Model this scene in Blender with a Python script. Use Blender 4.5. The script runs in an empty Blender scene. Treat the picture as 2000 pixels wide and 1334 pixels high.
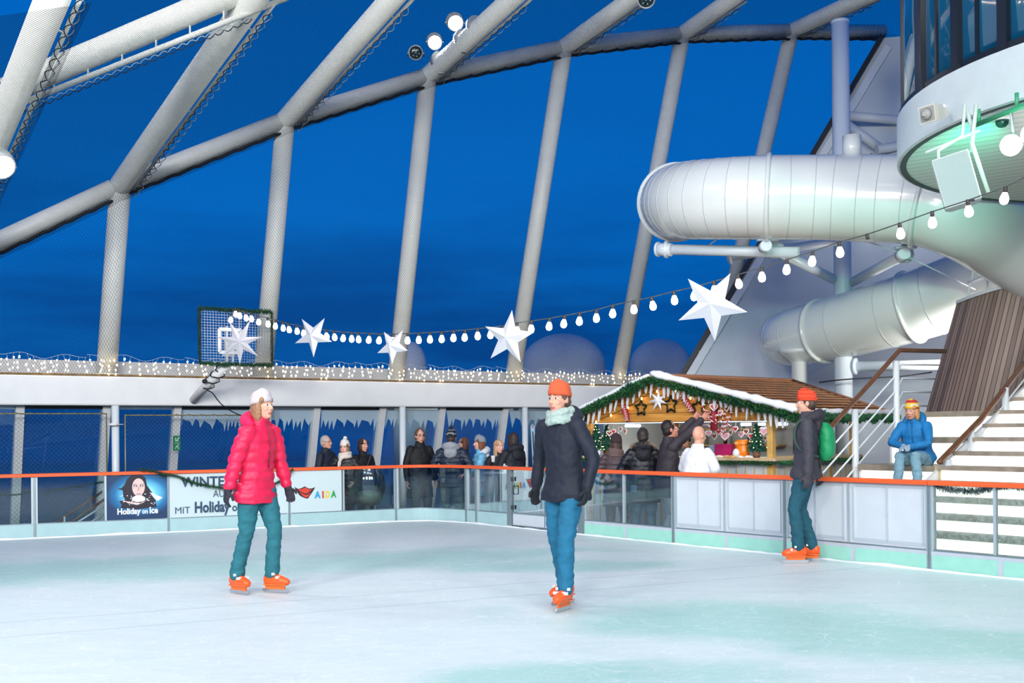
import bpy, bmesh, math, random
from mathutils import Vector, Matrix, noise
V = Vector
random.seed(7)
PI = math.pi
scn = bpy.context.scene
C = scn.collection

# ---------------------------------------------------------------- camera
F, CX, CY, EYE, ROLL = 2200.0, 1000.0, 840.0, 1.45, math.radians(0.55)
cam_data = bpy.data.cameras.new('camera')
cam_data.sensor_width = 36.0
cam_data.lens = 36.0 * F / 2000.0
cam_data.shift_y = (CY - 667.0) / 2000.0
cam_data.clip_end = 5000
cam = bpy.data.objects.new('camera', cam_data)
C.objects.link(cam)
cam.matrix_world = Matrix.Translation((0, 0, EYE)) @ Matrix.Rotation(PI / 2, 4, 'X') @ Matrix.Rotation(-ROLL, 4, 'Z')
scn.camera = cam
scn.view_settings.view_transform = 'Standard'
scn.view_settings.look = 'None'
scn.view_settings.gamma = 1.0
scn.view_settings.exposure = 0.0
scn.view_settings.use_curve_mapping = False
scn.cycles.transparent_max_bounces = 16
scn.cycles.max_bounces = 7
scn.cycles.caustics_reflective = False
scn.cycles.caustics_refractive = False
scn.cycles.sample_clamp_indirect = 4.0

def srgb(c):
    out = []
    for v in c[:3]:
        v = v / 255.0
        out.append(v / 12.92 if v <= 0.04045 else ((v + 0.055) / 1.055) ** 2.4)
    return (out[0], out[1], out[2], 1.0)

# ---------------------------------------------------------------- dusk sky
world = bpy.data.worlds.new('dusk_sky')
scn.world = world
world.use_nodes = True
nt = world.node_tree
nt.nodes.clear()
def N(nt, t, **kw):
    n = nt.nodes.new(t)
    for k, v in kw.items():
        setattr(n, k, v)
    return n
def ramp(nt, stops, interp='LINEAR'):
    r = nt.nodes.new('ShaderNodeValToRGB')
    e = r.color_ramp.elements
    r.color_ramp.interpolation = interp
    while len(e) < len(stops):
        e.new(0.5)
    for el, (p, c) in zip(e, stops):
        el.position = p
        el.color = c if len(c) == 4 else (*c, 1)
    return r
tc = N(nt, 'ShaderNodeTexCoord')
sx = N(nt, 'ShaderNodeSeparateXYZ')
nt.links.new(tc.outputs['Generated'], sx.inputs[0])
mp = N(nt, 'ShaderNodeMapping')
mp.inputs['Scale'].default_value = (2.2, 2.2, 13.0)
nt.links.new(tc.outputs['Generated'], mp.inputs[0])
ns = N(nt, 'ShaderNodeTexNoise')
ns.inputs['Scale'].default_value = 1.5
ns.inputs['Detail'].default_value = 6
ns.inputs['Roughness'].default_value = 0.55
nt.links.new(mp.outputs[0], ns.inputs['Vector'])
gr = ramp(nt, [(0.0, srgb((8, 30, 72))), (0.006, srgb((6, 62, 130))), (0.11, srgb((2, 88, 168))), (0.22, srgb((2, 104, 194))), (0.40, srgb((0, 92, 178))), (1.0, srgb((0, 56, 122)))])
sh_ = N(nt, 'ShaderNodeMath', operation='ADD'); sh_.inputs[1].default_value = 0.03
nt.links.new(sx.outputs['Z'], sh_.inputs[0])
nt.links.new(sh_.outputs[0], gr.inputs[0])
cl = ramp(nt, [(0.42, (1, 1, 1)), (0.64, (0.56, 0.6, 0.68))])
nt.links.new(ns.outputs['Fac'], cl.inputs[0])
hz = ramp(nt, [(0.0, (1, 1, 1)), (0.12, (1, 1, 1)), (0.22, (0.15, 0.15, 0.15)), (0.35, (0, 0, 0))])
nt.links.new(sx.outputs['Z'], hz.inputs[0])
mx = N(nt, 'ShaderNodeMix', data_type='RGBA', blend_type='MULTIPLY')
nt.links.new(hz.outputs[0], mx.inputs['Factor'])
nt.links.new(gr.outputs[0], mx.inputs['A'])
nt.links.new(cl.outputs[0], mx.inputs['B'])
bg = N(nt, 'ShaderNodeBackground')
bg.inputs['Strength'].default_value = 1.14
nt.links.new(mx.outputs['Result'], bg.inputs[0])
wo = N(nt, 'ShaderNodeOutputWorld')
nt.links.new(bg.outputs[0], wo.inputs[0])

# ---------------------------------------------------------------- floodlights of the dome, added fill lamps
def area(name, loc, target, size, power, col=(1, 1, 1), spread=PI):
    l = bpy.data.lights.new(name, 'AREA')
    l.shape = 'DISK'; l.size = size; l.energy = power; l.color = col; l.spread = spread
    o = bpy.data.objects.new(name, l)
    C.objects.link(o)
    o.location = loc
    o.rotation_euler = (V(target) - V(loc)).to_track_quat('-Z', 'Y').to_euler()
    return o
def spot(name, loc, target, power, col, angle=60, blend=0.6, r=0.1):
    l = bpy.data.lights.new(name, 'SPOT')
    l.energy = power; l.color = col; l.spot_size = math.radians(angle); l.spot_blend = blend; l.shadow_soft_size = r
    o = bpy.data.objects.new(name, l)
    C.objects.link(o)
    o.location = loc
    o.rotation_euler = (V(target) - V(loc)).to_track_quat('-Z', 'Y').to_euler()
    return o

for lx, ly, tx_, pw in ((-9, -5, -6, 620), (-3, -7, -3, 560), (3, -7, 0, 360), (7, -4, 2, 240)):
    area('dome_flood', (lx, ly, 7.0), (tx_, 20, 4.6), 3.0, pw, (1.0, 0.97, 0.91), math.radians(95))
for lx, ly in ((-6, 4), (-1, 3), (3.5, 3), (-5, 11), (0, 10)):
    area('dome_flood', (lx, ly, 9.0), (lx * 0.9, ly + 2.5, 0), 3.5, 120, (1.0, 0.955, 0.87), math.radians(150))
area('slide_fill', (0.5, 9.5, 4.2), (4.0, 17, 5.6), 0.8, 42, (1.0, 0.96, 0.92), math.radians(110))  # added fill lamp without a fixture, lifts the brightness of the slide

dl_ = bpy.data.lights.new('hull_fill', 'POINT'); dl_.energy = 230; dl_.color = (1.0, 0.95, 0.88); dl_.shadow_soft_size = 0.2  # added lamp hidden behind the timber wall, brightens hull and lower coil
do_ = bpy.data.objects.new('hull_fill', dl_); C.objects.link(do_); do_.location = (7.75, 18.6, 2.6)
# ---------------------------------------------------------------- pixel rays of the photograph on real planes
_c, _s = math.cos(ROLL), math.sin(ROLL)
def ray(px, py):
    u, v = px - CX, CY - py
    return V(((u * _c + v * _s) / F, 1.0, (-u * _s + v * _c) / F))
def P(px, py, d):
    return V((0, 0, EYE)) + ray(px, py) * d
def on_plane(px, py, p0, n):
    r = ray(px, py); o = V((0, 0, EYE)); n = V(n)
    return o + r * ((V(p0) - o).dot(n) / r.dot(n))
def on_z(px, py, z):
    return on_plane(px, py, (0, 0, z), (0, 0, 1))

# ---------------------------------------------------------------- materials
MATS = {}
def M(name, rgb=(200, 200, 200), rough=0.5, metal=0.0, var=0.0, vscale=6.0, bump=0.0, bscale=40.0, emit=None, estr=0.0, spec=0.5, coat=0.0):
    if name in MATS:
        return MATS[name]
    m = bpy.data.materials.new(name)
    m.use_nodes = True
    t = m.node_tree
    b = t.nodes['Principled BSDF']
    col = srgb(rgb)
    b.inputs['Base Color'].default_value = col
    b.inputs['Roughness'].default_value = rough
    b.inputs['Metallic'].default_value = metal
    b.inputs['Specular IOR Level'].default_value = spec
    b.inputs['Coat Weight'].default_value = coat
    if var > 0 or bump > 0:
        co = N(t, 'ShaderNodeTexCoord')
    if var > 0:
        n = N(t, 'ShaderNodeTexNoise')
        n.inputs['Scale'].default_value = vscale
        n.inputs['Detail'].default_value = 5
        t.links.new(co.outputs['Object'], n.inputs['Vector'])
        r = ramp(t, [(0.3, tuple(x * (1 - var) for x in col[:3])), (0.7, tuple(min(1, x * (1 + var)) for x in col[:3]))])
        t.links.new(n.outputs['Fac'], r.inputs[0])
        t.links.new(r.outputs[0], b.inputs['Base Color'])
    if bump > 0:
        n2 = N(t, 'ShaderNodeTexNoise')
        n2.inputs['Scale'].default_value = bscale
        n2.inputs['Detail'].default_value = 4
        t.links.new(co.outputs['Object'], n2.inputs['Vector'])
        bp = N(t, 'ShaderNodeBump')
        bp.inputs['Strength'].default_value = bump
        bp.inputs['Distance'].default_value = 0.01
        t.links.new(n2.outputs['Fac'], bp.inputs['Height'])
        t.links.new(bp.outputs[0], b.inputs['Normal'])
    if emit is not None:
        b.inputs['Emission Color'].default_value = srgb(emit)
        b.inputs['Emission Strength'].default_value = estr
    MATS[name] = m
    return m

def glass_mat(name, tint, refl=0.08, rough=0.02, dirt=0.0):
    m = bpy.data.materials.new(name); m.use_nodes = True
    t = m.node_tree; t.nodes.clear()
    out = N(t, 'ShaderNodeOutputMaterial')
    tr = N(t, 'ShaderNodeBsdfTransparent'); tr.inputs[0].default_value = (*tint, 1)
    gl = N(t, 'ShaderNodeBsdfGlossy'); gl.inputs['Roughness'].default_value = rough
    gl.inputs['Color'].default_value = (0.9, 0.95, 1, 1)
    fr = N(t, 'ShaderNodeLayerWeight'); fr.inputs['Blend'].default_value = 0.25
    mu = N(t, 'ShaderNodeMath', operation='MULTIPLY_ADD'); mu.inputs[1].default_value = 0.5; mu.inputs[2].default_value = refl
    t.links.new(fr.outputs['Fresnel'], mu.inputs[0])
    mx = N(t, 'ShaderNodeMixShader')
    t.links.new(mu.outputs[0], mx.inputs[0]); t.links.new(tr.outputs[0], mx.inputs[1]); t.links.new(gl.outputs[0], mx.inputs[2])
    last = mx
    if dirt > 0:
        co = N(t, 'ShaderNodeTexCoord'); n = N(t, 'ShaderNodeTexNoise'); n.inputs['Scale'].default_value = 22; n.inputs['Detail'].default_value = 8; n.inputs['Roughness'].default_value = 0.8
        t.links.new(co.outputs['Object'], n.inputs['Vector'])
        r = ramp(t, [(0.45, (0, 0, 0)), (0.75, (dirt, dirt, dirt))]); t.links.new(n.outputs['Fac'], r.inputs[0])
        df = N(t, 'ShaderNodeBsdfDiffuse'); df.inputs[0].default_value = (0.7, 0.75, 0.75, 1)
        m2 = N(t, 'ShaderNodeMixShader'); t.links.new(r.outputs[0], m2.inputs[0]); t.links.new(mx.outputs[0], m2.inputs[1]); t.links.new(df.outputs[0], m2.inputs[2])
        last = m2
    t.links.new(last.outputs[0], out.inputs[0])
    MATS[name] = m
    return m

def net_mat(name, cell, line, col):
    """knotted net: threads along both diagonals of the UV square (UV in metres), open between them"""
    m = bpy.data.materials.new(name); m.use_nodes = True
    t = m.node_tree; t.nodes.clear()
    out = N(t, 'ShaderNodeOutputMaterial')
    uv = N(t, 'ShaderNodeUVMap'); uv.uv_map = 'UVMap'
    s = N(t, 'ShaderNodeSeparateXYZ'); t.links.new(uv.outputs[0], s.inputs[0])
    facs = []
    for op in ('ADD', 'SUBTRACT'):
        a = N(t, 'ShaderNodeMath', operation=op); t.links.new(s.outputs['X'], a.inputs[0]); t.links.new(s.outputs['Y'], a.inputs[1])
        d = N(t, 'ShaderNodeMath', operation='DIVIDE'); t.links.new(a.outputs[0], d.inputs[0]); d.inputs[1].default_value = cell
        f = N(t, 'ShaderNodeMath', operation='FRACT'); t.links.new(d.outputs[0], f.inputs[0])
        l = N(t, 'ShaderNodeMath', operation='LESS_THAN'); t.links.new(f.outputs[0], l.inputs[0]); l.inputs[1].default_value = line / cell
        facs.append(l)
    mxx = N(t, 'ShaderNodeMath', operation='MAXIMUM'); t.links.new(facs[0].outputs[0], mxx.inputs[0]); t.links.new(facs[1].outputs[0], mxx.inputs[1])
    tr = N(t, 'ShaderNodeBsdfTransparent'); df = N(t, 'ShaderNodeBsdfDiffuse'); df.inputs[0].default_value = srgb(col)
    mx = N(t, 'ShaderNodeMixShader'); t.links.new(mxx.outputs[0], mx.inputs[0]); t.links.new(tr.outputs[0], mx.inputs[1]); t.links.new(df.outputs[0], mx.inputs[2])
    t.links.new(mx.outputs[0], out.inputs[0])
    MATS[name] = m
    return m

# ---------------------------------------------------------------- mesh builder
class MB:
    def __init__(self):
        self.v = []; self.f = []; self.m = []; self.s = []; self.uv = {}
    def add(self, vs, fs, mi=0, smooth=False, uvs=None):
        o = len(self.v)
        self.v += [V(p) for p in vs]
        if uvs:
            for i, q in enumerate(uvs): self.uv[o + i] = q
        for f in fs:
            self.f.append(tuple(o + i for i in f)); self.m.append(mi); self.s.append(smooth)
        return self
    def obox(self, c, ax, ay, az, mi=0):
        c, ax, ay, az = V(c), V(ax), V(ay), V(az)
        vs = [c + ax * i + ay * j + az * k for k in (-1, 1) for j in (-1, 1) for i in (-1, 1)]
        return self.add(vs, [(0, 2, 3, 1), (4, 5, 7, 6), (0, 1, 5, 4), (2, 6, 7, 3), (0, 4, 6, 2), (1, 3, 7, 5)], mi)
    def box(self, c, size, mi=0, rz=0.0):
        a, b = V((math.cos(rz), math.sin(rz), 0)), V((-math.sin(rz), math.cos(rz), 0))
        return self.obox(c, a * size[0] / 2, b * size[1] / 2, V((0, 0, size[2] / 2)), mi)
    def bar(self, p, q, w, h, mi=0, up=(0, 0, 1)):
        p, q = V(p), V(q); d = q - p
        u = V(up)
        sd = d.cross(u)
        if sd.length < 1e-6: sd = d.cross(V((0, 1, 0)))
        sd.normalize(); u2 = sd.cross(d).normalized()
        return self.obox((p + q) / 2, d / 2, sd * w / 2, u2 * h / 2, mi)
    def rings(self, rs, mi=0, smooth=True, cap=True, closed=False):
        n = len(rs[0]); vs = [p for r in rs for p in r]; fs = []
        m = len(rs)
        for i in range(m if closed else m - 1):
            a, b = i * n, ((i + 1) % m) * n
            for j in range(n):
                k = (j + 1) % n
                fs.append((a + j, a + k, b + k, b + j))
        self.add(vs, fs, mi, smooth)
        if cap and not closed:
            o = len(self.v) - len(vs)
            self.f.append(tuple(o + j for j in reversed(range(n)))); self.m.append(mi); self.s.append(False)
            self.f.append(tuple(o + (m - 1) * n + j for j in range(n))); self.m.append(mi); self.s.append(False)
        return self
    def tube(self, path, r, n=12, mi=0, cap=True, closed=False, smooth=True, sq=None):
        path = [V(p) for p in path]
        m = len(path)
        rr = r if isinstance(r, (list, tuple)) else [r] * m
        rs = []; ref = None
        for i in range(m):
            if closed: d = path[(i + 1) % m] - path[i - 1]
            elif i == 0: d = path[1] - path[0]
            elif i == m - 1: d = path[-1] - path[-2]
            else: d = (path[i + 1] - path[i]).normalized() + (path[i] - path[i - 1]).normalized()
            if d.length < 1e-9: d = V((0, 0, 1))
            d.normalize()
            if ref is None:
                ref = V((0, 0, 1)) if abs(d.z) < 0.9 else V((1, 0, 0))
            x = ref - d * ref.dot(d)
            if x.length < 1e-6: x = d.orthogonal()
            x.normalize(); y = d.cross(x); ref = x
            k = 1.0
            rs.append([path[i] + (x * math.cos(2 * PI * j / n) + y * math.sin(2 * PI * j / n) * (sq or 1)) * rr[i] * k for j in range(n)])
        return self.rings(rs, mi, smooth, cap, closed)
    def ell(self, c, rad, mi=0, n=14, m=9, rot=None):
        c = V(c); rs = []
        if not hasattr(rad, '__len__'): rad = (rad,) * 3
        top = []; vs = []; fs = []
        for i in range(1, m):
            th = PI * i / m
            for j in range(n):
                ph = 2 * PI * j / n
                vs.append(V((rad[0] * math.sin(th) * math.cos(ph), rad[1] * math.sin(th) * math.sin(ph), rad[2] * math.cos(th))))
        vs += [V((0, 0, rad[2])), V((0, 0, -rad[2]))]
        for i in range(m - 2):
            for j in range(n):
                k = (j + 1) % n
                fs.append((i * n + j, (i + 1) * n + j, (i + 1) * n + k, i * n + k))
        t, b = (m - 1) * n, (m - 1) * n + 1
        for j in range(n):
            k = (j + 1) % n
            fs.append((t, j, k)); fs.append((b, (m - 2) * n + k, (m - 2) * n + j))
        if rot is not None: vs = [rot @ p for p in vs]
        return self.add([p + c for p in vs], fs, mi, True)
    def lathe(self, prof, c=(0, 0, 0), n=16, mi=0, axis=None):
        """prof: (radius, height) pairs along axis"""
        q = V((0, 0, 1)).rotation_difference(V(axis)) if axis is not None else None
        rs = []
        for r, z in prof:
            ring = [V((max(r, 1e-4) * math.cos(2 * PI * j / n), max(r, 1e-4) * math.sin(2 * PI * j / n), z)) for j in range(n)]
            if q: ring = [q @ p for p in ring]
            rs.append([p + V(c) for p in ring])
        return self.rings(rs, mi)
    def poly(self, pts, mi=0):
        return self.add(pts, [tuple(range(len(pts)))], mi)
    def prism(self, pts, off, mi=0, mi_side=None):
        pts = [V(p) for p in pts]; off = V(off); n = len(pts)
        ms = mi if mi_side is None else mi_side
        self.add(pts + [p + off for p in pts], [], mi)
        o = len(self.v) - 2 * n
        self.f.append(tuple(o + i for i in range(n))); self.m.append(mi); self.s.append(False)
        self.f.append(tuple(o + n + i for i in reversed(range(n)))); self.m.append(mi); self.s.append(False)
        for i in range(n):
            k = (i + 1) % n
            self.f.append((o + i, o + n + i, o + n + k, o + k)); self.m.append(ms); self.s.append(False)
        return self
    def sheet(self, rows, mi=0, smooth=True, metric=True):
        """grid of points (rows of equal length), UV in metres along both directions"""
        n = len(rows[0]); vs = [p for r in rows for p in r]
        uvs = []
        vv = 0.0
        for i, r in enumerate(rows):
            if i: vv += (V(rows[i][0]) - V(rows[i - 1][0])).length
            uu = 0.0
            for j in range(n):
                if j: uu += (V(r[j]) - V(r[j - 1])).length
                uvs.append((uu, vv))
        fs = [(i * n + j, i * n + j + 1, (i + 1) * n + j + 1, (i + 1) * n + j) for i in range(len(rows) - 1) for j in range(n - 1)]
        return self.add(vs, fs, mi, smooth, uvs)

def world_loc(o):
    w = V((0, 0, 0))
    while o is not None:
        w += o.location; o = o.parent
    return w
def mesh_of(name, mb, mats, off):
    me = bpy.data.meshes.new(name)
    me.from_pydata([p - off for p in mb.v], [], mb.f)
    for m in (mats if isinstance(mats, (list, tuple)) else [mats]):
        me.materials.append(m)
    me.polygons.foreach_set('material_index', mb.m)
    me.polygons.foreach_set('use_smooth', mb.s)
    if mb.uv:
        ul = me.uv_layers.new(name='UVMap')
        for l in me.loops:
            ul.data[l.index].uv = mb.uv.get(l.vertex_index, (0, 0))
    me.update()
    return me
def obj(name, mb, mats, parent=None, local=False, bevel=0.0, origin=None):
    """links ONE mesh object; world coordinates unless local"""
    if parent is not None:
        off = V((0, 0, 0)) if local else world_loc(parent)
        loc = V((0, 0, 0))
    elif local:
        off = loc = V((0, 0, 0))
    else:
        if origin is None:
            xs = [p.x for p in mb.v]; ys = [p.y for p in mb.v]; zs = [p.z for p in mb.v]
            origin = V(((min(xs) + max(xs)) / 2, (min(ys) + max(ys)) / 2, min(zs)))
        off = loc = V(origin)
    o = bpy.data.objects.new(name, mesh_of(name, mb, mats, off))
    C.objects.link(o)
    o.location = loc
    o.parent = parent
    if bevel > 0:
        b = o.modifiers.new('bevel', 'BEVEL'); b.width = bevel; b.segments = 2; b.limit_method = 'ANGLE'
    return o
def tag(o, label=None, cat=None, group=None, kind=None):
    if label: o['label'] = label
    if cat: o['category'] = cat
    if group: o['group'] = group
    if kind: o['kind'] = kind
    return o
def thing(name, loc, label, cat, group=None, rz=0.0):
    o = bpy.data.objects.new(name, None)
    o.empty_display_size = 0.2
    C.objects.link(o)
    o.location = loc; o.rotation_euler = (0, 0, rz)
    return tag(o, label, cat, group)
def struct(name, mb, mats, parent=None, bevel=0.0):
    return tag(obj(name, mb, mats, parent, bevel=bevel), kind='structure')
def copy_tree(o, parent=None):
    c = o.copy(); C.objects.link(c)
    if parent is not None: c.parent = parent
    for ch in list(o.children): copy_tree(ch, c)
    return c
def lerp(a, b, t): return V(a) * (1 - t) + V(b) * t
def smooth_path(pts, k=6):
    """Catmull-Rom through pts"""
    pts = [V(p) for p in pts]; out = []
    q = [pts[0] * 2 - pts[1]] + pts + [pts[-1] * 2 - pts[-2]]
    for i in range(1, len(q) - 2):
        for j in range(k):
            t = j / k
            out.append(0.5 * ((2 * q[i]) + (q[i + 1] - q[i - 1]) * t + (2 * q[i - 1] - 5 * q[i] + 4 * q[i + 1] - q[i + 2]) * t * t + (3 * q[i] - q[i - 1] - 3 * q[i + 1] + q[i + 2]) * t ** 3))
    out.append(pts[-1])
    return out
def resample(path, step):
    path = [V(p) for p in path]; out = [path[0]]; left = step
    for a, b in zip(path, path[1:]):
        L = (b - a).length; pos = 0.0
        while L - pos >= left:
            pos += left; out.append(a.lerp(b, pos / L)); left = step
        left -= L - pos
    return out

def text_part(name, s, mat, origin, xdir, up, size, parent=None, bold=0.0, sx=1.0, depth=0.002, align='LEFT', spacing=1.0, shear=0.0):
    cu = bpy.data.curves.new(name, 'FONT')
    cu.body = s; cu.size = 1.0; cu.offset = bold; cu.extrude = 0.0; cu.align_x = align; cu.space_character = spacing; cu.shear = shear
    cu.resolution_u = 3
    t = bpy.data.objects.new(name, cu); C.objects.link(t)
    dg = bpy.context.evaluated_depsgraph_get(); dg.update()
    me = bpy.data.meshes.new_from_object(t.evaluated_get(dg))
    bpy.data.objects.remove(t); bpy.data.curves.remove(cu)
    xd, ud = V(xdir).normalized(), V(up).normalized(); nd = xd.cross(ud).normalized()
    off = world_loc(parent) if parent is not None else V((0, 0, 0))
    for v in me.vertices:
        p = v.co
        v.co = V(origin) + xd * (p.x * size * sx) + ud * (p.y * size) + nd * depth - off
    me.materials.clear(); me.materials.append(mat)
    o = bpy.data.objects.new(name, me); C.objects.link(o)
    o.parent = parent
    return o

def needles(path, r, per_m, rnd, ln=None, w=0.004, clump=0.0, flat=None):
    """pine garland: thin blades standing out of a wire"""
    mb = MB(); path = [V(p) for p in path]
    mb.tube(path, r * 0.22, 6, 1)
    for a, b in zip(path, path[1:]):
        d = b - a; L = d.length
        if L < 1e-6: continue
        dn = d.normalized(); x = dn.orthogonal().normalized(); y = dn.cross(x)
        n = max(1, int(per_m * L + rnd.random()))
        for _ in range(n):
            t = rnd.random(); p = a + d * t
            an = rnd.random() * 2 * PI
            rad = x * math.cos(an) + y * math.sin(an)
            fac = 1.0 + clump * noise.noise(p * 6.0)
            l = (ln or r) * (0.6 + 0.5 * rnd.random()) * fac
            dr = (rad + dn * (rnd.random() - 0.35) * 1.1).normalized()
            tip = p + dr * l
            sd = dr.cross(dn)
            if sd.length < 1e-4: sd = x
            sd = sd.normalized() * w * (0.7 + 0.6 * rnd.random())
            base = p + dr * l * 0.08
            mb.add([base - sd * 0.6, base + sd * 0.6, p + dr * l * 0.6 + sd, tip, p + dr * l * 0.6 - sd], [(0, 1, 2, 3, 4)], 0 if rnd.random() < 0.7 else 2)
    return mb
# ---------------------------------------------------------------- palette
WHITE = M('white_paint', (226, 229, 230), 0.38, var=0.03, vscale=3)
WHITE2 = M('grey_white_paint', (196, 200, 204), 0.5, var=0.04, vscale=2)
TUBEW = M('slide_gelcoat', (212, 218, 217), 0.22, var=0.02, vscale=2, coat=0.4)
STEEL = M('brushed_aluminium', (150, 165, 170), 0.35, 0.7, var=0.06)
ALU = M('pale_aluminium', (186, 200, 202), 0.4, 0.35)
DARK = M('black_rubber', (18, 20, 24), 0.6)
ORANGE = M('orange_plastic', (240, 98, 46), 0.38)
KICK = M('kick_board_plastic', (170, 204, 206), 0.35, var=0.05, vscale=5)  # pale cyan holds the greenish light falling on white boards
MINT = M('greenlit_kick_board', (160, 218, 200), 0.4, var=0.05, vscale=7)  # green light on the white inserts is put into this colour
KICKG = M('grey_kick_board', (192, 200, 208), 0.4, var=0.05, vscale=7)
PANELW = M('white_panel', (206, 214, 220), 0.45, var=0.03, vscale=5)
TAPE = M('grey_tape', (184, 194, 202), 0.5)
GREEN1 = M('pine_needle_green', (24, 84, 52), 0.75)
GREEN2 = M('light_pine_green', (58, 120, 66), 0.75)
WIRE = M('dark_wire', (40, 50, 40), 0.6)
TINSEL = [GREEN1, WIRE, GREEN2]
WOODRAIL = M('varnished_teak', (112, 72, 44), 0.3, var=0.25, vscale=9, coat=0.3)
GLASS_BOARD = glass_mat('board_glass', (0.80, 0.88, 0.88), 0.035, 0.03)
GLASS_DIRTY = glass_mat('frosty_board_glass', (0.90, 0.95, 0.92), 0.03, 0.05, 0.3)
GLASS_WIN = glass_mat('window_glass', (0.84, 1.0, 1.0), 0.10)
WARM = M('warm_led', (255, 214, 150), 0.4, emit=(255, 205, 140), estr=14)
NET_SIDE = net_mat('net_fine_dark', 0.045, 0.0040, (30, 44, 58))
NET_ROOF = net_mat('net_dense_dark', 0.030, 0.0064, (26, 36, 46))
NET_FENCE = net_mat('net_wide_dark', 0.07, 0.0045, (70, 84, 92))

# ---------------------------------------------------------------- rink outline on the ice plane
base_px = [(68, 1052), (329, 1040), (565, 1029), (774, 1018.7), (845, 1017.2), (911, 1021), (931, 1023), (996, 1029.5), (1138.5, 1044.5), (1316, 1062.7), (1534, 1084.5), (1816, 1114.5)]
B = [on_z(x, y, 0) for x, y in base_px]
dl = (B[0] - B[3]).normalized(); dr_ = (B[11] - B[9]).normalized()
BL = B[0] + dl * 7.5
BR = B[11] + dr_ * 6.2
outline = [BL] + B + [BR, V((BR.x + 0.5, -4, 0)), V((BL.x, -4, 0))]
# ice
ice = bpy.data.materials.new('skated_ice'); ice.use_nodes = True
t = ice.node_tree; b = t.nodes['Principled BSDF']
b.inputs['Roughness'].default_value = 0.42; b.inputs['Specular IOR Level'].default_value = 0.45
co = N(t, 'ShaderNodeTexCoord')
def tex(scale, detail=4, dist=0.0, rot=0.0, sc=(1, 1, 1), rough=0.5):
    mp = N(t, 'ShaderNodeMapping'); mp.inputs['Rotation'].default_value = (0, 0, rot); mp.inputs['Scale'].default_value = sc
    t.links.new(co.outputs['Object'], mp.inputs[0])
    n = N(t, 'ShaderNodeTexNoise'); n.inputs['Scale'].default_value = scale; n.inputs['Detail'].default_value = detail; n.inputs['Distortion'].default_value = dist; n.inputs['Roughness'].default_value = rough
    t.links.new(mp.outputs[0], n.inputs['Vector'])
    return n.outputs['Fac']
def mathn(op, a, bb=None, c=None, clamp=False):
    n = N(t, 'ShaderNodeMath', operation=op); n.use_clamp = clamp
    for i, x in enumerate((a, bb, c)):
        if x is None: continue
        if isinstance(x, (int, float)): n.inputs[i].default_value = x
        else: t.links.new(x, n.inputs[i])
    return n.outputs[0]
def line_of(fac, width):
    d = mathn('ABSOLUTE', mathn('SUBTRACT', fac, 0.5))
    return mathn('SUBTRACT', 1.0, mathn('DIVIDE', d, width), None, True)
def mixc(f, a, bb):
    n = N(t, 'ShaderNodeMix', data_type='RGBA')
    if isinstance(f, (int, float)): n.inputs['Factor'].default_value = f
    else: t.links.new(f, n.inputs['Factor'])
    for k, x in (('A', a), ('B', bb)):
        if isinstance(x, tuple): n.inputs[k].default_value = x
        else: t.links.new(x, n.inputs[k])
    return n.outputs['Result']
# mint patches with warped edges, slightly smoother than the ice around them
sep = N(t, 'ShaderNodeSeparateXYZ'); t.links.new(co.outputs['Object'], sep.inputs[0])
warp = tex(0.9, 5, 0.6)
ICE_O = V((0, 0, 0))
def patch(px, py, rx, ry, rot):
    c = on_z(px, py, 0)
    xx = mathn('SUBTRACT', sep.outputs['X'], c.x); yy = mathn('SUBTRACT', sep.outputs['Y'], c.y)
    cr, sr = math.cos(rot), math.sin(rot)
    u = mathn('DIVIDE', mathn('ADD', mathn('MULTIPLY', xx, cr), mathn('MULTIPLY', yy, sr)), rx)
    v = mathn('DIVIDE', mathn('SUBTRACT', mathn('MULTIPLY', yy, cr), mathn('MULTIPLY', xx, sr)), ry)
    r2 = mathn('ADD', mathn('MULTIPLY', u, u), mathn('MULTIPLY', v, v))
    r2 = mathn('ADD', r2, mathn('MULTIPLY', mathn('SUBTRACT', warp, 0.5), 2.6))
    return mathn('MULTIPLY', mathn('SUBTRACT', 1.25, r2, None, True), 1.0)
pm = None
for a in [(250, 1110, 3.4, 1.3, 0.1), (780, 1092, 2.4, 1.1, 0.35), (1420, 1210, 1.7, 1.0, -0.2), (1800, 1250, 1.8, 0.8, -0.5), (1180, 1320, 1.1, 0.5, 0.0), (1080, 1105, 1.4, 0.6, 0.1)]:
    q = patch(*a)
    pm = q if pm is None else mathn('MAXIMUM', pm, q)
fine = tex(3.0, 8, 0.0, 0.3, (1, 5, 1), 0.7)
pm = mathn('MULTIPLY', pm, mathn('MULTIPLY_ADD', fine, 0.9, 0.35), None, True)
basec = mixc(tex(1.6, 7, 0.2, 0.2, (1, 3, 1), 0.65), srgb((188, 210, 212)), srgb((224, 236, 236)))
col = mixc(pm, basec, srgb((150, 208, 198)))
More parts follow.
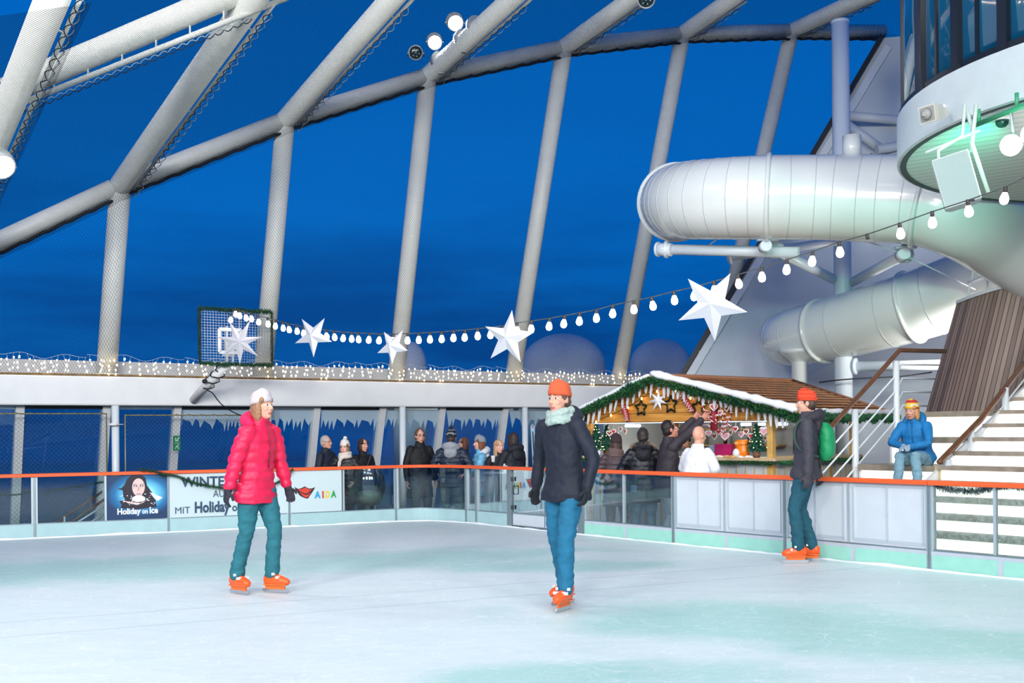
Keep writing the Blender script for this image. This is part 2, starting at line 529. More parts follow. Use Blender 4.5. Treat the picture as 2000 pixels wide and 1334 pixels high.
# skate cuts: contour lines of stretched noise give long curving scratches
scr = None
for sc_, w, rot, st, ds in [(1.1, 0.0034, 0.4, (1, 1.6, 1), 0.8), (1.7, 0.0046, 2.1, (1, 2.2, 1), 0.5), (0.8, 0.0026, 1.2, (2, 1, 1), 1.2), (2.3, 0.0055, 0.9, (1, 3, 1), 0.3), (0.6, 0.002, 2.7, (1, 1, 1), 1.6), (3.2, 0.006, 0.1, (1, 4, 1), 0.2), (4.1, 0.007, 1.6, (1, 3, 1), 0.4), (2.8, 0.005, 2.4, (1, 5, 1), 0.3), (1.4, 0.003, 0.2, (1, 1.2, 1), 1.0)]:
    l = line_of(tex(sc_, 1.2, ds, rot, st), w)
    l = mathn('MULTIPLY', l, mathn('MULTIPLY_ADD', tex(sc_ * 1.3 + 0.7, 2, 0, rot + 1), 3.2, -0.95, True))
    scr = l if scr is None else mathn('MAXIMUM', scr, l)
streak = mathn('MULTIPLY_ADD', tex(9.0, 6, 0.1, 0.5, (1, 14, 1), 0.8), 2.2, -0.95, True)
streak2 = mathn('MULTIPLY_ADD', tex(9.0, 6, 0.1, 2.3, (1, 16, 1), 0.8), 2.2, -1.0, True)
col = mixc(mathn('MULTIPLY', mathn('MAXIMUM', streak, streak2), 0.45), col, srgb((236, 243, 246)))
col = mixc(mathn('MULTIPLY', scr, 0.75), col, srgb((243, 248, 250)))
# grey seams between the ice mats, parallel to the left boards
sdir = V((0.9, 0.435, 0)).normalized(); snrm = V((-sdir.y, sdir.x, 0))
for px, py in [(300, 1105), (500, 1205), (1300, 1118)]:
    c = on_z(px, py, 0).dot(snrm)
    dd = mathn('ABSOLUTE', mathn('SUBTRACT', mathn('ADD', mathn('MULTIPLY', sep.outputs['X'], snrm.x), mathn('MULTIPLY', sep.outputs['Y'], snrm.y)), mathn('MULTIPLY_ADD', warp, 0.06, c - 0.03)))
    l = mathn('SUBTRACT', 1.0, mathn('DIVIDE', dd, 0.035), None, True)
    col = mixc(mathn('MULTIPLY', l, 0.4), col, srgb((150, 172, 178)))
t.links.new(col, b.inputs['Base Color'])
t.links.new(mathn('MULTIPLY_ADD', pm, -0.12, 0.42), b.inputs['Roughness'])
bp = N(t, 'ShaderNodeBump'); bp.inputs['Strength'].default_value = 0.25; bp.inputs['Distance'].default_value = 0.004
t.links.new(mathn('ADD', scr, streak), bp.inputs['Height']); t.links.new(bp.outputs[0], b.inputs['Normal'])
mb = MB(); mb.prism([(p.x, p.y, 0) for p in outline], (0, 0, -0.25))
o = obj('ice_rink', mb, ice, origin=(0, 0, 0)); tag(o, kind='structure')
# snow scraped up along the foot of the boards
SNOWM = M('scraped_snow', (236, 240, 244), 0.7, bump=0.5, bscale=25)
mb = MB(); pth = resample([BL] + B + [BR], 0.12)
rr = [0.018 + 0.03 * max(0, noise.noise(p * 1.7)) + 0.01 * noise.noise(p * 9) for p in pth]
nn = [(pth[min(i + 1, len(pth) - 1)] - pth[max(i - 1, 0)]).normalized() for i in range(len(pth))]
mb.tube([p + V((n.y, -n.x, 0)) * 0.02 for p, n in zip(pth, nn)], [max(0.008, x) for x in rr], 8, sq=0.35)
tag(obj('scraped_snow', mb, SNOWM), 'low ridge of scraped snow along the foot of the boards', 'snow', kind='stuff')

DECK = -0.27
deckm = M('deck_boards', (120, 108, 92), 0.55, var=0.2, vscale=4)
mb = MB(); mb.box((0, 14, DECK - 0.1), (44, 44, 0.2)); struct('floor', mb, deckm)
seam = M('sea_water', (8, 26, 52), 0.25, var=0.3, vscale=0.05)
mb = MB(); n_ = 48
mb.poly([(1700 * math.cos(2 * PI * i / n_), 1700 * math.sin(2 * PI * i / n_), -41) for i in range(n_)]); struct('sea', mb, seam)

# ---------------------------------------------------------------- rink boards
def outn(p, q):
    d = (q - p).normalized(); return V((-d.y, d.x, 0))
def board(p, q, label, kind='glass', mull=(), mint=False, curve=None, post=True, glass=None, frame=None):
    """one board element between two posts: kick plate, pane(s), posts, bottom rail"""
    p, q = V(p), V(q)
    pts = curve or [p, q]
    root = thing('rink_board', (p + q) / 2, label, 'board', 'rink boards')
    d = (q - p).normalized(); n = outn(p, q)
    nrm = []
    for i in range(len(pts)):
        a, c_ = pts[max(0, i - 1)], pts[min(len(pts) - 1, i + 1)]
        nrm.append(outn(a, c_))
    def strip(z0, z1, o0, o1, mi=0, mb=None):
        mb = mb or MB(); rs = []
        for pt, nm in zip(pts, nrm):
            rs.append([pt + nm * o0 + V((0, 0, z0)), pt + nm * o1 + V((0, 0, z0)), pt + nm * o1 + V((0, 0, z1)), pt + nm * o0 + V((0, 0, z1))])
        return mb.rings(rs, mi, smooth=False)
    obj('kick_plate', strip(-0.2, 0.197, 0.0, 0.05), KICKG if mint else KICK, root)
    if mint:
        L = (q - p).length; k = max(1, round(L / 0.9)); g = 0.03
        for i in range(k):
            a = p + d * (L * i / k + g); c_ = p + d * (L * (i + 1) / k - g)
            mb = MB(); mb.bar((a + c_) / 2 - d * (c_ - a).length / 2 + V((0, 0, 0.085)) - n * 0.003, c_ + V((0, 0, 0.085)) - n * 0.003, 0.006, 0.15)
            obj('kick_insert', mb, MINT, root)
    obj('bottom_rail', strip(0.197, 0.212, 0.002, 0.045), STEEL, root)
    L = (q - p).length
    cuts = [0.0] + list(mull) + [1.0]
    if kind == 'glass':
        if curve: obj('glass_pane', strip(0.212, 0.86, 0.018, 0.030), glass or GLASS_BOARD, root)
        else:
            for a, c_ in zip(cuts, cuts[1:]):
                mb = MB(); mb.bar(p + d * (L * a) + n * 0.024 + V((0, 0, 0.536)), p + d * (L * c_) + n * 0.024 + V((0, 0, 0.536)), 0.012, 0.648)
                obj('glass_pane', mb, glass or GLASS_BOARD, root)
    else:
        for a, c_ in zip(cuts, cuts[1:]):
            pa, pc = p + d * (L * a + 0.01), p + d * (L * c_ - 0.01)
            mb = MB(); mb.bar(pa + n * 0.024 + V((0, 0, 0.536)), pc + n * 0.024 + V((0, 0, 0.536)), 0.02, 0.648)
            e = 0.0115
            for z in (0.25, 0.83):
                mb.bar(pa + d * 0.05 + n * e + V((0, 0, z)), pc - d * 0.05 + n * e + V((0, 0, z)), 0.003, 0.035, 1)
            for tt in (0.06, 0.5, 0.94):
                x = pa.lerp(pc, tt)
                mb.bar(x + n * e + V((0, 0, 0.25)), x + n * e + V((0, 0, 0.83)), 0.003, 0.035, 1, up=n)
            obj('white_panel', mb, [PANELW, TAPE], root)
    for m_ in mull:
        x = p + d * (L * m_)
        mb = MB(); mb.obox(x + n * 0.02 + V((0, 0, 0.536)), d * 0.014, n * 0.02, V((0, 0, 0.324))); obj('mullion', mb, ALU, root)
    if post:
        mb = MB()
        mb.obox(p - n * 0.004 + V((0, 0, 0.43)), d * 0.014, n * 0.012, V((0, 0, 0.43)), 1)
        mb.obox(p + n * 0.03 + V((0, 0, 0.53)), d * 0.042, n * 0.03, V((0, 0, 0.33)), 0)
        obj('post', mb, [ALU, STEEL], root, bevel=0.003)
    return root
board(BL, B[0], 'leftmost glass rink board with tinsel strung behind it')
b1 = board(B[0], B[1], 'rink board carrying the dark blue poster with a woman', mull=((0.52),))
board(B[1], B[2], 'rink board carrying the wide white winter banner')
b3 = board(B[2], B[3], 'rink board whose left half is covered by the red lips sign', mull=(0.5,))
arc = smooth_path([B[2], B[3], B[4], B[5], B[6]], 6)[6:19]
board(B[3], B[5], 'curved glass board in the far corner of the rink', curve=arc)
board(B[5], B[6], 'very narrow glass board beside the far corner')
board(B[6], B[7], 'short glass board left of the rink gate')
board(B[8], B[9], 'glass board right of the gate in front of the market stall', mull=(0.47,), mint=True)
board(B[9], B[10], 'white panelled board left of the skater with the orange beanie', 'panel', mull=(0.48,), mint=True)
board(B[10], B[11], 'white panelled board below the seated woman in blue', 'panel', mull=(0.47,), mint=True)
R1 = B[11] + dr_ * 0.86
board(B[11], B[11] + dr_ * 1.5, 'frosty glass board at the right with glowing stairs behind', mull=(0.46,), mint=True, glass=GLASS_DIRTY)
board(B[11] + dr_ * 1.5, BR, 'glass board continuing past the right edge of the view', mint=True)
# gate
p, q = B[7], B[8]; d = (q - p).normalized(); n = outn(p, q)
gate = thing('rink_gate', (p + q) / 2, 'wide glass gate with a thick metal frame in the rink boards', 'gate')
for x, w in ((p, 0.055), (q - d * 0.02, 0.06)):
    mb = MB(); mb.obox(x + n * 0.02 + V((0, 0, 0.43)), d * w, n * 0.035, V((0, 0, 0.43))); obj('gate_post', mb, STEEL, gate, bevel=0.004)
L = (q - p).length
mb = MB(); mb.bar(p + d * 0.07 + n * 0.02 + V((0, 0, 0.125)), q - d * 0.09 + n * 0.02 + V((0, 0, 0.125)), 0.035, 0.17); obj('kick_plate', mb, PANELW, gate)
for a, c_ in ((0.07, L * 0.5), (L * 0.5, L - 0.09)):
    mb = MB(); mb.bar(p + d * a + n * 0.02 + V((0, 0, 0.54)), p + d * c_ + n * 0.02 + V((0, 0, 0.54)), 0.012, 0.64); obj('glass_pane', mb, GLASS_BOARD, gate)
mb = MB()
for z, h in ((0.218, 0.018), (0.035, 0.014)): mb.bar(p + d * 0.06 + n * 0.02 + V((0, 0, z)), q - d * 0.08 + n * 0.02 + V((0, 0, z)), 0.05, h)
for a in (L * 0.5, L - 0.1): mb.obox(p + d * a + n * 0.02 + V((0, 0, 0.44)), d * 0.01, n * 0.022, V((0, 0, 0.42)))
obj('gate_frame', mb, STEEL, gate)
mb = MB(); mb.tube([p + d * 0.14 - n * 0.0 + V((0, 0, 0.62)), p + d * 0.14 - n * 0.03 + V((0, 0, 0.62)), p + d * 0.14 - n * 0.03 + V((0, 0, 0.5)), p + d * 0.14 + V((0, 0, 0.5))], 0.008, 8); obj('handle', mb, DARK, gate)
mb = MB()
for z in (0.3, 0.72): mb.box(p + d * 0.08 - n * 0.02 + V((0, 0, z)), (0.03, 0.02, 0.06))
obj('hinge', mb, DARK, gate)
# orange cap rails
def cap_rail(pts, label):
    mb = MB(); rs = []
    for i, pt in enumerate(pts):
        nm = outn(pts[max(0, i - 1)], pts[min(len(pts) - 1, i + 1)])
        prof = [(-0.035, 0.858), (0.075, 0.858), (0.08, 0.868), (0.08, 0.894), (0.07, 0.905), (-0.03, 0.905), (-0.04, 0.894), (-0.04, 0.868)]
        rs.append([pt + nm * a + V((0, 0, z)) for a, z in prof])
    mb.rings(rs, 0, smooth=False)
    return tag(obj('cap_rail', mb, ORANGE), label, 'handrail', 'orange cap rails on the boards')
cap_rail([BL, B[0], B[1], B[2], B[3]] , 'long orange cap rail over the boards with posters')
cap_rail(arc + [B[6], B[7] + d * 0.06], 'orange cap rail bending round the far rink corner')
cap_rail([B[7] + d * 0.065, B[8] - d * 0.02], 'orange cap rail on top of the rink gate')
cap_rail([B[8] - d * 0.015, B[9], B[10], B[11]], 'orange cap rail over the white panelled boards at right')
cap_rail([B[11] + dr_ * 0.006, BR], 'orange cap rail above the frosty glass board at far right')

# ---------------------------------------------------------------- signs on the boards
def face_pt(p, q, px, py, off=-0.02):
    n = outn(p, q)
    return on_plane(px, py, p + n * off, n)
INK = M('banner_ink', (40, 72, 98), 0.5)
PRINTW = M('banner_white', (198, 216, 218), 0.5)
POSTW = M('poster_white', (240, 248, 252), 0.5)
def sign_board(name, seg, pxs, label, mat, z0=0.213, z1=0.855, off=0.004):
    p, q = seg; n = outn(p, q); dd = (q - p).normalized()
    a = face_pt(p, q, pxs[0], 950, off); c_ = face_pt(p, q, pxs[1], 950, off)
    a.z = c_.z = (z0 + z1) / 2
    root = thing(name, V((a.x, a.y, z0)), label, 'sign' if name != 'poster' else 'poster')
    mb = MB(); mb.bar(a, c_, 0.012, z1 - z0); obj('sheet', mb, mat, root)
    return root, a + V((0, 0, (z0 - z1) / 2)) - n * 0.0065, (c_ - a).length, z1 - z0, dd, n
def on_sign(o, dd, n, u, v, k=1):
    return o + dd * u + V((0, 0, v)) - n * 0.0008 * k
# poster: woman with dark hair blowing on glittering snow in her hands
pst, o0, W_, H_, dd, nn_ = sign_board('poster', (B[0], B[1]), (208, 326.5), 'dark blue poster of a dark haired woman above white lettering', M('poster_navy', (14, 58, 96), 0.45))
glow = bpy.data.materials.new('poster_print_glow'); glow.use_nodes = True
t = glow.node_tree; b = t.nodes['Principled BSDF']; b.inputs['Roughness'].default_value = 0.45
co = N(t, 'ShaderNodeUVMap'); co.uv_map = 'UVMap'
mp = N(t, 'ShaderNodeMapping'); mp.inputs['Location'].default_value = (-0.98, -1.12, 0); mp.inputs['Scale'].default_value = (1.75, 2.0, 1)
mp.vector_type = 'POINT'
t.links.new(co.outputs[0], mp.inputs[0])
g = N(t, 'ShaderNodeTexGradient', gradient_type='SPHERICAL'); t.links.new(mp.outputs[0], g.inputs[0])
r = ramp(t, [(0.0, srgb((10, 52, 92))), (0.25, srgb((12, 110, 165))), (0.55, srgb((110, 205, 235))), (0.85, srgb((225, 245, 252)))])
t.links.new(g.outputs[0], r.inputs[0]); t.links.new(r.outputs[0], b.inputs['Base Color'])
mb = MB(); q4 = [on_sign(o0, dd, nn_, u, v) for u, v in ((0, 0), (W_, 0), (W_, H_), (0, H_))]
mb.add(q4, [(0, 1, 2, 3)], 0, False, [(0, 0), (1, 0), (1, 1), (0, 1)])
def S(pts, mi, k):
    mb.poly([on_sign(o0, dd, nn_, u * W_, v * H_, k) for u, v in pts], mi)
def Ell(cx, cy, rx, ry, mi, k, n=20, a0=0, a1=2 * PI):
    S([(cx + rx * math.cos(a0 + (a1 - a0) * i / n), cy + ry * math.sin(a0 + (a1 - a0) * i / n)) for i in range(n if a1 - a0 > 6.2 else n + 1)], mi, k)
S([(0.40, 0.99), (0.33, 0.90), (0.29, 0.78), (0.24, 0.71), (0.17, 0.695), (0.26, 0.66), (0.27, 0.52), (0.31, 0.42), (0.55, 0.36), (0.76, 0.45), (0.74, 0.60), (0.66, 0.76), (0.64, 0.92), (0.58, 0.99)], 1, 2)
S([(0.20, 0.42), (0.24, 0.34), (0.23, 0.26), (0.50, 0.22), (0.82, 0.26), (0.80, 0.42), (0.72, 0.56), (0.5, 0.46), (0.32, 0.44)], 1, 3)
S([(0.70, 0.60), (0.92, 0.47), (0.84, 0.40), (0.80, 0.44)], 4, 4)
S([(0.22, 0.46), (0.30, 0.42), (0.42, 0.39), (0.55, 0.36), (0.64, 0.42), (0.60, 0.37), (0.50, 0.32), (0.36, 0.36)], 2, 5)
Ell(0.52, 0.72, 0.105, 0.20, 2, 4)
S([(0.47, 0.55), (0.57, 0.55), (0.58, 0.42), (0.46, 0.42)], 2, 4)
for sx_ in (-1, 1):
    Ell(0.52 + sx_ * 0.052, 0.745, 0.032, 0.017, 3, 6); Ell(0.52 + sx_ * 0.052, 0.745, 0.013, 0.012, 4, 7, 10)
    S([(0.52 + sx_ * 0.018, 0.772), (0.52 + sx_ * 0.09, 0.798), (0.52 + sx_ * 0.088, 0.785), (0.52 + sx_ * 0.02, 0.762)], 1, 6)
S([(0.51, 0.73), (0.533, 0.73), (0.54, 0.64), (0.503, 0.635)], 5, 5)
Ell(0.52, 0.575, 0.03, 0.018, 6, 6)
rnd = random.Random(3)
Ell(0.52, 0.46, 0.11, 0.075, 4, 7)
for _ in range(60):
    Ell(0.52 + rnd.gauss(0, 0.13), 0.47 + rnd.gauss(0, 0.06), 0.006 + 0.012 * rnd.random(), 0.005 + 0.008 * rnd.random(), 4, 8, 6)
obj('portrait_print', mb, [glow, M('print_dark_hair', (34, 26, 40), 0.5), M('print_skin', (226, 196, 188), 0.5), M('print_eye', (20, 26, 40), 0.5), POSTW, M('print_shadow_skin', (206, 166, 158), 0.5), M('print_lips', (196, 110, 116), 0.5)], pst)
def fit(name, s, mat, o, dd, n, u, v, h, w, parent, bold=0.02, k=8):
    """text h tall (capital height) and w wide"""
    tx = text_part(name, s, mat, on_sign(o, dd, n, u, v, k), dd, (0, 0, 1), h / 0.7, parent, bold)
    off = world_loc(parent); b0 = on_sign(o, dd, n, u, v, k)
    xs = [(v_.co + off - b0).dot(dd) for v_ in tx.data.vertices]
    f = w / (max(xs) - min(xs)); m0 = min(xs)
    for v_ in tx.data.vertices:
        x = (v_.co + off - b0).dot(dd)
        v_.co = v_.co + dd * ((x - m0) * f - x)
    return tx
fit('lettering', 'Holiday', POSTW, o0, dd, nn_, 0.17 * W_, 0.125 * H_, 0.105 * H_ * 1.2, 0.385 * W_, pst, 0.035)
fit('lettering', 'on', POSTW, o0, dd, nn_, 0.575 * W_, 0.125 * H_, 0.09 * H_ * 1.2, 0.095 * W_, pst, 0.03)
fit('lettering', 'Ice', POSTW, o0, dd, nn_, 0.70 * W_, 0.125 * H_, 0.115 * H_ * 1.2, 0.14 * W_, pst, 0.035)
# wide banner
ban, o1, W1, H1, dd, nn_ = sign_board('banner', (B[1], B[2]), (331, 563), 'wide white winter banner with dark blue lettering', PRINTW)
def bu(px): return (px - 331) / 232.0 * W1
def bv(py_top_frac): return py_top_frac * H1
fit('lettering', 'WINTERSPASS', INK, o1, dd, nn_, bu(352), 0.70 * H1, 0.22 * H1, bu(517) - bu(352), ban, 0.025)
fit('lettering', 'AUF AIDA', INK, o1, dd, nn_, bu(413), 0.44 * H1, 0.16 * H1, bu(488) - bu(413), ban, 0.0)
fit('lettering', 'prima', INK, o1, dd, nn_, bu(490), 0.44 * H1, 0.16 * H1, bu(536) - bu(490), ban, 0.0)
fit('lettering', 'MIT', INK, o1, dd, nn_, bu(341), 0.09 * H1, 0.15 * H1, bu(369) - bu(341), ban, 0.0)
fit('lettering', 'Holiday', INK, o1, dd, nn_, bu(378), 0.10 * H1, 0.24 * H1, bu(446) - bu(378), ban, 0.035)
fit('lettering', 'on', INK, o1, dd, nn_, bu(450), 0.10 * H1, 0.18 * H1, bu(469) - bu(450), ban, 0.02)
fit('lettering', 'Ice', INK, o1, dd, nn_, bu(473), 0.10 * H1, 0.26 * H1, bu(498) - bu(473), ban, 0.035)
# lips sign
sg, o2, W2, H2, dd, nn_ = sign_board('sign', (B[2], B[3]), (566, 667), 'white sign with red smiling lips and four coloured letters', PRINTW)
def su(px): return (px - 566) / 101.0 * W2
def sv(py): return (1000 - py) / 79.0 * H2
for k, (ch, colr, x0, x1) in enumerate([('A', (40, 160, 205), 613, 625), ('I', (214, 62, 66), 628, 631), ('D', (232, 206, 48), 634, 643), ('A', (44, 160, 84), 645, 656)]):
    fit('letter', ch, M('letter_%s_ink' % ('blue', 'red', 'yellow', 'green')[k], colr, 0.5), o2, dd, nn_, su(x0), sv(973.5), 0.155 * H2, su(x1) - su(x0), sg, 0.045)
lips = MB()
def LP(pts, mi, k): lips.poly([on_sign(o2, dd, nn_, su(x), sv(y), k) for x, y in pts], mi)
def crv(pts, k=5): return [(p_.x, p_.y) for p_ in smooth_path([V((x, y, 0)) for x, y in pts], k)]
outer = crv([(574, 951), (582, 955), (590, 953), (594, 951), (598, 953), (602, 955), (608, 955), (615, 953)]) + crv([(615, 953), (610, 961), (604, 969), (600, 974), (592, 972), (583, 966), (574, 951)])[1:-1]
LP(outer, 0, 2)
LP(crv([(579, 955.5), (586, 956), (591, 954.5), (595, 953), (599, 955), (603, 957), (610, 956)]) + crv([(610, 956), (602, 962), (597, 964.5), (589, 962), (579, 955.5)])[1:-1], 1, 4)
LP(crv([(583, 961), (590, 964.5), (597, 967), (602, 965), (607, 960)]) + crv([(607, 960), (603, 967), (599, 972), (592, 970), (583, 961)])[1:-1], 1, 4)
obj('lips_emblem', lips, [M('emblem_black', (36, 26, 30), 0.5), M('emblem_red', (214, 62, 44), 0.5)], sg)

# tinsel garlands on the boards
rnd = random.Random(11)
def garland(path, r, label, per_m=420, group=None, clump=0.3, w=0.004, cat='garland'):
    return tag(obj('garland', needles(path, r, per_m, rnd, w=w, clump=clump), TINSEL), label, cat, group)
def seg_pts(p, q, pts, off=-0.05):
    return smooth_path([face_pt(p, q, x, y, off) for x, y in pts], 6)
garland(seg_pts(B[1], B[2], [(272, 917), (300, 920), (318, 926), (345, 930), (380, 943), (420, 951), (470, 955), (520, 949), (550, 938), (572, 916)], -0.07), 0.052, 'green tinsel garland swagged over the wide white banner', 1100)
garland(seg_pts(B[0], B[1], [(90, 962), (120, 955), (160, 949), (202, 941)], 0.08), 0.045, 'green tinsel garland behind the glass left of the poster', 900)
garland(seg_pts(BL, B[0], [(-40, 968), (0, 967), (34, 966), (62, 961)], 0.08), 0.045, 'green tinsel garland behind the leftmost glass board', 900)
garland(seg_pts(B[11], BR, [(1826, 948), (1850, 955), (1900, 960), (1935, 953), (1975, 950), (2010, 956)], 0.07), 0.055, 'green tinsel garland behind the frosty glass at right', 1300)
garland(seg_pts(B[8], B[9], [(1145, 932), (1180, 946), (1230, 944), (1262, 931), (1300, 933), (1314, 932)], 0.07), 0.04, 'green tinsel garland behind the glass beside the gate', 500)
# ---------------------------------------------------------------- ship side: band, parapet, windows
W0 = P(0, 757, 17.5); W0.z = 0
W1_ = P(1180, 757, 24.5); W1_.z = 0
wu = (W1_ - W0).normalized(); wn = V((wu.y, -wu.x, 0))      # wu along the side, wn inward
def wall_at(px, off=0.0):
    """foot point on the side line (moved inward by off) seen at column px"""
    p = on_plane(px, 800, W0 + wn * off, wn); p.z = 0
    return p
BT, BB = 2.40, 1.915
wl = wall_at(-160); wr = wall_at(1420)
mb = MB(); mb.obox((wl + wr) / 2 - wn * 0.3 + V((0, 0, (BT + BB) / 2)), wu * ((wr - wl).length / 2), wn * 0.3, V((0, 0, (BT - BB) / 2)))
struct('wall_left', mb, WHITE, bevel=0.03)
mb = MB(); mb.obox((wl + wr) / 2 - wn * 0.45 + V((0, 0, BT + 0.13)), wu * ((wr - wl).length / 2), wn * 0.1, V((0, 0, 0.13)))
struct('trim_1', mb, WHITE2)
mb = MB(); mb.obox((wl + wr) / 2 - wn * 0.02 + V((0, 0, BT + 0.012)), wu * ((wr - wl).length / 2), wn * 0.015, V((0, 0, 0.016)))
struct('trim_2', mb, M('rope_lashing', (120, 96, 60), 0.8, var=0.5, vscale=30))
mb = MB(); mb.obox((wl + wr) / 2 - wn * 0.75 + V((0, 0, DECK + 0.07)), wu * ((wr - wl).length / 2), wn * 0.05, V((0, 0, 0.09)))
struct('baseboard_left', mb, WHITE2)
# rounded bulge of the band where the backboard arm leaves it
# mullions and panes: the glass leans outward towards the floor
LEAN = 0.25
top_off = -0.28; hgt = BB - DECK
mpx = [-110, 38, 207, 345, 492, 617, 745, 862, 985, 1090, 1190, 1290]
mts = [wall_at(x, top_off) for x in mpx]
WINF = M('window_frame_paint', (200, 206, 208), 0.5, var=0.04)
FROST = bpy.data.materials.new('icicle_window_film'); FROST.use_nodes = True
t = FROST.node_tree; t.nodes['Principled BSDF'].inputs['Base Color'].default_value = srgb((176, 200, 216)); t.nodes['Principled BSDF'].inputs['Alpha'].default_value = 0.72; t.nodes['Principled BSDF'].inputs['Roughness'].default_value = 0.8
rnd = random.Random(5)
for i in range(len(mts) - 1):
    a, c_ = mts[i], mts[i + 1]
    root = tag(thing('window_%d' % (i + 1), a + V((0, 0, DECK)), None, None), kind='structure')
    dn = (V((0, 0, -hgt)) - wn * LEAN * hgt)
    at = a + V((0, 0, BB)); ct = c_ + V((0, 0, BB))
    mb = MB(); mb.prism([at, ct, ct + dn, at + dn], -wn * 0.012); obj('glass_pane', mb, GLASS_WIN, root)
    mb = MB(); mb.bar(at + wn * 0.03, at + dn + wn * 0.03, 0.13, 0.10, up=wn); obj('window_frame', mb, WINF, root)
    mb = MB(); mb.bar(at - wn * 0.02 + wu * 0.075, at + dn - wn * 0.02 + wu * 0.075, 0.03, 0.05, up=wn); mb.bar(at + V((0, 0, -0.03)), ct + V((0, 0, -0.03)), 0.05, 0.05); obj('gasket', mb, DARK if i % 2 else STEEL, root)
    if i >= 3:
        # jagged icicle film along the top of the pane
        L = (ct - at).length; pts = [(0.1, 0.0), (L - 0.06, 0.0)]; x = L - 0.06
        while x > 0.12:
            pts.append((x, 0.20 + 0.05 * rnd.random())); x -= 0.03 + 0.03 * rnd.random()
            pts.append((x, 0.34 + 0.12 * rnd.random())); x -= 0.025 + 0.03 * rnd.random()
            if rnd.random() < 0.45:
                pts.append((x, 0.24 + 0.08 * rnd.random())); x -= 0.05 + 0.1 * rnd.random()
        pts = [(max(0.1, x), y) for x, y in pts]
        dnn = dn / hgt
        mb = MB(); mb.prism([at + wu * x + dnn * y + wn * 0.012 for x, y in pts], -wn * 0.004)
        obj('icicle_film', mb, FROST, root)
# round columns under the front edge of the band
colm = M('column_paint', (214, 224, 230), 0.35)
for k, px in enumerate([225, 523, 786, 1025, 1225]):
    q = wall_at(px, -0.06)
    mb = MB(); mb.tube([q + V((0, 0, DECK)), q + V((0, 0, BB))], 0.062, 20)
    tag(obj('round_column', mb, colm), ['white round column between the two ball nets', 'white round column behind the pink skater', 'white round column left of the bespectacled man in black', 'white round column beside the pair of skis', 'white round column hidden behind the market stall end'][k], 'column', 'slim columns under the white band')
# ---------------------------------------------------------------- dome ribs, ring beam, nets
RIBM = M('rib_paint', (230, 233, 228), 0.45, var=0.03)
rib_px = [(-110, 800, -110, 522, 118, -40), (208, 727, 235, 362, 497, -8), (513, 722, 557, 235, 772, -10), (773, 722, 836, 148, 1008, -10), (1000, 724, 1102, 92, 1240, -6), (1205, 730, 1333, 66, 1432, -4), (1385, 730, 1546, 60, 1690, -6)]
kinks = []; bases = []; tops = []
rib_names = ['white dome rib beyond the left edge with its bent arm', 'first full white dome rib from the left', 'white dome rib rising behind the basketball backboard', 'white dome rib carrying three floodlights at its bend', 'white dome rib in the middle of the sky', 'white dome rib disappearing behind the left end of the slide', 'rightmost white dome rib rising behind the top of the slide']
for i, (bx, by, kx, ky, tx, ty) in enumerate(rib_px):
    b0 = wall_at(bx, -0.28); b0.z = BT
    k0 = on_plane(kx, ky, b0, wu); t0 = on_plane(tx, ty, b0, wu)
    bases.append(b0); kinks.append(k0); tops.append(t0)

RR = 0.165
for i in range(7):
    b0, k0, t0 = bases[i], kinks[i], tops[i]
    root = thing('dome_rib', b0, rib_names[i], 'column', 'dome ribs')
    mb = MB(); mb.tube([b0 + V((0, 0, -0.02)), k0], RR, 24); obj('upright', mb, RIBM, root)
    mb = MB(); mb.tube([k0 - (k0 - b0).normalized() * 0.05, k0 + (t0 - k0) * 0.02, t0 + (t0 - k0).normalized() * 0.8], [RR, RR * 1.02, RR * 1.0], 24); mb.ell(k0, RR * 1.02, 0, 20, 12); obj('arm', mb, RIBM, root)
    mb = MB(); mb.tube([b0 + V((0, 0, 0.0)), b0 + V((0, 0, 0.05))], RR * 1.35, 24); obj('base_flange', mb, RIBM, root)
    # conduit rail beside the arm
    sd = wu * 0.24 + V((0, 0, -0.10))
    mb = MB(); mb.tube([k0.lerp(t0, 0.03) + sd * 0.8, t0 + sd * 0.9 + (t0 - k0) * 0.1], 0.028, 8)
    for kk in range(5):
        pp = k0.lerp(t0, 0.1 + kk * 0.2); mb.tube([pp + sd * 0.5, pp + sd * 0.85], 0.012, 6)
    obj('conduit', mb, RIBM, root)
beam_names = ['ring beam segment at the far left of the dome', 'ring beam segment between the first two full ribs', 'ring beam segment left of the floodlights', 'ring beam segment right of the floodlights', 'ring beam segment above the middle of the sky', 'ring beam segment above the left part of the slide', 'ring beam segment running right to the hull wall']
kx_end = P(1734, 62, 25.3)
ks = kinks + [kx_end]
for i in range(7):
    a, c_ = ks[i], ks[i + 1]
    root = thing('ring_beam', a, beam_names[i], 'beam', 'ring beam segments of the dome')
    dd = (c_ - a).normalized()
    mb = MB(); mb.tube([a + dd * 0.12, c_ - dd * 0.12], 0.15, 20); obj('beam_tube', mb, RIBM, root)
    low = V((0, 0, -0.19)) + wn * 0.05
    pts = [a.lerp(c_, k / 24) + low + V((0, 0, 0.012 * math.sin(k * 2.1))) for k in range(25)]
    mb = MB(); mb.tube(pts, 0.026, 8)
    for k in range(1, 24, 3): mb.tube([pts[k], pts[k] + V((0.02, 0, 0.12))], 0.008, 5)
    obj('edge_rope', mb, M('tarred_rope', (34, 34, 40), 0.8), root)
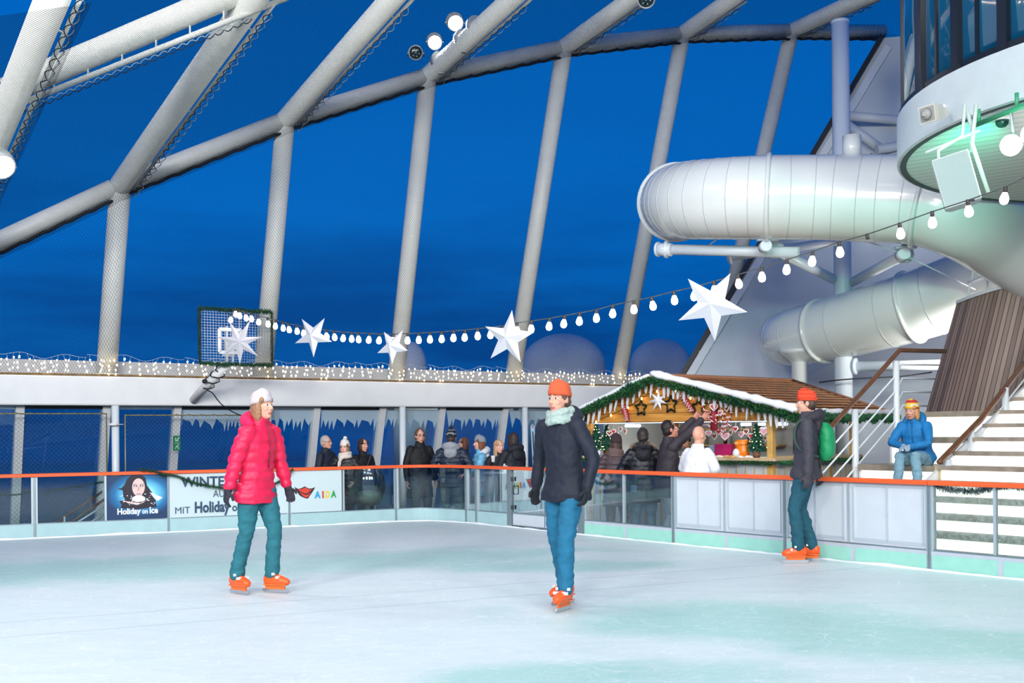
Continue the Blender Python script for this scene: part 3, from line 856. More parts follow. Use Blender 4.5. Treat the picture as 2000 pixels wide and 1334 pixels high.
# upper beam and its rail at the top left
ua = on_plane(14, 196, bases[0], wu); ub = on_plane(492, 4, bases[1], wu); ub2 = ub + (ub - ua) * 0.25
root = thing('upper_beam', ua, 'long upper roof beam crossing the top left corner', 'beam')
mb = MB(); mb.tube([ua + V((0, 0, 0.12)), ub2 + V((0, 0, 0.22))], 0.15, 20); obj('beam_tube', mb, RIBM, root)
mb = MB(); mb.tube([ua + V((0, 0, -0.1)), ub2 + V((0, 0, -0.12))], 0.035, 10)
for k in range(9):
    p_ = ua.lerp(ub2, k / 9 + 0.04); mb.tube([p_ + V((0, 0, -0.11)), p_ + V((0, 0, 0.12))], 0.012, 6)
obj('rail', mb, RIBM, root)
# scalloped net lacing along every arm
LACE = M('net_lacing_cord', (170, 186, 196), 0.7)
lace_names = ['net lacing beside the leftmost roof arm', 'net lacing along the arm of the first full rib', 'net lacing along the arm behind the backboard rib', 'net lacing below the floodlights', 'net lacing along the middle roof arm', 'net lacing along the arm above the slide', 'net lacing along the rightmost roof arm']
for i in range(7):
    a, c_ = kinks[i], tops[i]; sd = wu * 0.21 + V((0, 0, -0.16))
    L = (c_ - a).length; dd = (c_ - a).normalized(); k = max(6, int(L / 0.22)); w = wu * 0.05
    mb = MB()
    for sg_ in (-1, 1):
        mb.tube([a + sd + dd * (L * j / (k * 6)) + w * (sg_ * abs(math.sin(PI * j / 6.0))) + V((0, 0, 0.01 * math.sin(j))) for j in range(k * 6 + 1)], 0.0065, 5, 0 if sg_ > 0 else 1)
    tag(obj('net_lacing', mb, [LACE, M('net_lacing_dark', (36, 44, 54), 0.8)]), lace_names[i], 'rope', 'net lacings of the roof')
a, c_ = ua, ub
mb = MB(); k = 26
for sg_ in (-1, 1):
    mb.tube([a.lerp(c_, j / (k * 6)) + V((0, 0, -0.2)) + V((0, 0, 0.035 * sg_ * abs(math.sin(PI * j / 6.0)))) for j in range(k * 6 + 1)], 0.0065, 5, 0 if sg_ > 0 else 1)
tag(obj('net_lacing', mb, [LACE, MATS['net_lacing_dark']]), 'net lacing below the long upper roof beam', 'rope', 'net lacings of the roof')
# nets: one side net and one roof net per bay
def netgrid(a, b_, c_, d_, n=6, m=6, sag=V((0, 0, 0))):
    rows = []
    for i in range(n + 1):
        l, r_ = lerp(a, d_, i / n), lerp(b_, c_, i / n)
        rows.append([lerp(l, r_, j / m) + sag * (math.sin(PI * i / n) * math.sin(PI * j / m)) for j in range(m + 1)])
    return rows
bays = ['far left bay', 'bay left of the backboard', 'bay right of the backboard', 'middle bay under the floodlights', 'bay left of the slide', 'bay above the slide', 'rightmost bay next to the hull']
inn = wn * 0.24
foot_end = wall_at(1420, 0.0) + wu * 3.2
for i in range(7):
    a = bases[i] + wn * 0.26; b_ = (bases[i + 1] + wn * 0.26) if i < 6 else V((foot_end.x, foot_end.y, BT))
    mb = MB(); mb.sheet(netgrid(a, b_, ks[i + 1] + inn + V((0, 0, -0.12)), ks[i] + inn + V((0, 0, -0.12))))
    tag(obj('side_net', mb, NET_SIDE), 'fine dark safety net hanging in the ' + bays[i], 'net', 'side nets of the dome')
    if i < 6:
        t1 = tops[i] + (tops[i] - kinks[i]) * 0.3; t2 = tops[i + 1] + (tops[i + 1] - kinks[i + 1]) * 0.3
        dn = V((0, 0, -0.17)) + wn * 0.1
    else:
        t1 = tops[i] + (tops[i] - kinks[i]) * 0.3; t2 = t1 + (kx_end - ks[i]); dn = V((0, 0, -0.17)) + wn * 0.1
    sd = wu * 0.21
    mb = MB(); mb.sheet(netgrid(ks[i] + dn + sd * 0.9, ks[i + 1] + dn + sd * 0.9, t2 + dn + sd, t1 + dn + sd, sag=V((0, 0, -0.1))))
    tag(obj('roof_net', mb, NET_ROOF), 'dense dark roof net spanning the ' + bays[i], 'net', 'roof nets of the dome')
a0 = kinks[0] + V((0, 0, -0.17)) + wu * 0.3; t0 = tops[0]
mb = MB(); mb.sheet(netgrid(ks[0] + V((0, 0, -0.17)) - wu * 2.6 + V((0, 0, -1.2)), a0, t0 + wu * 0.3 + V((0, 0, -0.17)), t0 - wu * 2.6 + V((0, 0, -1.2))))
tag(obj('roof_net', mb, NET_ROOF), 'dense dark roof net left of the leftmost roof arm', 'net', 'roof nets of the dome')

# ---------------------------------------------------------------- floodlights
LAMPW = M('flood_lens_lit', (255, 250, 240), 0.3, emit=(255, 246, 232), estr=30)
LENSD = M('flood_lens_dark', (22, 36, 44), 0.15)
LEDS = M('flood_reflectors', (120, 170, 165), 0.3)
HOUS = M('flood_housing', (178, 184, 186), 0.45, 0.3)
def flood(pos, aim, lit, label, r=0.13, power=0):
    root = thing('floodlight', pos, label, 'lamp', 'dome floodlights')
    ax = (V(aim) - pos).normalized()
    mb = MB(); mb.lathe([(0.02, -0.16), (r * 0.7, -0.14), (r * 0.95, -0.06), (r, 0.0), (r * 1.02, 0.05), (r * 0.9, 0.055), (r * 0.88, 0.02), (0.01, 0.02)], pos, 20, 0, ax)
    for k in range(5): mb.lathe([(r * 1.06, -0.12 + k * 0.025), (r * 1.06, -0.115 + k * 0.025)], pos, 20, 0, ax)
    obj('housing', mb, HOUS, root)
    lens = MB(); lens.lathe([(r * 0.88, 0.03), (r * 0.6, 0.045), (0.005, 0.05)], pos, 20, 0, ax)
    l = obj('lens', lens, LAMPW if lit else LENSD, root)
    if not lit:
        x = ax.orthogonal().normalized(); y = ax.cross(x)
        mb = MB()
        for k in range(7):
            c_ = pos + ax * 0.052 + ((x * math.cos(k * PI / 3) + y * math.sin(k * PI / 3)) * r * 0.5 if k < 6 else V((0, 0, 0)))
            mb.ell(c_, 0.016, 0, 8, 6)
        obj('reflector', mb, LEDS, l)
    mb = MB(); x = ax.cross(V((0, 0, 1))).normalized()
    mb.tube([pos + x * r * 1.1, pos + x * r * 1.15 - ax * 0.2 + V((0, 0, -0.06)), pos - x * r * 1.15 - ax * 0.2 + V((0, 0, -0.06)), pos - x * r * 1.1], 0.014, 6)
    obj('bracket', mb, HOUS, root)
    if lit and power:
        spot('floodlight_beam', pos + ax * 0.12, aim, power, (1, 0.97, 0.93), 95, 0.7, 0.12)
    return root
flood(on_plane(812, 103, bases[3] - wu * 0.15, wu), P(700, 160, 5), False, 'unlit round floodlight at the lower end of the roof arm', 0.13)
flood(on_plane(849, 82, bases[3] - wu * 0.12, wu), P(1000, 900, 9), True, 'lower lit floodlight on the roof arm', 0.135, 220)
flood(on_plane(889, 44, bases[3] - wu * 0.05, wu), P(1300, 900, 9), True, 'upper lit floodlight on the roof arm', 0.145, 220)
flood(P(1, 322, 12.5), P(500, 1000, 9), True, 'lit floodlight cut off at the left edge', 0.15, 200)
flood(P(1262, -2, 19.3), P(1200, 900, 9), False, 'unlit floodlight at the top edge above the slide', 0.15)
for k, (px, py) in enumerate([(860, 120), (905, 78), (930, 52)]):
    c_ = on_plane(px, py, bases[3], wu); dd = (tops[3] - kinks[3]).normalized()
    mb = MB(); mb.tube([c_ - dd * 0.05, c_ + dd * 0.05], RR * 1.13, 20); mb.box(c_ + V((0, 0, -RR * 1.2)), (0.08, 0.08, 0.06))
    tag(obj('pipe_clamp', mb, HOUS), ['lower', 'middle', 'upper'][k] + ' pipe clamp on the floodlight arm', 'clamp', 'pipe clamps of the floodlight arm')
# ---------------------------------------------------------------- icicle light strings along the side
LEDW = M('fairy_led', (255, 236, 200), 0.4, emit=(255, 222, 170), estr=9)
CABW = M('white_cable', (206, 220, 235), 0.5)
rnd = random.Random(21)
base_l = wall_at(-40, 0.02); base_r = wall_at(1310, 0.02)
nstr = 9
names_s = ['at the far left edge', 'left of the first full rib', 'right of the first full rib', 'below the basketball backboard', 'right of the basketball backboard', 'left of the middle rib', 'around the middle rib', 'above the centre skater', 'above the market stall roof']
bulb_proto = None
for s_ in range(nstr):
    a = base_l.lerp(base_r, s_ / nstr); c_ = base_l.lerp(base_r, (s_ + 1) / nstr)
    L = (c_ - a).length; zt = BT + 0.335
    root = thing('icicle_light_string', a + V((0, 0, BT)), 'white icicle fairy light string ' + names_s[s_], 'string lights', 'icicle light strings on the white band')
    # root placed on the rail; points given in world space
    sag = lambda x: zt + 0.02 * math.sin(x * 5) - 0.06 * (0.5 - 0.5 * math.cos(2 * PI * x / 0.62)) + 0.03 * noise.noise(V((x + s_ * 5, 0, 3)))
    mb = MB(); mb.tube([a.lerp(c_, k / 40) + V((0, 0, sag(L * k / 40))) for k in range(41)], 0.0035, 5)
    spots = []
    x = 0.05
    while x < L - 0.02:
        nb = rnd.choice([2, 3, 3, 4, 5]); p = a + wu * x + V((0, 0, sag(x))); pts = [p.copy()]
        for k in range(nb):
            p = p + wu * rnd.gauss(0, 0.018) + V((0, 0, -0.065 - 0.025 * rnd.random())) + wn * rnd.gauss(0, 0.006)
            if p.z < BT + 0.02: break
            pts.append(p.copy()); spots.append(p + wu * rnd.choice((-1, 1)) * 0.016 + wn * 0.006)
        if len(pts) > 1: mb.tube(pts, 0.0028, 4)
        x += 0.085 + 0.05 * rnd.random()
    obj('cable', mb, CABW, root)
    if bulb_proto is None:
        bm_ = MB(); bm_.lathe([(0.0, 0.013), (0.006, 0.008), (0.0075, 0.0), (0.006, -0.008), (0.0, -0.013)], (0, 0, 0), 6)
        bulb_me = mesh_of('led_bulb', bm_, LEDW, V((0, 0, 0))); bulb_proto = True
    for p in spots[:98]:
        o = bpy.data.objects.new('led_bulb', bulb_me); C.objects.link(o); o.parent = root; o.location = p - root.location
        f = 1.1 + 0.8 * rnd.random(); o.scale = (f, f, f)
# ---------------------------------------------------------------- ball nets between band and boards
GOLD = M('net_frame_gold', (150, 142, 104), 0.4, 0.5)
def ball_net(pxl, pxr, pyt, off, label):
    z1 = on_plane((pxl + pxr) / 2, pyt, W0 + wn * off, wn).z
    a, c_ = wall_at(pxl, off), wall_at(pxr, off)
    root = thing('ball_net', a + V((0, 0, DECK)), label, 'net', 'ball nets beside the rink')
    up = lambda p, z: V((p.x, p.y, z))
    mb = MB(); mb.tube([up(a, DECK), up(a, z1), up(c_, z1), up(c_, DECK)], 0.014, 8); obj('frame', mb, GOLD, root)
    mb = MB(); L = (c_ - a).length; k = int(L * 14)
    mb.tube([up(a.lerp(c_, j / k), z1 + 0.018 * math.sin(j * PI)) + V((0, 0, 0.016 * math.cos(j * PI / 1.5))) + wn * 0.016 * math.sin(j * PI / 1.5) for j in range(k + 1)], 0.006, 5); obj('lacing', mb, M('olive_cord', (90, 88, 62), 0.8), root)
    mb = MB(); mb.sheet([[up(a, z1), up(c_, z1)], [up(a, DECK), up(c_, DECK)]]); obj('netting', mb, NET_FENCE, root)
    return root
ball_net(-120, 208, 808, 0.05, 'framed ball net at the left edge')
ball_net(244, 509, 811, 0.05, 'framed ball net behind the wide winter banner')
q = wall_at(226, 0.0); 
mb = MB(); z = on_plane(226, 829, q, wn).z
mb.tube([wall_at(211, 0.05) + V((0, 0, z)), wall_at(241, 0.05) + V((0, 0, z))], 0.008, 8); mb.tube([wall_at(222, 0.0) + V((0, 0, z - 0.02)), wall_at(222, 0.0) + V((0, 0, z + 0.02))], 0.07, 16)
tag(obj('net_clip', mb, WHITE), 'small white clip joining the ball nets to the round column', 'clip')
# emergency exit sign on a mullion
EG = M('exit_green', (20, 122, 78), 0.4); EW = M('exit_white', (196, 232, 214), 0.4)
pl = wall_at(345, -0.10)
ax = on_plane(339, 851, pl, wn); c2 = on_plane(353, 880, pl, wn)
root = thing('exit_sign', V(((ax.x + c2.x) / 2, (ax.y + c2.y) / 2, c2.z)), 'small green emergency sign with white arrow on a window post', 'sign')
w_ = (V((c2.x - ax.x, c2.y - ax.y, 0))).length; h_ = ax.z - c2.z; o_ = V((ax.x, ax.y, c2.z))
mb = MB(); mb.bar(o_ + V((0, 0, h_ / 2)) - wn * 0.02, o_ + wu * w_ + V((0, 0, h_ / 2)) - wn * 0.02, 0.02, h_); obj('plate', mb, EG, root)
def ep(u, v): return o_ + wu * (u * w_) + V((0, 0, v * h_)) + wn * 0.001
mb = MB()
mb.poly([ep(*x) for x in ((0.22, 0.62), (0.30, 0.62), (0.30, 0.66), (0.36, 0.66), (0.66, 0.62), (0.22, 0.62))])
for pts in [((0.22, 0.62), (0.22, 0.86), (0.34, 0.86), (0.34, 0.68), (0.66, 0.68), (0.66, 0.62)), ((0.36, 0.66), (0.44, 0.62), (0.82, 0.86), (0.72, 0.92)),
            ((0.1, 0.51), (0.9, 0.51), (0.9, 0.485), (0.1, 0.485)), ((0.18, 0.12), (0.26, 0.10), (0.42, 0.24), (0.36, 0.30)), ((0.36, 0.30), (0.46, 0.36), (0.66, 0.26), (0.60, 0.20)), ((0.58, 0.34), (0.72, 0.34), (0.72, 0.42), (0.58, 0.42)), ((0.6, 0.12), (0.74, 0.12), (0.68, 0.22), (0.6, 0.22))]:
    mb.poly([ep(*x) for x in pts])
obj('pictogram', mb, EW, root)
# ---------------------------------------------------------------- basketball backboard
pb = wall_at(460, 1.15)
def bb(px, py, off=0.0): return on_plane(px, py, pb + wn * off, wn)
tl, br_ = bb(388, 602), bb(531, 714)
z0, z1 = br_.z, tl.z; a = V((tl.x, tl.y, 0)); c_ = V((br_.x, br_.y, 0))
root = thing('basketball_backboard', a.lerp(c_, 0.5) + V((0, 0, z0)), 'white wire basketball backboard on a slanted arm framed with greenery', 'backboard')
uz = lambda t_, z: a.lerp(c_, t_) + V((0, 0, z))
mb = MB(); nx, ny = 26, 20
for i in range(nx + 1): mb.tube([uz(i / nx, z0), uz(i / nx, z1)], 0.0035, 4)
for j in range(ny + 1): mb.tube([uz(0, z0 + (z1 - z0) * j / ny), uz(1, z0 + (z1 - z0) * j / ny)], 0.0035, 4)
obj('wire_grid', mb, M('galvanised_wire', (196, 208, 216), 0.4, 0.3), root)
mb = MB()
u0, u1, v0, v1 = 0.27, 0.57, z0 + (z1 - z0) * 0.22, z0 + (z1 - z0) * 0.64
t_ = 0.055
for p_, q_ in ((uz(u0, v0), uz(u1, v0)), (uz(u0, v1), uz(u1, v1)), (uz(u0, v0), uz(u0, v1)), (uz(u1, v0), uz(u1, v1))): mb.bar(p_ + wn * 0.012, q_ + wn * 0.012, 0.012 if abs(p_.z - q_.z) < .01 else t_, t_ if abs(p_.z - q_.z) < .01 else 0.012, up=(0, 0, 1) if abs(p_.z - q_.z) < .01 else wn)
obj('target_square', mb, WHITE, root)
mb = MB(); fr = [uz(0, z0), uz(1, z0), uz(1, z1), uz(0, z1)]; mb.tube(fr, 0.012, 6, closed=True); obj('frame', mb, WHITE2, root)
hub = uz(0.42, z0 + 0.1) - wn * 0.08
mb = MB()
for u in (0.38, 0.46): mb.bar(uz(u, z0 + 0.02) - wn * 0.02, uz(u, z0 + (z1 - z0) * 0.7) - wn * 0.02, 0.03, 0.04, up=wn)
mb.box(uz(0.42, z0 + 0.28) - wn * 0.05, (0.16, 0.08, 0.3), 0, math.atan2(wu.y, wu.x))
obj('bracket', mb, WHITE2, root)
arm_foot = wall_at(378, 0.0) + V((0, 0, BB + 0.10)); arm_top = uz(0.36, z0 - 0.02) - wn * 0.05
mb = MB(); mb.tube([arm_foot, arm_top], 0.075, 16); obj('arm', mb, WHITE, root)
mb = MB(); mb.tube([arm_foot + (arm_top - arm_foot) * 0.75, hub], 0.03, 10); obj('stay', mb, WHITE2, root)
rnd = random.Random(4)
gp = [p_ + V((0, 0, 0.0)) for p_ in fr + [fr[0]]]
gpp = []
for p_, q_ in zip(gp, gp[1:]): gpp += [p_.lerp(q_, k / 10) + V((0, 0, 0.008 * math.sin(k * 1.7))) for k in range(10)]
gpp.append(gp[0])
garland([p_ + wn * 0.02 for p_ in gpp], 0.062, 'thin green garland framing the basketball backboard', 1500)
mb = MB(); 
for k in range(3):
    c0 = arm_foot.lerp(arm_top, 0.45 + 0.16 * k); ax_ = (arm_top - arm_foot).normalized(); x = ax_.orthogonal().normalized(); y = ax_.cross(x)
    mb.tube([c0 + (x * math.cos(j * PI / 8) + y * math.sin(j * PI / 8)) * (0.09 + 0.02 * (j % 5 == 0)) + ax_ * 0.01 * j for j in range(17)], 0.010, 6)
mb.tube(smooth_path([arm_foot.lerp(arm_top, 0.45) + V((0, 0, -0.09)), P(415, 768, 19.0), P(433, 790, 19.2), P(462, 808, 19.5), P(500, 820, 19.7), P(520, 828, 19.75)]), 0.010, 6)
mb.ell(arm_foot.lerp(arm_top, 0.55) + wn * 0.06 - wu * 0.12, (0.045, 0.04, 0.04), 0, 8, 6); mb.ell(arm_foot.lerp(arm_top, 0.55) + wn * 0.07 - wu * 0.02 + V((0, 0, 0.05)), (0.04, 0.05, 0.07), 0, 8, 6)
tag(obj('power_cable', mb, DARK), 'black power cable wound round the backboard arm', 'cable')

# ---------------------------------------------------------------- festoon with bulbs and paper stars
fa = P(456, 609, 18.0); fb = P(2010, 362, 9.0)
fa2, fb2 = V((fa.x, fa.y, 0)), V((fb.x, fb.y, 0)); fu = (fb2 - fa2).normalized(); fn = V((fu.y, -fu.x, 0))
def fp(px, py, off=0.0): return on_plane(px, py, fa2 + fn * off, fn)
bulbs = [(451, 624), (460, 613), (468, 616), (480, 620), (491, 622), (505, 628), (523, 632), (538, 636), (553, 640), (564, 643), (580, 646), (593, 650), (605, 650), (620, 653), (637, 656), (653, 658), (671, 660), (687, 661), (700, 662), (721, 663), (741, 664), (768, 665), (796, 664), (818, 663), (840, 662), (863, 661), (886, 659), (908, 658), (933, 655), (958, 653), (983, 650), (1010, 645), (1038, 641), (1073, 636), (1102, 631), (1132, 626), (1165, 620), (1197, 611), (1238, 603), (1274, 596), (1317, 585), (1356, 577), (1395, 566), (1442, 553), (1488, 540), (1537, 525), (1587, 509), (1640, 491), (1695, 476), (1758, 455), (1821, 433), (1891, 411), (1963, 386)]
BULBM = M('lit_bulb', (255, 244, 232), 0.2, emit=(255, 232, 212), estr=13)
SOCK = M('bulb_socket', (52, 46, 44), 0.5)
root = thing('festoon_light_string', fp(1010, 640), 'long festoon string of round white bulbs sagging across the scene', 'string lights')
wire_pts = []
scl = lambda p: 1.0
bm_ = MB(); bm_.lathe([(0.004, 0.008), (0.018, 0.0), (0.027, -0.020), (0.036, -0.046), (0.036, -0.066), (0.026, -0.088), (0.004, -0.097)], (0, 0, 0), 12)
bulb_me2 = mesh_of('bulb', bm_, BULBM, V((0, 0, 0)))
bm_ = MB(); bm_.lathe([(0.008, 0.052), (0.017, 0.045), (0.018, 0.0), (0.014, -0.002)], (0, 0, 0), 8)
sock_me = mesh_of('socket', bm_, SOCK, V((0, 0, 0)))
for i, (px, py) in enumerate(bulbs):
    c0 = fp(px, py); top = c0 + V((0, 0, 0.04)); wp = top + V((0, 0, 0.045)); wire_pts.append(wp)
    so = bpy.data.objects.new('socket', sock_me); C.objects.link(so); so.parent = root; so.location = top - root.location
    so.rotation_euler = (rnd.gauss(0, 0.08), rnd.gauss(0, 0.08), 0)
    if px != 1695:
        bo = bpy.data.objects.new('bulb', bulb_me2); C.objects.link(bo); bo.parent = so
wire_pts.append(fb + V((0, 0, 0.085)))
mb = MB(); mb.tube(wire_pts, 0.0055, 6); obj('cable', mb, M('festoon_cable', (60, 66, 66), 0.6), root)
STARM = M('star_paper', (198, 200, 208), 0.6, emit=(255, 246, 238), estr=0.03)
def star(c, r, npt, rin, rot, dep, facing, label, name='paper_star', mat=None, group='paper stars on the light string', squash=1.0, top=None):
    """folded star with a ridge along every ray"""
    n = V(facing).normalized(); x = n.cross(V((0, 0, 1))).normalized(); y = V((0, 0, 1))
    if abs(n.z) > 0.1: y = x.cross(n).normalized()
    mb = MB(); pts = []
    for k in range(2 * npt):
        an = rot + PI * k / npt; rr_ = r if k % 2 == 0 else r * rin
        pts.append(V(c) + x * (math.cos(an) * rr_ * squash) + y * (math.sin(an) * rr_))
    vs = pts + [V(c) + n * dep, V(c) - n * dep]
    fs = []
    m = 2 * npt
    for k in range(m): fs += [(k, (k + 1) % m, m), ((k + 1) % m, k, m + 1)]
    mb.add(vs, fs)
    if top is not None: mb.tube([V(c) + y * r * 0.3, top], 0.003, 5)
    return tag(obj(name, mb, mat or STARM), label, 'star', group)
cf = -fn if fn.y > 0 else fn
cf = V((-0.25, -1, 0.05))
star(fp(468, 668, 0.10), 0.36, 7, 0.36, PI / 2 - 0.45, 0.09, V((0.1, -1, 0)), 'white seven pointed paper star in front of the backboard', top=fp(468, 617))
star(fp(612, 656, 0.08), 0.31, 5, 0.38, -PI / 2, 0.09, V((-0.3, -1, 0)), 'white five pointed paper star right of the backboard', top=fp(612, 650))
star(fp(767, 676, 0.08), 0.25, 5, 0.42, PI / 2 + 0.6, 0.09, V((-0.5, -1, 0.15)), 'small white paper star at the lowest sag of the lights', top=fp(767, 663))
star(fp(993, 660, 0.08), 0.33, 5, 0.4, PI / 2 + 0.15, 0.10, V((-0.4, -1, 0)), 'white paper star in front of the middle rib', top=fp(993, 648))
star(fp(1390, 596, 0.08), 0.36, 5, 0.40, PI / 2 + 0.55, 0.11, V((-0.35, -1, 0.05)), 'largest white paper star near the slide', top=fp(1395, 566))
# ---------------------------------------------------------------- distant ship cowls seen beyond the side
COWL = M('distant_cowl_paint', (206, 216, 228), 0.5)
for k, (px, py, d_, rx, rz_, lab) in enumerate([(1100, 716, 34, 1.3, 1.0, 'rounded pale blue cowl beyond the parapet right of the middle rib'), (800, 716, 33, 0.5, 0.75, 'small rounded cowl beyond the parapet below the light string'), (1290, 716, 36, 1.0, 0.9, 'low rounded cowl beyond the parapet near the hull wall')]):
    c_ = P(px, py, d_); mb = MB(); rs = []
    for j in range(9):
        th = PI / 2 * j / 8 * 0.999
        rs.append([c_ + V((rx * math.cos(th) * math.cos(2 * PI * i / 24), rx * 0.8 * math.cos(th) * math.sin(2 * PI * i / 24), rz_ * math.sin(th))) for i in range(24)])
    rs.insert(0, [V((p_.x, p_.y, DECK)) for p_ in rs[0]])
    mb.rings(rs); tag(obj('vent_cowl', mb, COWL), lab, 'cowl')

# ---------------------------------------------------------------- stairwell rails behind the leftmost boards
root = thing('stairwell_handrail', P(160, 1000, 16.9), 'pair of brown handrails of a stairwell behind the glass left of the poster', 'handrail')
for a_, b_ in (((108, 1022, 16.75), (206, 956, 17.2)), ((134, 1024, 16.65), (206, 974, 17.05))):
    mb = MB(); mb.tube([P(*a_), P(*b_)], 0.022, 10); obj('hand_grip', mb, WOODRAIL, root)
for a_, b_ in (((142, 1026, 16.65), (206, 986, 17.05)), ((160, 1030, 16.65), (206, 1002, 17.05)), ((126, 1009, 16.7), (126, 1052, 16.7)), ((202, 952, 17.15), (202, 1066, 17.15))):
    mb = MB(); mb.tube([P(*a_), P(*b_)], 0.014, 8); obj('rail_bar', mb, WHITE, root)
# ---------------------------------------------------------------- hull wall of the funnel behind the slide
HULL = M('hull_paint', (190, 200, 208), 0.5, var=0.05, vscale=1.5)
HA, HB, HC, HD = P(1322, 752, 25.0), P(1722, 74, 25.0), P(2180, 40, 22.8), P(2180, 830, 22.8)
hn = (HB - HA).cross(HD - HA).normalized()
if hn.y > 0: hn = -hn
HE = HA + (HA - HB) * 0.30; HF = P(2180, 960, 22.8); HX = (HC - HB) * 1.2; HC = HC + HX; HF = HF + HX
mb = MB(); mb.prism([HE, HB, HC, HF], -hn * 0.25); struct('wall_hull', mb, HULL)
def hp(px, py, off=0.02): return on_plane(px, py, HA + hn * off, hn)
mb = MB(); mb.bar(HE + hn * 0.03, HB + hn * 0.03, 0.10, 0.16, up=hn); struct('trim_3', mb, M('hull_edge_seal', (22, 28, 40), 0.5))
mb = MB()
mb.bar(hp(1338, 750, 0.1), hp(1735, 92, 0.1), 0.16, 0.12, up=hn)
for a_, b_ in [((1395, 745), (1480, 545)), ((1408, 745), (1412, 700)), ((1453, 745), (1500, 560)), ((1440, 585), (1560, 585)), ((1405, 640), (1490, 640)), ((1365, 690), (1480, 690)), ((1395, 715), (1560, 718)), ((1425, 740), (1440, 640)), ((1493, 575), (1580, 470))]:
    mb.bar(hp(*a_), hp(*b_), 0.09, 0.07, up=hn)
struct('trim_4', mb, M('hull_stiffener', (206, 214, 220), 0.5))
mb = MB()
for x0, x1 in ((1472, 1502), (1514, 1552)):
    mb.prism([hp(x0, 738, 0.03), hp(x0 + 4, 719, 0.03), hp(x1, 720, 0.03), hp(x1 - 2, 739, 0.03)], -hn * 0.03)
struct('window_12', mb, M('dark_hull_window', (74, 82, 92), 0.2))
mb = MB()
for a_, b_ in [((1652, 226), (1772, 236)), ((1655, 244), (1722, 292)), ((1712, 292), (1772, 282))]:
    mb.tube([hp(*a_, 0.7), hp(*b_, 0.5)], 0.10, 12)
tag(obj('hull_brace', mb, HULL), 'pale brace tubes between the tall post and the hull wall', 'brace')
# ---------------------------------------------------------------- tall post and braces
POSTM = M('tall_post_paint', (204, 216, 226), 0.4)
pt_ = P(1641, 46, 20.5); pbm = V((pt_.x, pt_.y, DECK))
root = thing('tall_post', pbm, 'tall white round post carrying the slide, rising above the stall roof', 'post')
mb = MB(); mb.tube([pbm, pt_], 0.158, 28); obj('shaft', mb, POSTM, root)
mb = MB(); mb.lathe([(0.16, 0), (0.165, 0.01), (0.165, 0.05), (0.10, 0.06), (0.002, 0.06)], pt_, 28); obj('cap', mb, POSTM, root)
def at_post(py): 
    p_ = on_plane(1645, py, pbm, V((0, 1, 0))); return V((pbm.x, pbm.y, p_.z))
def brace(a_, b_, r, label, flange=True):
    root = thing('brace_tube', a_, label, 'brace', 'white brace tubes of the slide')
    mb = MB(); mb.tube([a_, b_], r, 14); obj('tube', mb, POSTM, root)
    if flange:
        dd = (b_ - a_).normalized()
        mb = MB(); mb.lathe([(r * 1.0, -0.02), (r * 1.7, -0.02), (r * 1.7, 0.02), (r * 1.0, 0.03)], a_ + dd * 0.05, 14, 0, dd); obj('flange', mb, POSTM, root)
X16 = V((0.16, -0.03, 0))
brace(at_post(590) + X16, P(1895, 581, 19.5), 0.085, 'white brace tube running right from the tall post above the stairs')
brace(at_post(716) + X16, P(1860, 712, 19.5), 0.09, 'white brace tube at the height of the stall ridge')
brace(P(1768, 496, 17.2), at_post(552) + X16, 0.085, 'slanted brace tube from the post up to the slide flange')
brace(P(1512, 486, 17.6), at_post(545) - X16, 0.085, 'slanted brace tube left of the post under the slide')
brace(P(1296, 487, 18.3), P(1560, 493, 17.4), 0.085, 'long level tube under the left part of the slide')
brace(P(1420, 503, 19.6), P(1640, 470, 19.0), 0.075, 'rear brace tube under the slide behind the level one')
mb = MB(); mb.tube([P(1286, 487, 18.3), P(1312, 488, 18.2)], 0.105, 18); mb.tube([P(1283, 487, 18.32), P(1287, 487, 18.3)], 0.12, 18)
tag(obj('tube_end_cap', mb, POSTM), 'flanged end cap of the level tube at the left', 'cap')
for k, (px, py, d_, lab) in enumerate([(1494, 481, 17.2, 'round clamp joint below the middle slide flange'), (1763, 497, 16.9, 'round clamp joint below the right slide flange')]):
    c_ = P(px, py, d_); mb = MB(); mb.tube([c_ + V((0, -0.1, 0)), c_ + V((0, 0.12, 0))], 0.085, 18)
    mb.bar(c_ + V((-0.12, 0, 0.10)), c_ + V((0.2, 0, 0.10)), 0.12, 0.035); mb.bar(c_ + V((0.05, 0, 0.1)), c_ + V((0.05, 0.02, 0.3)), 0.12, 0.05)
    tag(obj('clamp_joint', mb, POSTM), lab, 'joint')
mb = MB()
for a_, b_ in [((1700, 300, 17.5), (1722, 312, 17.2)), ((1695, 472, 17), (1760, 495, 17)), ((1770, 500, 17), (1905, 565, 18)), ((1380, 483, 18), (1405, 463, 18))]:
    mb = MB(); mb.tube([P(*a_), P(*b_)], 0.012, 6)
    tag(obj('guy_wire', mb, POSTM), ['thin guy wire on top of the slide', 'thin guy wire under the slide left of the joint', 'long thin guy wire running down to the timber wall', 'short guy rod under the left end of the slide'][[1700, 1695, 1770, 1380].index(a_[0])], 'wire')
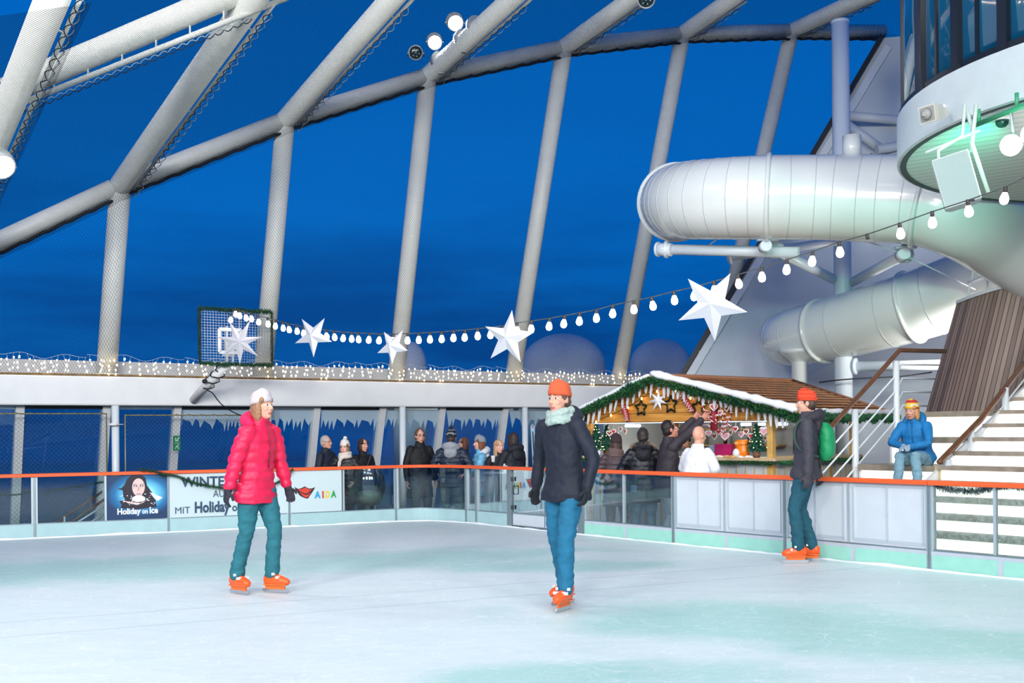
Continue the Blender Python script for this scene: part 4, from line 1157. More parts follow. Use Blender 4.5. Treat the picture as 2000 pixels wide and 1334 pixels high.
# ---------------------------------------------------------------- water slide
def tube_slide(pts, radii, label, seams, flanges, name='tube_slide'):
    path = smooth_path(pts, 10)
    rad = []
    m = len(pts) - 1
    for i in range(len(path)):
        u = min(i / 10, m - 1e-6); k = int(u); rad.append(radii[k] * (1 - (u - k)) + radii[k + 1] * (u - k))
    root = thing(name, pts[0], label, 'slide')
    mb = MB(); mb.tube(path, rad, 40); obj('tube', mb, TUBEW, root)
    def ring_at(u, w, dr, prof=None):
        i = int(u * 10); i = max(1, min(len(path) - 2, i)); d_ = (path[i + 1] - path[i - 1]).normalized(); r = rad[i]
        mb = MB(); mb.lathe([(r - 0.01, -w), (r + dr, -w * 0.8), (r + dr, w * 0.8), (r - 0.01, w)], path[i], 40, 0, d_); return mb
    for u in seams: obj('seam', ring_at(u, 0.008, 0.004), M('slide_seam', (184, 192, 194), 0.4), root)
    for u in flanges: obj('flange', ring_at(u, 0.035, 0.045), TUBEW, root)
    return root
upper = [P(2330, 690, 17.2), P(2150, 565, 16.7), P(2060, 514, 16.6), P(1960, 457, 16.5), P(1880, 416, 16.2), P(1800, 393, 16.4), P(1700, 388, 16.7), P(1600, 386, 16.95), P(1500, 386, 17.1), P(1420, 388, 17.3), P(1355, 391, 17.7), P(1323, 394, 18.3), P(1330, 397, 19.0), P(1385, 398, 19.6), P(1500, 400, 20.2)]
tube_slide(upper, [0.70, 0.70, 0.69, 0.67, 0.65, 0.64, 0.64, 0.63, 0.63, 0.62, 0.61, 0.60, 0.60, 0.60, 0.6], 'big white tube slide curving over the stall at upper right',
    [x + 1 for x in (4.35, 4.8, 5.25, 5.7, 6.15, 6.6, 7.4, 7.8, 8.2, 8.6, 8.95, 9.25, 9.5, 9.75, 10.0)], [5.0, 8.0, 11.3])
c_ = P(1664, 300, 16.85); mb = MB(); mb.tube([c_ + V((0, 0, -0.08)), c_ + V((0.0, 0, 0.265))], 0.137, 24)
tag(obj('vent_stub', mb, TUBEW), 'short white pipe stub standing on top of the slide', 'pipe')
lower = [P(2080, 470, 18.2), P(1990, 520, 18.5), P(1890, 562, 18.9), P(1780, 600, 19.5), P(1680, 628, 20.2), P(1600, 648, 20.9), P(1548, 659, 21.6), P(1536, 660, 22.3), P(1580, 650, 22.7)]
tube_slide(lower, [0.65, 0.645, 0.63, 0.61, 0.59, 0.565, 0.54, 0.52, 0.47], 'lower white slide coil in the shade behind the tall post', [0.8, 1.6, 2.6, 3.4, 4.4, 5.6, 6.3], [3.0, 4.9])
c_ = P(1561, 706, 21.0)
root = thing('slide_stalk', V((c_.x, c_.y, DECK)), 'funnel shaped white stalk under the lower slide coil', 'post')
mb = MB(); mb.lathe([(0.14, DECK - c_.z), (0.14, -0.02), (0.16, 0.0), (0.32, 0.14), (0.40, 0.22)], c_, 24); obj('stalk', mb, TUBEW, root)
# ---------------------------------------------------------------- round glazed tower
TC = V((7.78, 12.16, 0)); TR = 3.4; Z0, Z1, Z2 = 4.51, 5.02, 8.1
def tp(phi, z, r=TR): return V((TC.x - r * math.cos(phi), TC.y - r * math.sin(phi), z))
root = thing('glazed_tower', V((TC.x, TC.y, DECK)), 'round white tower with dark glazing above the slide at top right', 'tower')
N_ = 96
def cyl(r0, r1, z0, z1, mi=0, mb=None):
    mb = mb or MB()
    return mb.rings([[tp(2 * PI * k / N_, z0, r0) for k in range(N_)], [tp(2 * PI * k / N_, z1, r1) for k in range(N_)]], mi, True, cap=False)
mb = cyl(TR, TR, Z0, Z1); cyl(TR, TR - 0.03, Z0, Z0 - 0.012, 0, mb); cyl(TR - 0.03, TR - 0.10, Z0 - 0.012, Z0 - 0.012, 1, mb); cyl(TR - 0.1, TR - 0.1, Z0 - 0.012, Z0, 1, mb); cyl(TR, TR - 0.2, Z1, Z1 + 0.01, 0, mb)
obj('fascia', mb, [M('fascia_paint', (192, 204, 206), 0.4, var=0.03), M('soffit_shadow_gap', (60, 74, 80), 0.6)], root)
sof = bpy.data.materials.new('soffit_planks'); sof.use_nodes = True
t = sof.node_tree; b = t.nodes['Principled BSDF']; b.inputs['Roughness'].default_value = 0.4
co = N(t, 'ShaderNodeTexCoord'); s_ = N(t, 'ShaderNodeSeparateXYZ'); t.links.new(co.outputs['Object'], s_.inputs[0])
m1 = N(t, 'ShaderNodeMath', operation='MULTIPLY_ADD'); t.links.new(s_.outputs['X'], m1.inputs[0]); m1.inputs[1].default_value = 0.8; t.links.new(s_.outputs['Y'], m1.inputs[2])
m2 = N(t, 'ShaderNodeMath', operation='DIVIDE'); t.links.new(m1.outputs[0], m2.inputs[0]); m2.inputs[1].default_value = 0.24
m3 = N(t, 'ShaderNodeMath', operation='FRACT'); t.links.new(m2.outputs[0], m3.inputs[0])
r = ramp(t, [(0.0, srgb((120, 128, 126))), (0.05, srgb((120, 128, 126))), (0.07, srgb((214, 220, 216))), (1, srgb((222, 226, 222)))], 'CONSTANT'); t.links.new(m3.outputs[0], r.inputs[0]); t.links.new(r.outputs[0], b.inputs['Base Color'])
mb = MB(); mb.poly([tp(2 * PI * k / N_, Z0, TR - 0.1) for k in range(N_)]); obj('soffit', mb, sof, root)
mb = MB(); mb.tube([V((TC.x + 2.1, TC.y + 0.2, DECK)), V((TC.x + 2.1, TC.y + 0.2, Z0))], 1.2, 32); obj('core', mb, HULL, root)
TGL = M('tower_glass', (14, 84, 122), 0.06, spec=0.9, coat=0.6)
TFR = M('tower_glass_frame', (14, 22, 32), 0.4)
def phi_of(px):
    lo, hi = 0.0, 2.2
    for _ in range(50):
        m = (lo + hi) / 2; p_ = tp(m, Z1 + 1.0)
        x = CX + F * (p_.x / p_.y) 
        if x < px: lo = m
        else: hi = m
    return lo
pp = [-0.45, 0.02] + [phi_of(x) for x in (1801, 1870, 1963, 2075, 2200)]
for a_, b_ in zip(pp, pp[1:]):
    mb = MB(); k = 8
    mb.rings([[tp(a_ + (b_ - a_) * j / k, Z1, TR - 0.06), tp(a_ + (b_ - a_) * j / k, Z2, TR - 0.06), tp(a_ + (b_ - a_) * j / k, Z2, TR - 0.09), tp(a_ + (b_ - a_) * j / k, Z1, TR - 0.09)] for j in range(k + 1)]); obj('window_pane', mb, TGL, root)
    m_ = a_ + (b_ - a_) * 0.45
    mb = MB(); mb.obox(tp(m_, (Z1 + Z2) / 2, TR - 0.05), V((-math.cos(m_), -math.sin(m_), 0)) * 0.015, V((math.sin(m_), -math.cos(m_), 0)) * 0.02, V((0, 0, (Z2 - Z1) / 2))); obj('glazing_bar', mb, TFR, root)
for a_ in pp[1:]:
    mb = MB(); mb.obox(tp(a_, (Z1 + Z2) / 2, TR - 0.04), V((-math.cos(a_), -math.sin(a_), 0)) * 0.04, V((math.sin(a_), -math.cos(a_), 0)) * 0.055, V((0, 0, (Z2 - Z1) / 2))); obj('mullion', mb, TFR, root)
mb = cyl(TR - 0.02, TR - 0.02, Z1, Z1 + 0.07); cyl(TR - 0.02, TR - 0.12, Z1 + 0.07, Z1 + 0.07, 0, mb); obj('window_sill', mb, TFR, root)
mb = cyl(TR + 0.1, TR + 0.1, Z2, Z2 + 0.5); mb.poly([tp(2 * PI * k / N_, Z2, TR + 0.1) for k in range(N_)]); mb.poly([tp(2 * PI * k / N_, Z2 + 0.5, TR + 0.1) for k in range(N_)]); obj('roof_ring', mb, WHITE, root)
# things fixed to the tower
def cyl_hit(px, py, r=TR + 0.02):
    o = V((0, 0, EYE)); d_ = ray(px, py)
    a_ = d_.x ** 2 + d_.y ** 2; b_ = -2 * (d_.x * TC.x + d_.y * TC.y); c0 = TC.x ** 2 + TC.y ** 2 - r * r
    D = b_ * b_ - 4 * a_ * c0
    return o + d_ * ((-b_ - math.sqrt(max(0, D))) / (2 * a_))
hc = cyl_hit(1840, 212); out_ = V((hc.x - TC.x, hc.y - TC.y, 0)).normalized()
root = thing('horn_loudspeaker', hc, 'grey horn loudspeaker fixed to the white tower fascia', 'loudspeaker')
HG = M('horn_grey', (186, 186, 176), 0.5)
aim = (V((-0.85, -0.5, -0.18))).normalized(); sidev = aim.cross(V((0, 0, 1))).normalized(); upv = sidev.cross(aim).normalized()
fc = P(1811, 223, 11.15)
def rect(c_, w, h): return [c_ + sidev * x * w + upv * y * h for x, y in ((-1, -1), (1, -1), (1, 1), (-1, 1))]
mb = MB(); mb.rings([rect(fc, 0.098, 0.085), rect(fc - aim * 0.06, 0.092, 0.08), rect(fc - aim * 0.20, 0.05, 0.05), rect(fc - aim * 0.25, 0.042, 0.042)], 0, False); obj('horn', mb, HG, root)
mb = MB(); mb.rings([rect(fc + aim * 0.002, 0.085, 0.072), rect(fc - aim * 0.05, 0.06, 0.05)], 0, False); mb.lathe([(0.06, 0.0), (0.05, 0.03), (0.02, 0.05), (0.002, 0.05)], fc + aim * 0.004, 18, 0, aim); mb.box(fc + aim * 0.06, (0.03, 0.03, 0.04)); obj('mouth', mb, M('horn_mouth', (140, 142, 138), 0.5), root)
mb = MB(); mb.bar(fc - aim * 0.22 + V((0, 0, 0.03)), hc - out_ * 0.02, 0.03, 0.03); mb.lathe([(0.05, 0), (0.05, 0.02), (0.002, 0.02)], hc - out_ * 0.02, 12, 0, out_); obj('bracket', mb, WHITE2, root)
def sof_pt(px, py): return on_z(px, py, Z0 - 0.01)
c_ = sof_pt(1957, 226)
root = thing('dome_camera', c_, 'small dome camera on the planked soffit near the green spotlight', 'camera')
mb = MB(); mb.lathe([(0.09, 0.0), (0.09, -0.03), (0.075, -0.05)], c_, 20); obj('housing', mb, WHITE2, root)
mb = MB(); mb.lathe([(0.066, -0.05), (0.06, -0.085), (0.035, -0.112), (0.002, -0.12)], c_, 20); obj('dome', mb, M('smoked_dome', (16, 60, 52), 0.05), root)
# spotlights on a bar below the soffit
sp = P(1978, 280, 10.4); tpv = V((sp.x, sp.y, Z0 - 0.01))
bar_a, bar_b = P(1905, 258, 10.95), P(2060, 222, 9.9)
bar_a.z = bar_b.z = Z0 - 0.14
root = thing('light_bar', bar_a, 'green metal light bar under the soffit', 'bar')
mb = MB(); mb.tube([bar_a, bar_b], 0.025, 10)
for u in (0.05, 0.55, 0.95): mb.tube([bar_a.lerp(bar_b, u), V((*bar_a.lerp(bar_b, u).xy, Z0))], 0.02, 8)
obj('bar', mb, M('bar_green', (60, 150, 110), 0.4), root)
for k, (px, py, dd_, lab) in enumerate([(1975, 283, 10.45, 'dazzling white spotlight under the tower soffit'), (2015, 262, 10.15, 'second spotlight cut off at the right edge')]):
    c_ = P(px, py, dd_); ax_ = V((-0.55, -0.75, -0.25)).normalized()
    root = thing('spotlight', c_, lab, 'lamp', 'spotlights under the tower')
    mb = MB(); mb.lathe([(0.02, -0.22), (0.07, -0.2), (0.085, -0.1), (0.095, 0.0), (0.1, 0.02), (0.09, 0.02), (0.085, 0.0), (0.01, 0.0)], c_, 20, 0, ax_); obj('housing', mb, HOUS, root)
    mb = MB(); mb.lathe([(0.085, 0.005), (0.05, 0.03), (0.002, 0.035)], c_, 20, 0, ax_); obj('lens', mb, M('spot_lens', (240, 255, 248), 0.3, emit=(226, 255, 242), estr=45), root)
    mb = MB(); tt = bar_a.lerp(bar_b, 0.45 + 0.3 * k); mb.tube([c_ - ax_ * 0.08 + V((0, 0, 0.09)), V((c_.x, c_.y, tt.z)), tt], 0.014, 6); obj('bracket', mb, HOUS, root)
gs = P(1940, 268, 10.6)
spot('green_spot', gs, P(1400, 1180, 10), 130, (0.30, 1.0, 0.66), 120, 0.9, 0.12)
spot('green_slide_spot', gs + V((0.1, 0.1, 0)), P(1755, 360, 16.2), 420, (0.02, 1.0, 0.55), 46, 1.0, 0.1)
spot('tower_spot_beam', P(1985, 290, 10.35), P(1900, 430, 16.2), 420, (1.0, 0.96, 0.88), 75, 0.9, 0.12)
pl_ = bpy.data.lights.new('soffit_glow', 'POINT'); pl_.energy = 9; pl_.color = (0.35, 1.0, 0.72); pl_.shadow_soft_size = 0.12
po = bpy.data.objects.new('soffit_glow', pl_); C.objects.link(po); po.location = P(1990, 275, 10.4)
# hanging speaker cabinet
root_c = P(1868, 355, 10.7)
root = thing('loudspeaker', root_c, 'large white box loudspeaker hanging tilted below the tower', 'loudspeaker')
fx, fz = V((0.93, -0.36, -0.0)).normalized(), V((0.24, -0.08, -1.0)).normalized(); fx = (fx - fz * fx.dot(fz)).normalized(); fy = fx.cross(fz).normalized()
if fy.y < 0: fy = -fy
c_ = root_c
fw, fh, fd = 0.166, 0.243, 0.137
mb = MB(); rs = [[c_ + fx * x * fw + fz * y * fh - fy * fd for x, y in ((-1, -1), (1, -1), (1, 1), (-1, 1))], [c_ + fx * x * fw + fz * y * fh + fy * fd * 0.2 for x, y in ((-1, -1), (1, -1), (1, 1), (-1, 1))], [c_ + fx * x * fw * 0.7 + fz * y * fh + fy * fd for x, y in ((-1, -1), (1, -1), (1, 1), (-1, 1))]]
mb.rings(rs, 0, False); obj('cabinet', mb, M('speaker_white', (190, 202, 198), 0.45), root, bevel=0.01)
mb = MB(); mb.obox(c_ - fy * (fd + 0.004), fx * fw * 0.93, fy * 0.005, fz * fh * 0.95); obj('grille', mb, M('speaker_grille', (160, 182, 178), 0.6, bump=0.6, bscale=400), root)
mb = MB(); mb.box(c_ + fz * fh * 0.98 + fx * fw * 0.45 - fy * fd * 1.04, (0.05, 0.01, 0.018)); obj('badge', mb, DARK, root)
mb = MB(); top_ = c_ - fz * fh
mb.tube([top_ - fx * 0.1, top_ - fx * 0.1 + V((0, 0, 0.10)), top_ + fx * 0.12 + V((0, 0, 0.16)), V((top_.x + 0.15, top_.y, Z0))], 0.016, 8); mb.tube([top_ + fx * 0.2 + fy * 0.1, top_ + fx * 0.22 + fy * 0.1 + V((0, 0, 0.2)), V((top_.x + 0.2, top_.y + 0.1, Z0))], 0.02, 8); mb.tube([c_ + fx * 0.24 + fz * 0.2, c_ + fx * 0.22 - fz * 0.3, V((top_.x + 0.26, top_.y, Z0))], 0.02, 8)
mb.tube([top_ + V((0, 0, 0.12)) - fx * 0.22, top_ + V((0, 0, 0.16)) + fx * 0.28], 0.014, 8)
obj('yoke', mb, M('yoke_paint', (196, 214, 206), 0.45), root)

# ---------------------------------------------------------------- stairs, bleacher, rails
sa = dr_.copy(); sb = V((-sa.y, sa.x, 0))      # along the steps, up the stairs
S0 = V((5.6, 13.72, 0))
def sp_(t_, n_, z): return S0 + sa * t_ + sb * (0.35 * n_) + V((0, 0, z))
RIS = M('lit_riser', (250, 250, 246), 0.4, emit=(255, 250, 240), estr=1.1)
TREAD = M('step_deck', (160, 148, 132), 0.6, var=0.25, vscale=6)
TREADG = M('step_grit', (150, 154, 140), 0.7, var=0.4, vscale=60)
root = thing('staircase', sp_(0, -6, DECK), 'broad flight of glowing white stairs at the right edge', 'stairs')
for n_ in range(-6, 10):
    z = 0.95 + 0.175 * n_
    a_, b_ = sp_(-0.45, n_, z), sp_(1.9, n_, z)
    mb = MB(); mb.prism([a_ - sb * 0.03, b_ - sb * 0.03, b_ + sb * 0.35, a_ + sb * 0.35], (0, 0, -0.050)); obj('tread', mb, TREADG if n_ < -1 else TREAD, root)
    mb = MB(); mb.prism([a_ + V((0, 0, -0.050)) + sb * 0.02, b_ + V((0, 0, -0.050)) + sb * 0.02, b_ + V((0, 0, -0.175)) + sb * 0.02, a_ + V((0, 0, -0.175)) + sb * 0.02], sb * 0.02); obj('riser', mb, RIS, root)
mb = MB(); mb.prism([sp_(-0.45, -6, DECK), sp_(-0.45, 10, DECK), sp_(-0.45, 10, 2.5), sp_(-0.45, 9, 2.5), sp_(-0.45, -6, -0.16)], -sa * 0.04); obj('stringer', mb, WHITE, root)
mb = MB(); mb.prism([sp_(1.9, -6, DECK), sp_(1.9, 10, DECK), sp_(1.9, 10, 2.5), sp_(1.9, 9, 2.5), sp_(1.9, -6, -0.16)], sa * 0.04); obj('stringer', mb, WHITE, root)
root = thing('bleacher', sp_(-1.1, 0, DECK), 'stepped white bench block with lit fronts where the woman in blue sits', 'bench')
SEAT = M('bench_teak', (150, 140, 124), 0.5, var=0.15, vscale=8)
t0_, t1_ = -1.62, -0.5
for k, n_ in enumerate((-2, 0, 2, 4)):
    z = 0.95 + 0.35 * (k - 1)
    dep = 2 if n_ < 4 else 3
    a_, b_ = sp_(t0_, n_, z), sp_(t1_, n_, z)
    mb = MB(); mb.prism([a_ - sb * 0.03, b_ - sb * 0.03, b_ + sb * 0.35 * dep, a_ + sb * 0.35 * dep], (0, 0, -0.075)); obj('seat_plank', mb, SEAT, root)
    bz = -0.35 if k else DECK - z
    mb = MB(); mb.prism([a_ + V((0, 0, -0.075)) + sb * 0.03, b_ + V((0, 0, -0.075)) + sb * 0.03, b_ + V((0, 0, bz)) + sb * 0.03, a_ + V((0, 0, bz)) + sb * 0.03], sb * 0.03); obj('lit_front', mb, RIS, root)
mb = MB(); mb.prism([sp_(t0_, -2, DECK), sp_(t0_, 7, DECK), sp_(t0_, 7, 1.57), sp_(t0_, 4, 1.57), sp_(t0_, 4, 1.22), sp_(t0_, 2, 1.22), sp_(t0_, 2, 0.87), sp_(t0_, 0, 0.87), sp_(t0_, 0, 0.52), sp_(t0_, -2, 0.52)], sa * 0.03); obj('side_panel', mb, WHITE, root)
mb = MB(); mb.box(sp_(-0.47, 0.1, 0.86), (0.09, 0.09, 0.19), 0, math.atan2(sa.y, sa.x)); obj('end_block', mb, M('end_block_wood', (190, 180, 140), 0.5), root)
RAILW = M('rail_white', (222, 230, 232), 0.4)
def handrail(tt, hand, posts, bars, label, hw=0.075):
    p0 = sp_(tt, 0, 0)
    q = lambda x, y: on_plane(x, y, p0, sa)
    root = thing('stair_handrail', q(*posts[0][0]), label, 'handrail')
    pts = [q(*a_) for a_ in hand]
    mb = MB()
    mb.tube(smooth_path([pts[0]] + [pts[0].lerp(pts[1], 0.02)] + pts[1:], 1), hw / 2, 14, sq=0.8); mb.ell(pts[0], (hw * .5, hw * .5, hw * .42)); obj('hand_grip', mb, WOODRAIL, root)
    for a_, b_ in posts:
        mb = MB(); x = q(*a_); y = q(*b_); mb.tube([V((x.x, x.y, max(y.z, 0))) if False else V((x.x, x.y, y.z)), x], 0.045, 14); obj('post', mb, RAILW, root)
    for ln in bars:
        mb = MB(); mb.tube([q(*a_) for a_ in ln], 0.013, 8); obj('rail_bar', mb, RAILW, root)
    return root
handrail(-1.75, [(1616, 842), (1757, 684), (1846, 686)], [((1670, 800), (1670, 1010)), ((1750, 705), (1750, 960))],
    [[(1607, 920), (1745, 770), (1752, 740), (1757, 706), (1765, 712), (1836, 712)] if False else [(1607, 893), (1750, 733), (1760, 712), (1834, 713)], [(1607, 924), (1750, 763), (1762, 739), (1826, 740)], [(1612, 950), (1750, 793), (1762, 766), (1820, 766)], [(1640, 950), (1750, 820), (1762, 792), (1812, 793)]],
    'brown topped white handrail climbing left of the seated woman', 0.07)
handrail(-0.42, [(1836, 902), (1915, 820), (2080, 610)], [((1850, 898), (1850, 1060)), ((1897, 842), (1897, 1010)), ((1963, 757), (1963, 930)), ((2040, 660), (2040, 840))],
    [[(1860, 920), (2060, 665)], [(1862, 960), (2060, 707)], [(1864, 1010), (2060, 750)], [(1870, 1048), (2060, 795)]],
    'broad brown handrail right of the seated woman', 0.085)
# ---------------------------------------------------------------- timber clad curved wall
TIMB = bpy.data.materials.new('timber_cladding'); TIMB.use_nodes = True
t = TIMB.node_tree; b = t.nodes['Principled BSDF']; b.inputs['Roughness'].default_value = 0.55
co = N(t, 'ShaderNodeUVMap'); co.uv_map = 'UVMap'; s_ = N(t, 'ShaderNodeSeparateXYZ'); t.links.new(co.outputs[0], s_.inputs[0])
m2 = N(t, 'ShaderNodeMath', operation='DIVIDE'); t.links.new(s_.outputs['X'], m2.inputs[0]); m2.inputs[1].default_value = 0.07
m3 = N(t, 'ShaderNodeMath', operation='FRACT'); t.links.new(m2.outputs[0], m3.inputs[0]); m4 = N(t, 'ShaderNodeMath', operation='FLOOR'); t.links.new(m2.outputs[0], m4.inputs[0])
wn_ = N(t, 'ShaderNodeTexWhiteNoise', noise_dimensions='1D'); t.links.new(m4.outputs[0], wn_.inputs['W'])
r = ramp(t, [(0.0, srgb((104, 86, 80))), (0.5, srgb((124, 106, 96))), (1.0, srgb((146, 128, 116)))]); t.links.new(wn_.outputs['Value'], r.inputs[0])
lt = N(t, 'ShaderNodeMath', operation='LESS_THAN'); t.links.new(m3.outputs[0], lt.inputs[0]); lt.inputs[1].default_value = 0.17
mp = N(t, 'ShaderNodeMapping'); mp.inputs['Scale'].default_value = (30, 1.2, 1); t.links.new(co.outputs[0], mp.inputs[0]); nn2 = N(t, 'ShaderNodeTexNoise'); nn2.inputs['Scale'].default_value = 2.0; nn2.inputs['Detail'].default_value = 6; t.links.new(mp.outputs[0], nn2.inputs['Vector'])
mgr = N(t, 'ShaderNodeMix', data_type='RGBA', blend_type='MULTIPLY'); mgr.inputs['Factor'].default_value = 0.5; t.links.new(r.outputs[0], mgr.inputs['A']); t.links.new(nn2.outputs['Color'], mgr.inputs['B'])
mxx = N(t, 'ShaderNodeMix', data_type='RGBA'); t.links.new(lt.outputs[0], mxx.inputs['Factor']); t.links.new(r.outputs[0], mxx.inputs['A']); mxx.inputs['B'].default_value = srgb((52, 40, 40))
t.links.new(mxx.outputs['Result'], b.inputs['Base Color'])
topc = smooth_path([P(1868, 594, 17.6), P(1905, 580, 17.1), P(1955, 565, 16.75), P(2010, 555, 16.55), P(2090, 548, 16.5)], 6)
botc = smooth_path([P(1806, 812, 17.6), P(1850, 815, 17.05), P(1905, 818, 16.7), P(1965, 820, 16.5), P(2060, 820, 16.45)], 6)
ext = [V((p_.x + (p_.x - q_.x) * 0.6, p_.y, DECK)) for p_, q_ in zip(botc, topc)]
root = thing('timber_wall', V((botc[0].x, botc[0].y, DECK)), 'curved leaning wall clad in narrow brown timber strips', 'wall')
mb = MB(); mb.sheet([topc, botc, ext]); mb.sheet([[p_ + V((0.25, 0.5, 0)) for p_ in r_] for r_ in (topc, botc, ext)]); mb.sheet([[topc[0], topc[0] + V((0.25, 0.5, 0))], [botc[0], botc[0] + V((0.25, 0.5, 0))], [ext[0], ext[0] + V((0.25, 0.5, 0))]])
obj('cladding', mb, TIMB, root)
mb = MB(); mb.rings([[p_ + V((-0.02, -0.03, 0)), p_ + V((0.3, 0.5, 0)), p_ + V((0.3, 0.5, 0.05)), p_ + V((-0.02, -0.03, 0.05))] for p_ in topc], 0, False); obj('coping', mb, WHITE2, root)
rp = [p_ + V((0.08, 0.12, 0.05)) for p_ in topc[3:]]
root = thing('platform_railing', rp[0], 'white railing curving on top of the timber wall', 'railing')
for h_ in (0.25, 0.5, 0.78):
    mb = MB(); mb.tube([p_ + V((0.05 * h_ + (0.22 * (h_ - 0.25) if i == 0 else 0), 0, h_)) for i, p_ in enumerate(rp)], 0.016, 8); obj('rail_bar', mb, RAILW, root)
for i in (0, 5, 11, 17):
    if i < len(rp): mb = MB(); mb.tube([rp[i], rp[i] + V((0.16, 0, 0.8))], 0.02, 8); obj('post', mb, RAILW, root)
# dark cable hanging at the hull behind the stairs
mb = MB(); mb.tube(smooth_path([P(1600, 747, 20.3), P(1640, 742, 20.0), P(1700, 738, 20.0), P(1760, 735, 20.0), P(1820, 727, 20.0)], 5), 0.012, 6)
tag(obj('hull_cable', mb, DARK), 'thin dark cable slung behind the tall post', 'cable')
# ---------------------------------------------------------------- market stall
SA = V((1.227, 18.0, 0)); se = V((0.704, -0.711, 0)).normalized(); sn = V((0.711, 0.704, 0)).normalized(); SW = 3.37; SD = 2.3
def st(w, q, z): return SA + se * w + sn * q + V((0, 0, z))
def stx(px, py, q=0.0): return on_plane(px, py, SA + sn * q, sn)
def stw(p): return (V(p) - SA).dot(se)
PLANK = bpy.data.materials.new('stall_planks'); PLANK.use_nodes = True
t = PLANK.node_tree; b = t.nodes['Principled BSDF']; b.inputs['Roughness'].default_value = 0.5
co = N(t, 'ShaderNodeTexCoord'); s_ = N(t, 'ShaderNodeSeparateXYZ'); t.links.new(co.outputs['Object'], s_.inputs[0])
d_ = N(t, 'ShaderNodeMath', operation='DIVIDE'); t.links.new(s_.outputs['Z'], d_.inputs[0]); d_.inputs[1].default_value = 0.13
f_ = N(t, 'ShaderNodeMath', operation='FRACT'); t.links.new(d_.outputs[0], f_.inputs[0]); l_ = N(t, 'ShaderNodeMath', operation='LESS_THAN'); t.links.new(f_.outputs[0], l_.inputs[0]); l_.inputs[1].default_value = 0.07
mp = N(t, 'ShaderNodeMapping'); mp.inputs['Scale'].default_value = (2, 2, 30); t.links.new(co.outputs['Object'], mp.inputs[0]); n_ = N(t, 'ShaderNodeTexNoise'); n_.inputs['Scale'].default_value = 1.2; n_.inputs['Detail'].default_value = 5; t.links.new(mp.outputs[0], n_.inputs['Vector'])
r = ramp(t, [(0.3, srgb((186, 120, 42))), (0.7, srgb((222, 164, 76)))]); t.links.new(n_.outputs['Fac'], r.inputs[0])
mx_ = N(t, 'ShaderNodeMix', data_type='RGBA'); t.links.new(l_.outputs[0], mx_.inputs['Factor']); t.links.new(r.outputs[0], mx_.inputs['A']); mx_.inputs['B'].default_value = srgb((110, 66, 24)); t.links.new(mx_.outputs['Result'], b.inputs['Base Color'])
PINE = M('stall_pine', (206, 166, 92), 0.5, var=0.15, vscale=10)
SHING = bpy.data.materials.new('roof_shingles'); SHING.use_nodes = True
t = SHING.node_tree; b = t.nodes['Principled BSDF']; b.inputs['Roughness'].default_value = 0.7
co = N(t, 'ShaderNodeUVMap'); co.uv_map = 'UVMap'
bk = N(t, 'ShaderNodeTexBrick'); t.links.new(co.outputs[0], bk.inputs['Vector'])
bk.inputs['Color1'].default_value = srgb((222, 150, 80)); bk.inputs['Color2'].default_value = srgb((176, 112, 58)); bk.inputs['Mortar'].default_value = srgb((64, 40, 26))
bk.inputs['Scale'].default_value = 1.0; bk.inputs['Brick Width'].default_value = 0.17; bk.inputs['Row Height'].default_value = 0.15; bk.inputs['Mortar Size'].default_value = 0.011; bk.inputs['Bias'].default_value = -0.1
t.links.new(bk.outputs['Color'], b.inputs['Base Color'])
stall = thing('market_stall', st(SW / 2, 1.2, DECK), 'wooden market stall with shingle roof, snow, garland and glowing counter', 'stall')
# roof
Af, Ef, Rb, Eb = st(1.447, -0.2, 2.235), st(3.97, -0.2, 1.63), st(1.447, 3.73, 2.25), st(3.97, 2.42, 1.63)
Lf, Lb = st(-0.38, -0.2, 1.62), st(-0.38, 3.73, 1.62)
def roof(a, b_, c_, d_, name):
    """a-b upper edge, d-c eave; stepped courses of shingles"""
    k = 13; mb = MB()
    nrm = (b_ - a).cross(d_ - a).normalized()
    if nrm.z < 0: nrm = -nrm
    for i in range(k):
        u0, u1 = i / k, (i + 1.12) / k
        p0, p1, p2, p3 = lerp(a, d_, u0), lerp(b_, c_, u0), lerp(b_, c_, min(u1, 1.02)), lerp(a, d_, min(u1, 1.02))
        L0 = (p1 - p0).length; vv = (p3 - p0).length
        lift = nrm * 0.022
        mb.add([p0, p1, p2 + lift, p3 + lift], [(0, 1, 2, 3)], 0, False, [(0, i * 0.075 * 2.0), (L0, i * 0.075 * 2.0), (L0, i * 0.075 * 2 + 0.15), (0, i * 0.075 * 2 + 0.15)])
        mb.add([p3 + lift, p2 + lift, p2 - nrm * 0.004, p3 - nrm * 0.004], [(0, 1, 2, 3)], 1)
    mb.prism([a, b_, c_, d_], -nrm * 0.05, 1)
    obj(name, mb, [SHING, M('shingle_edge', (88, 54, 30), 0.7)], stall)
roof(Af, Rb, Eb, Ef, 'roof_slope'); roof(Rb, Af, Lf, Lb, 'roof_slope')
mb = MB(); mb.tube([Af + V((0, 0, 0.02)), Rb + V((0, 0, 0.02))], 0.03, 8); mb.tube([Rb + V((0, 0, 0.02)), Eb + V((0, 0, 0.02))], 0.022, 8); obj('ridge_cap', mb, M('ridge_copper', (150, 104, 74), 0.6), stall)
GB = 1.545
mb = MB(); mb.prism([st(0, 0, GB), st(SW, 0, GB), st(SW, 0, 1.72), st(1.447, 0, 2.19), st(0, 0, 1.72)], sn * 0.04); obj('gable', mb, PLANK, stall)
mb = MB(); mb.bar(Af + V((0, 0, -0.03)), Ef + V((0, 0, -0.03)), 0.04, 0.10); mb.bar(Af + V((0, 0, -0.03)), Lf + V((0, 0, -0.03)), 0.04, 0.10); obj('bargeboard', mb, PINE, stall)
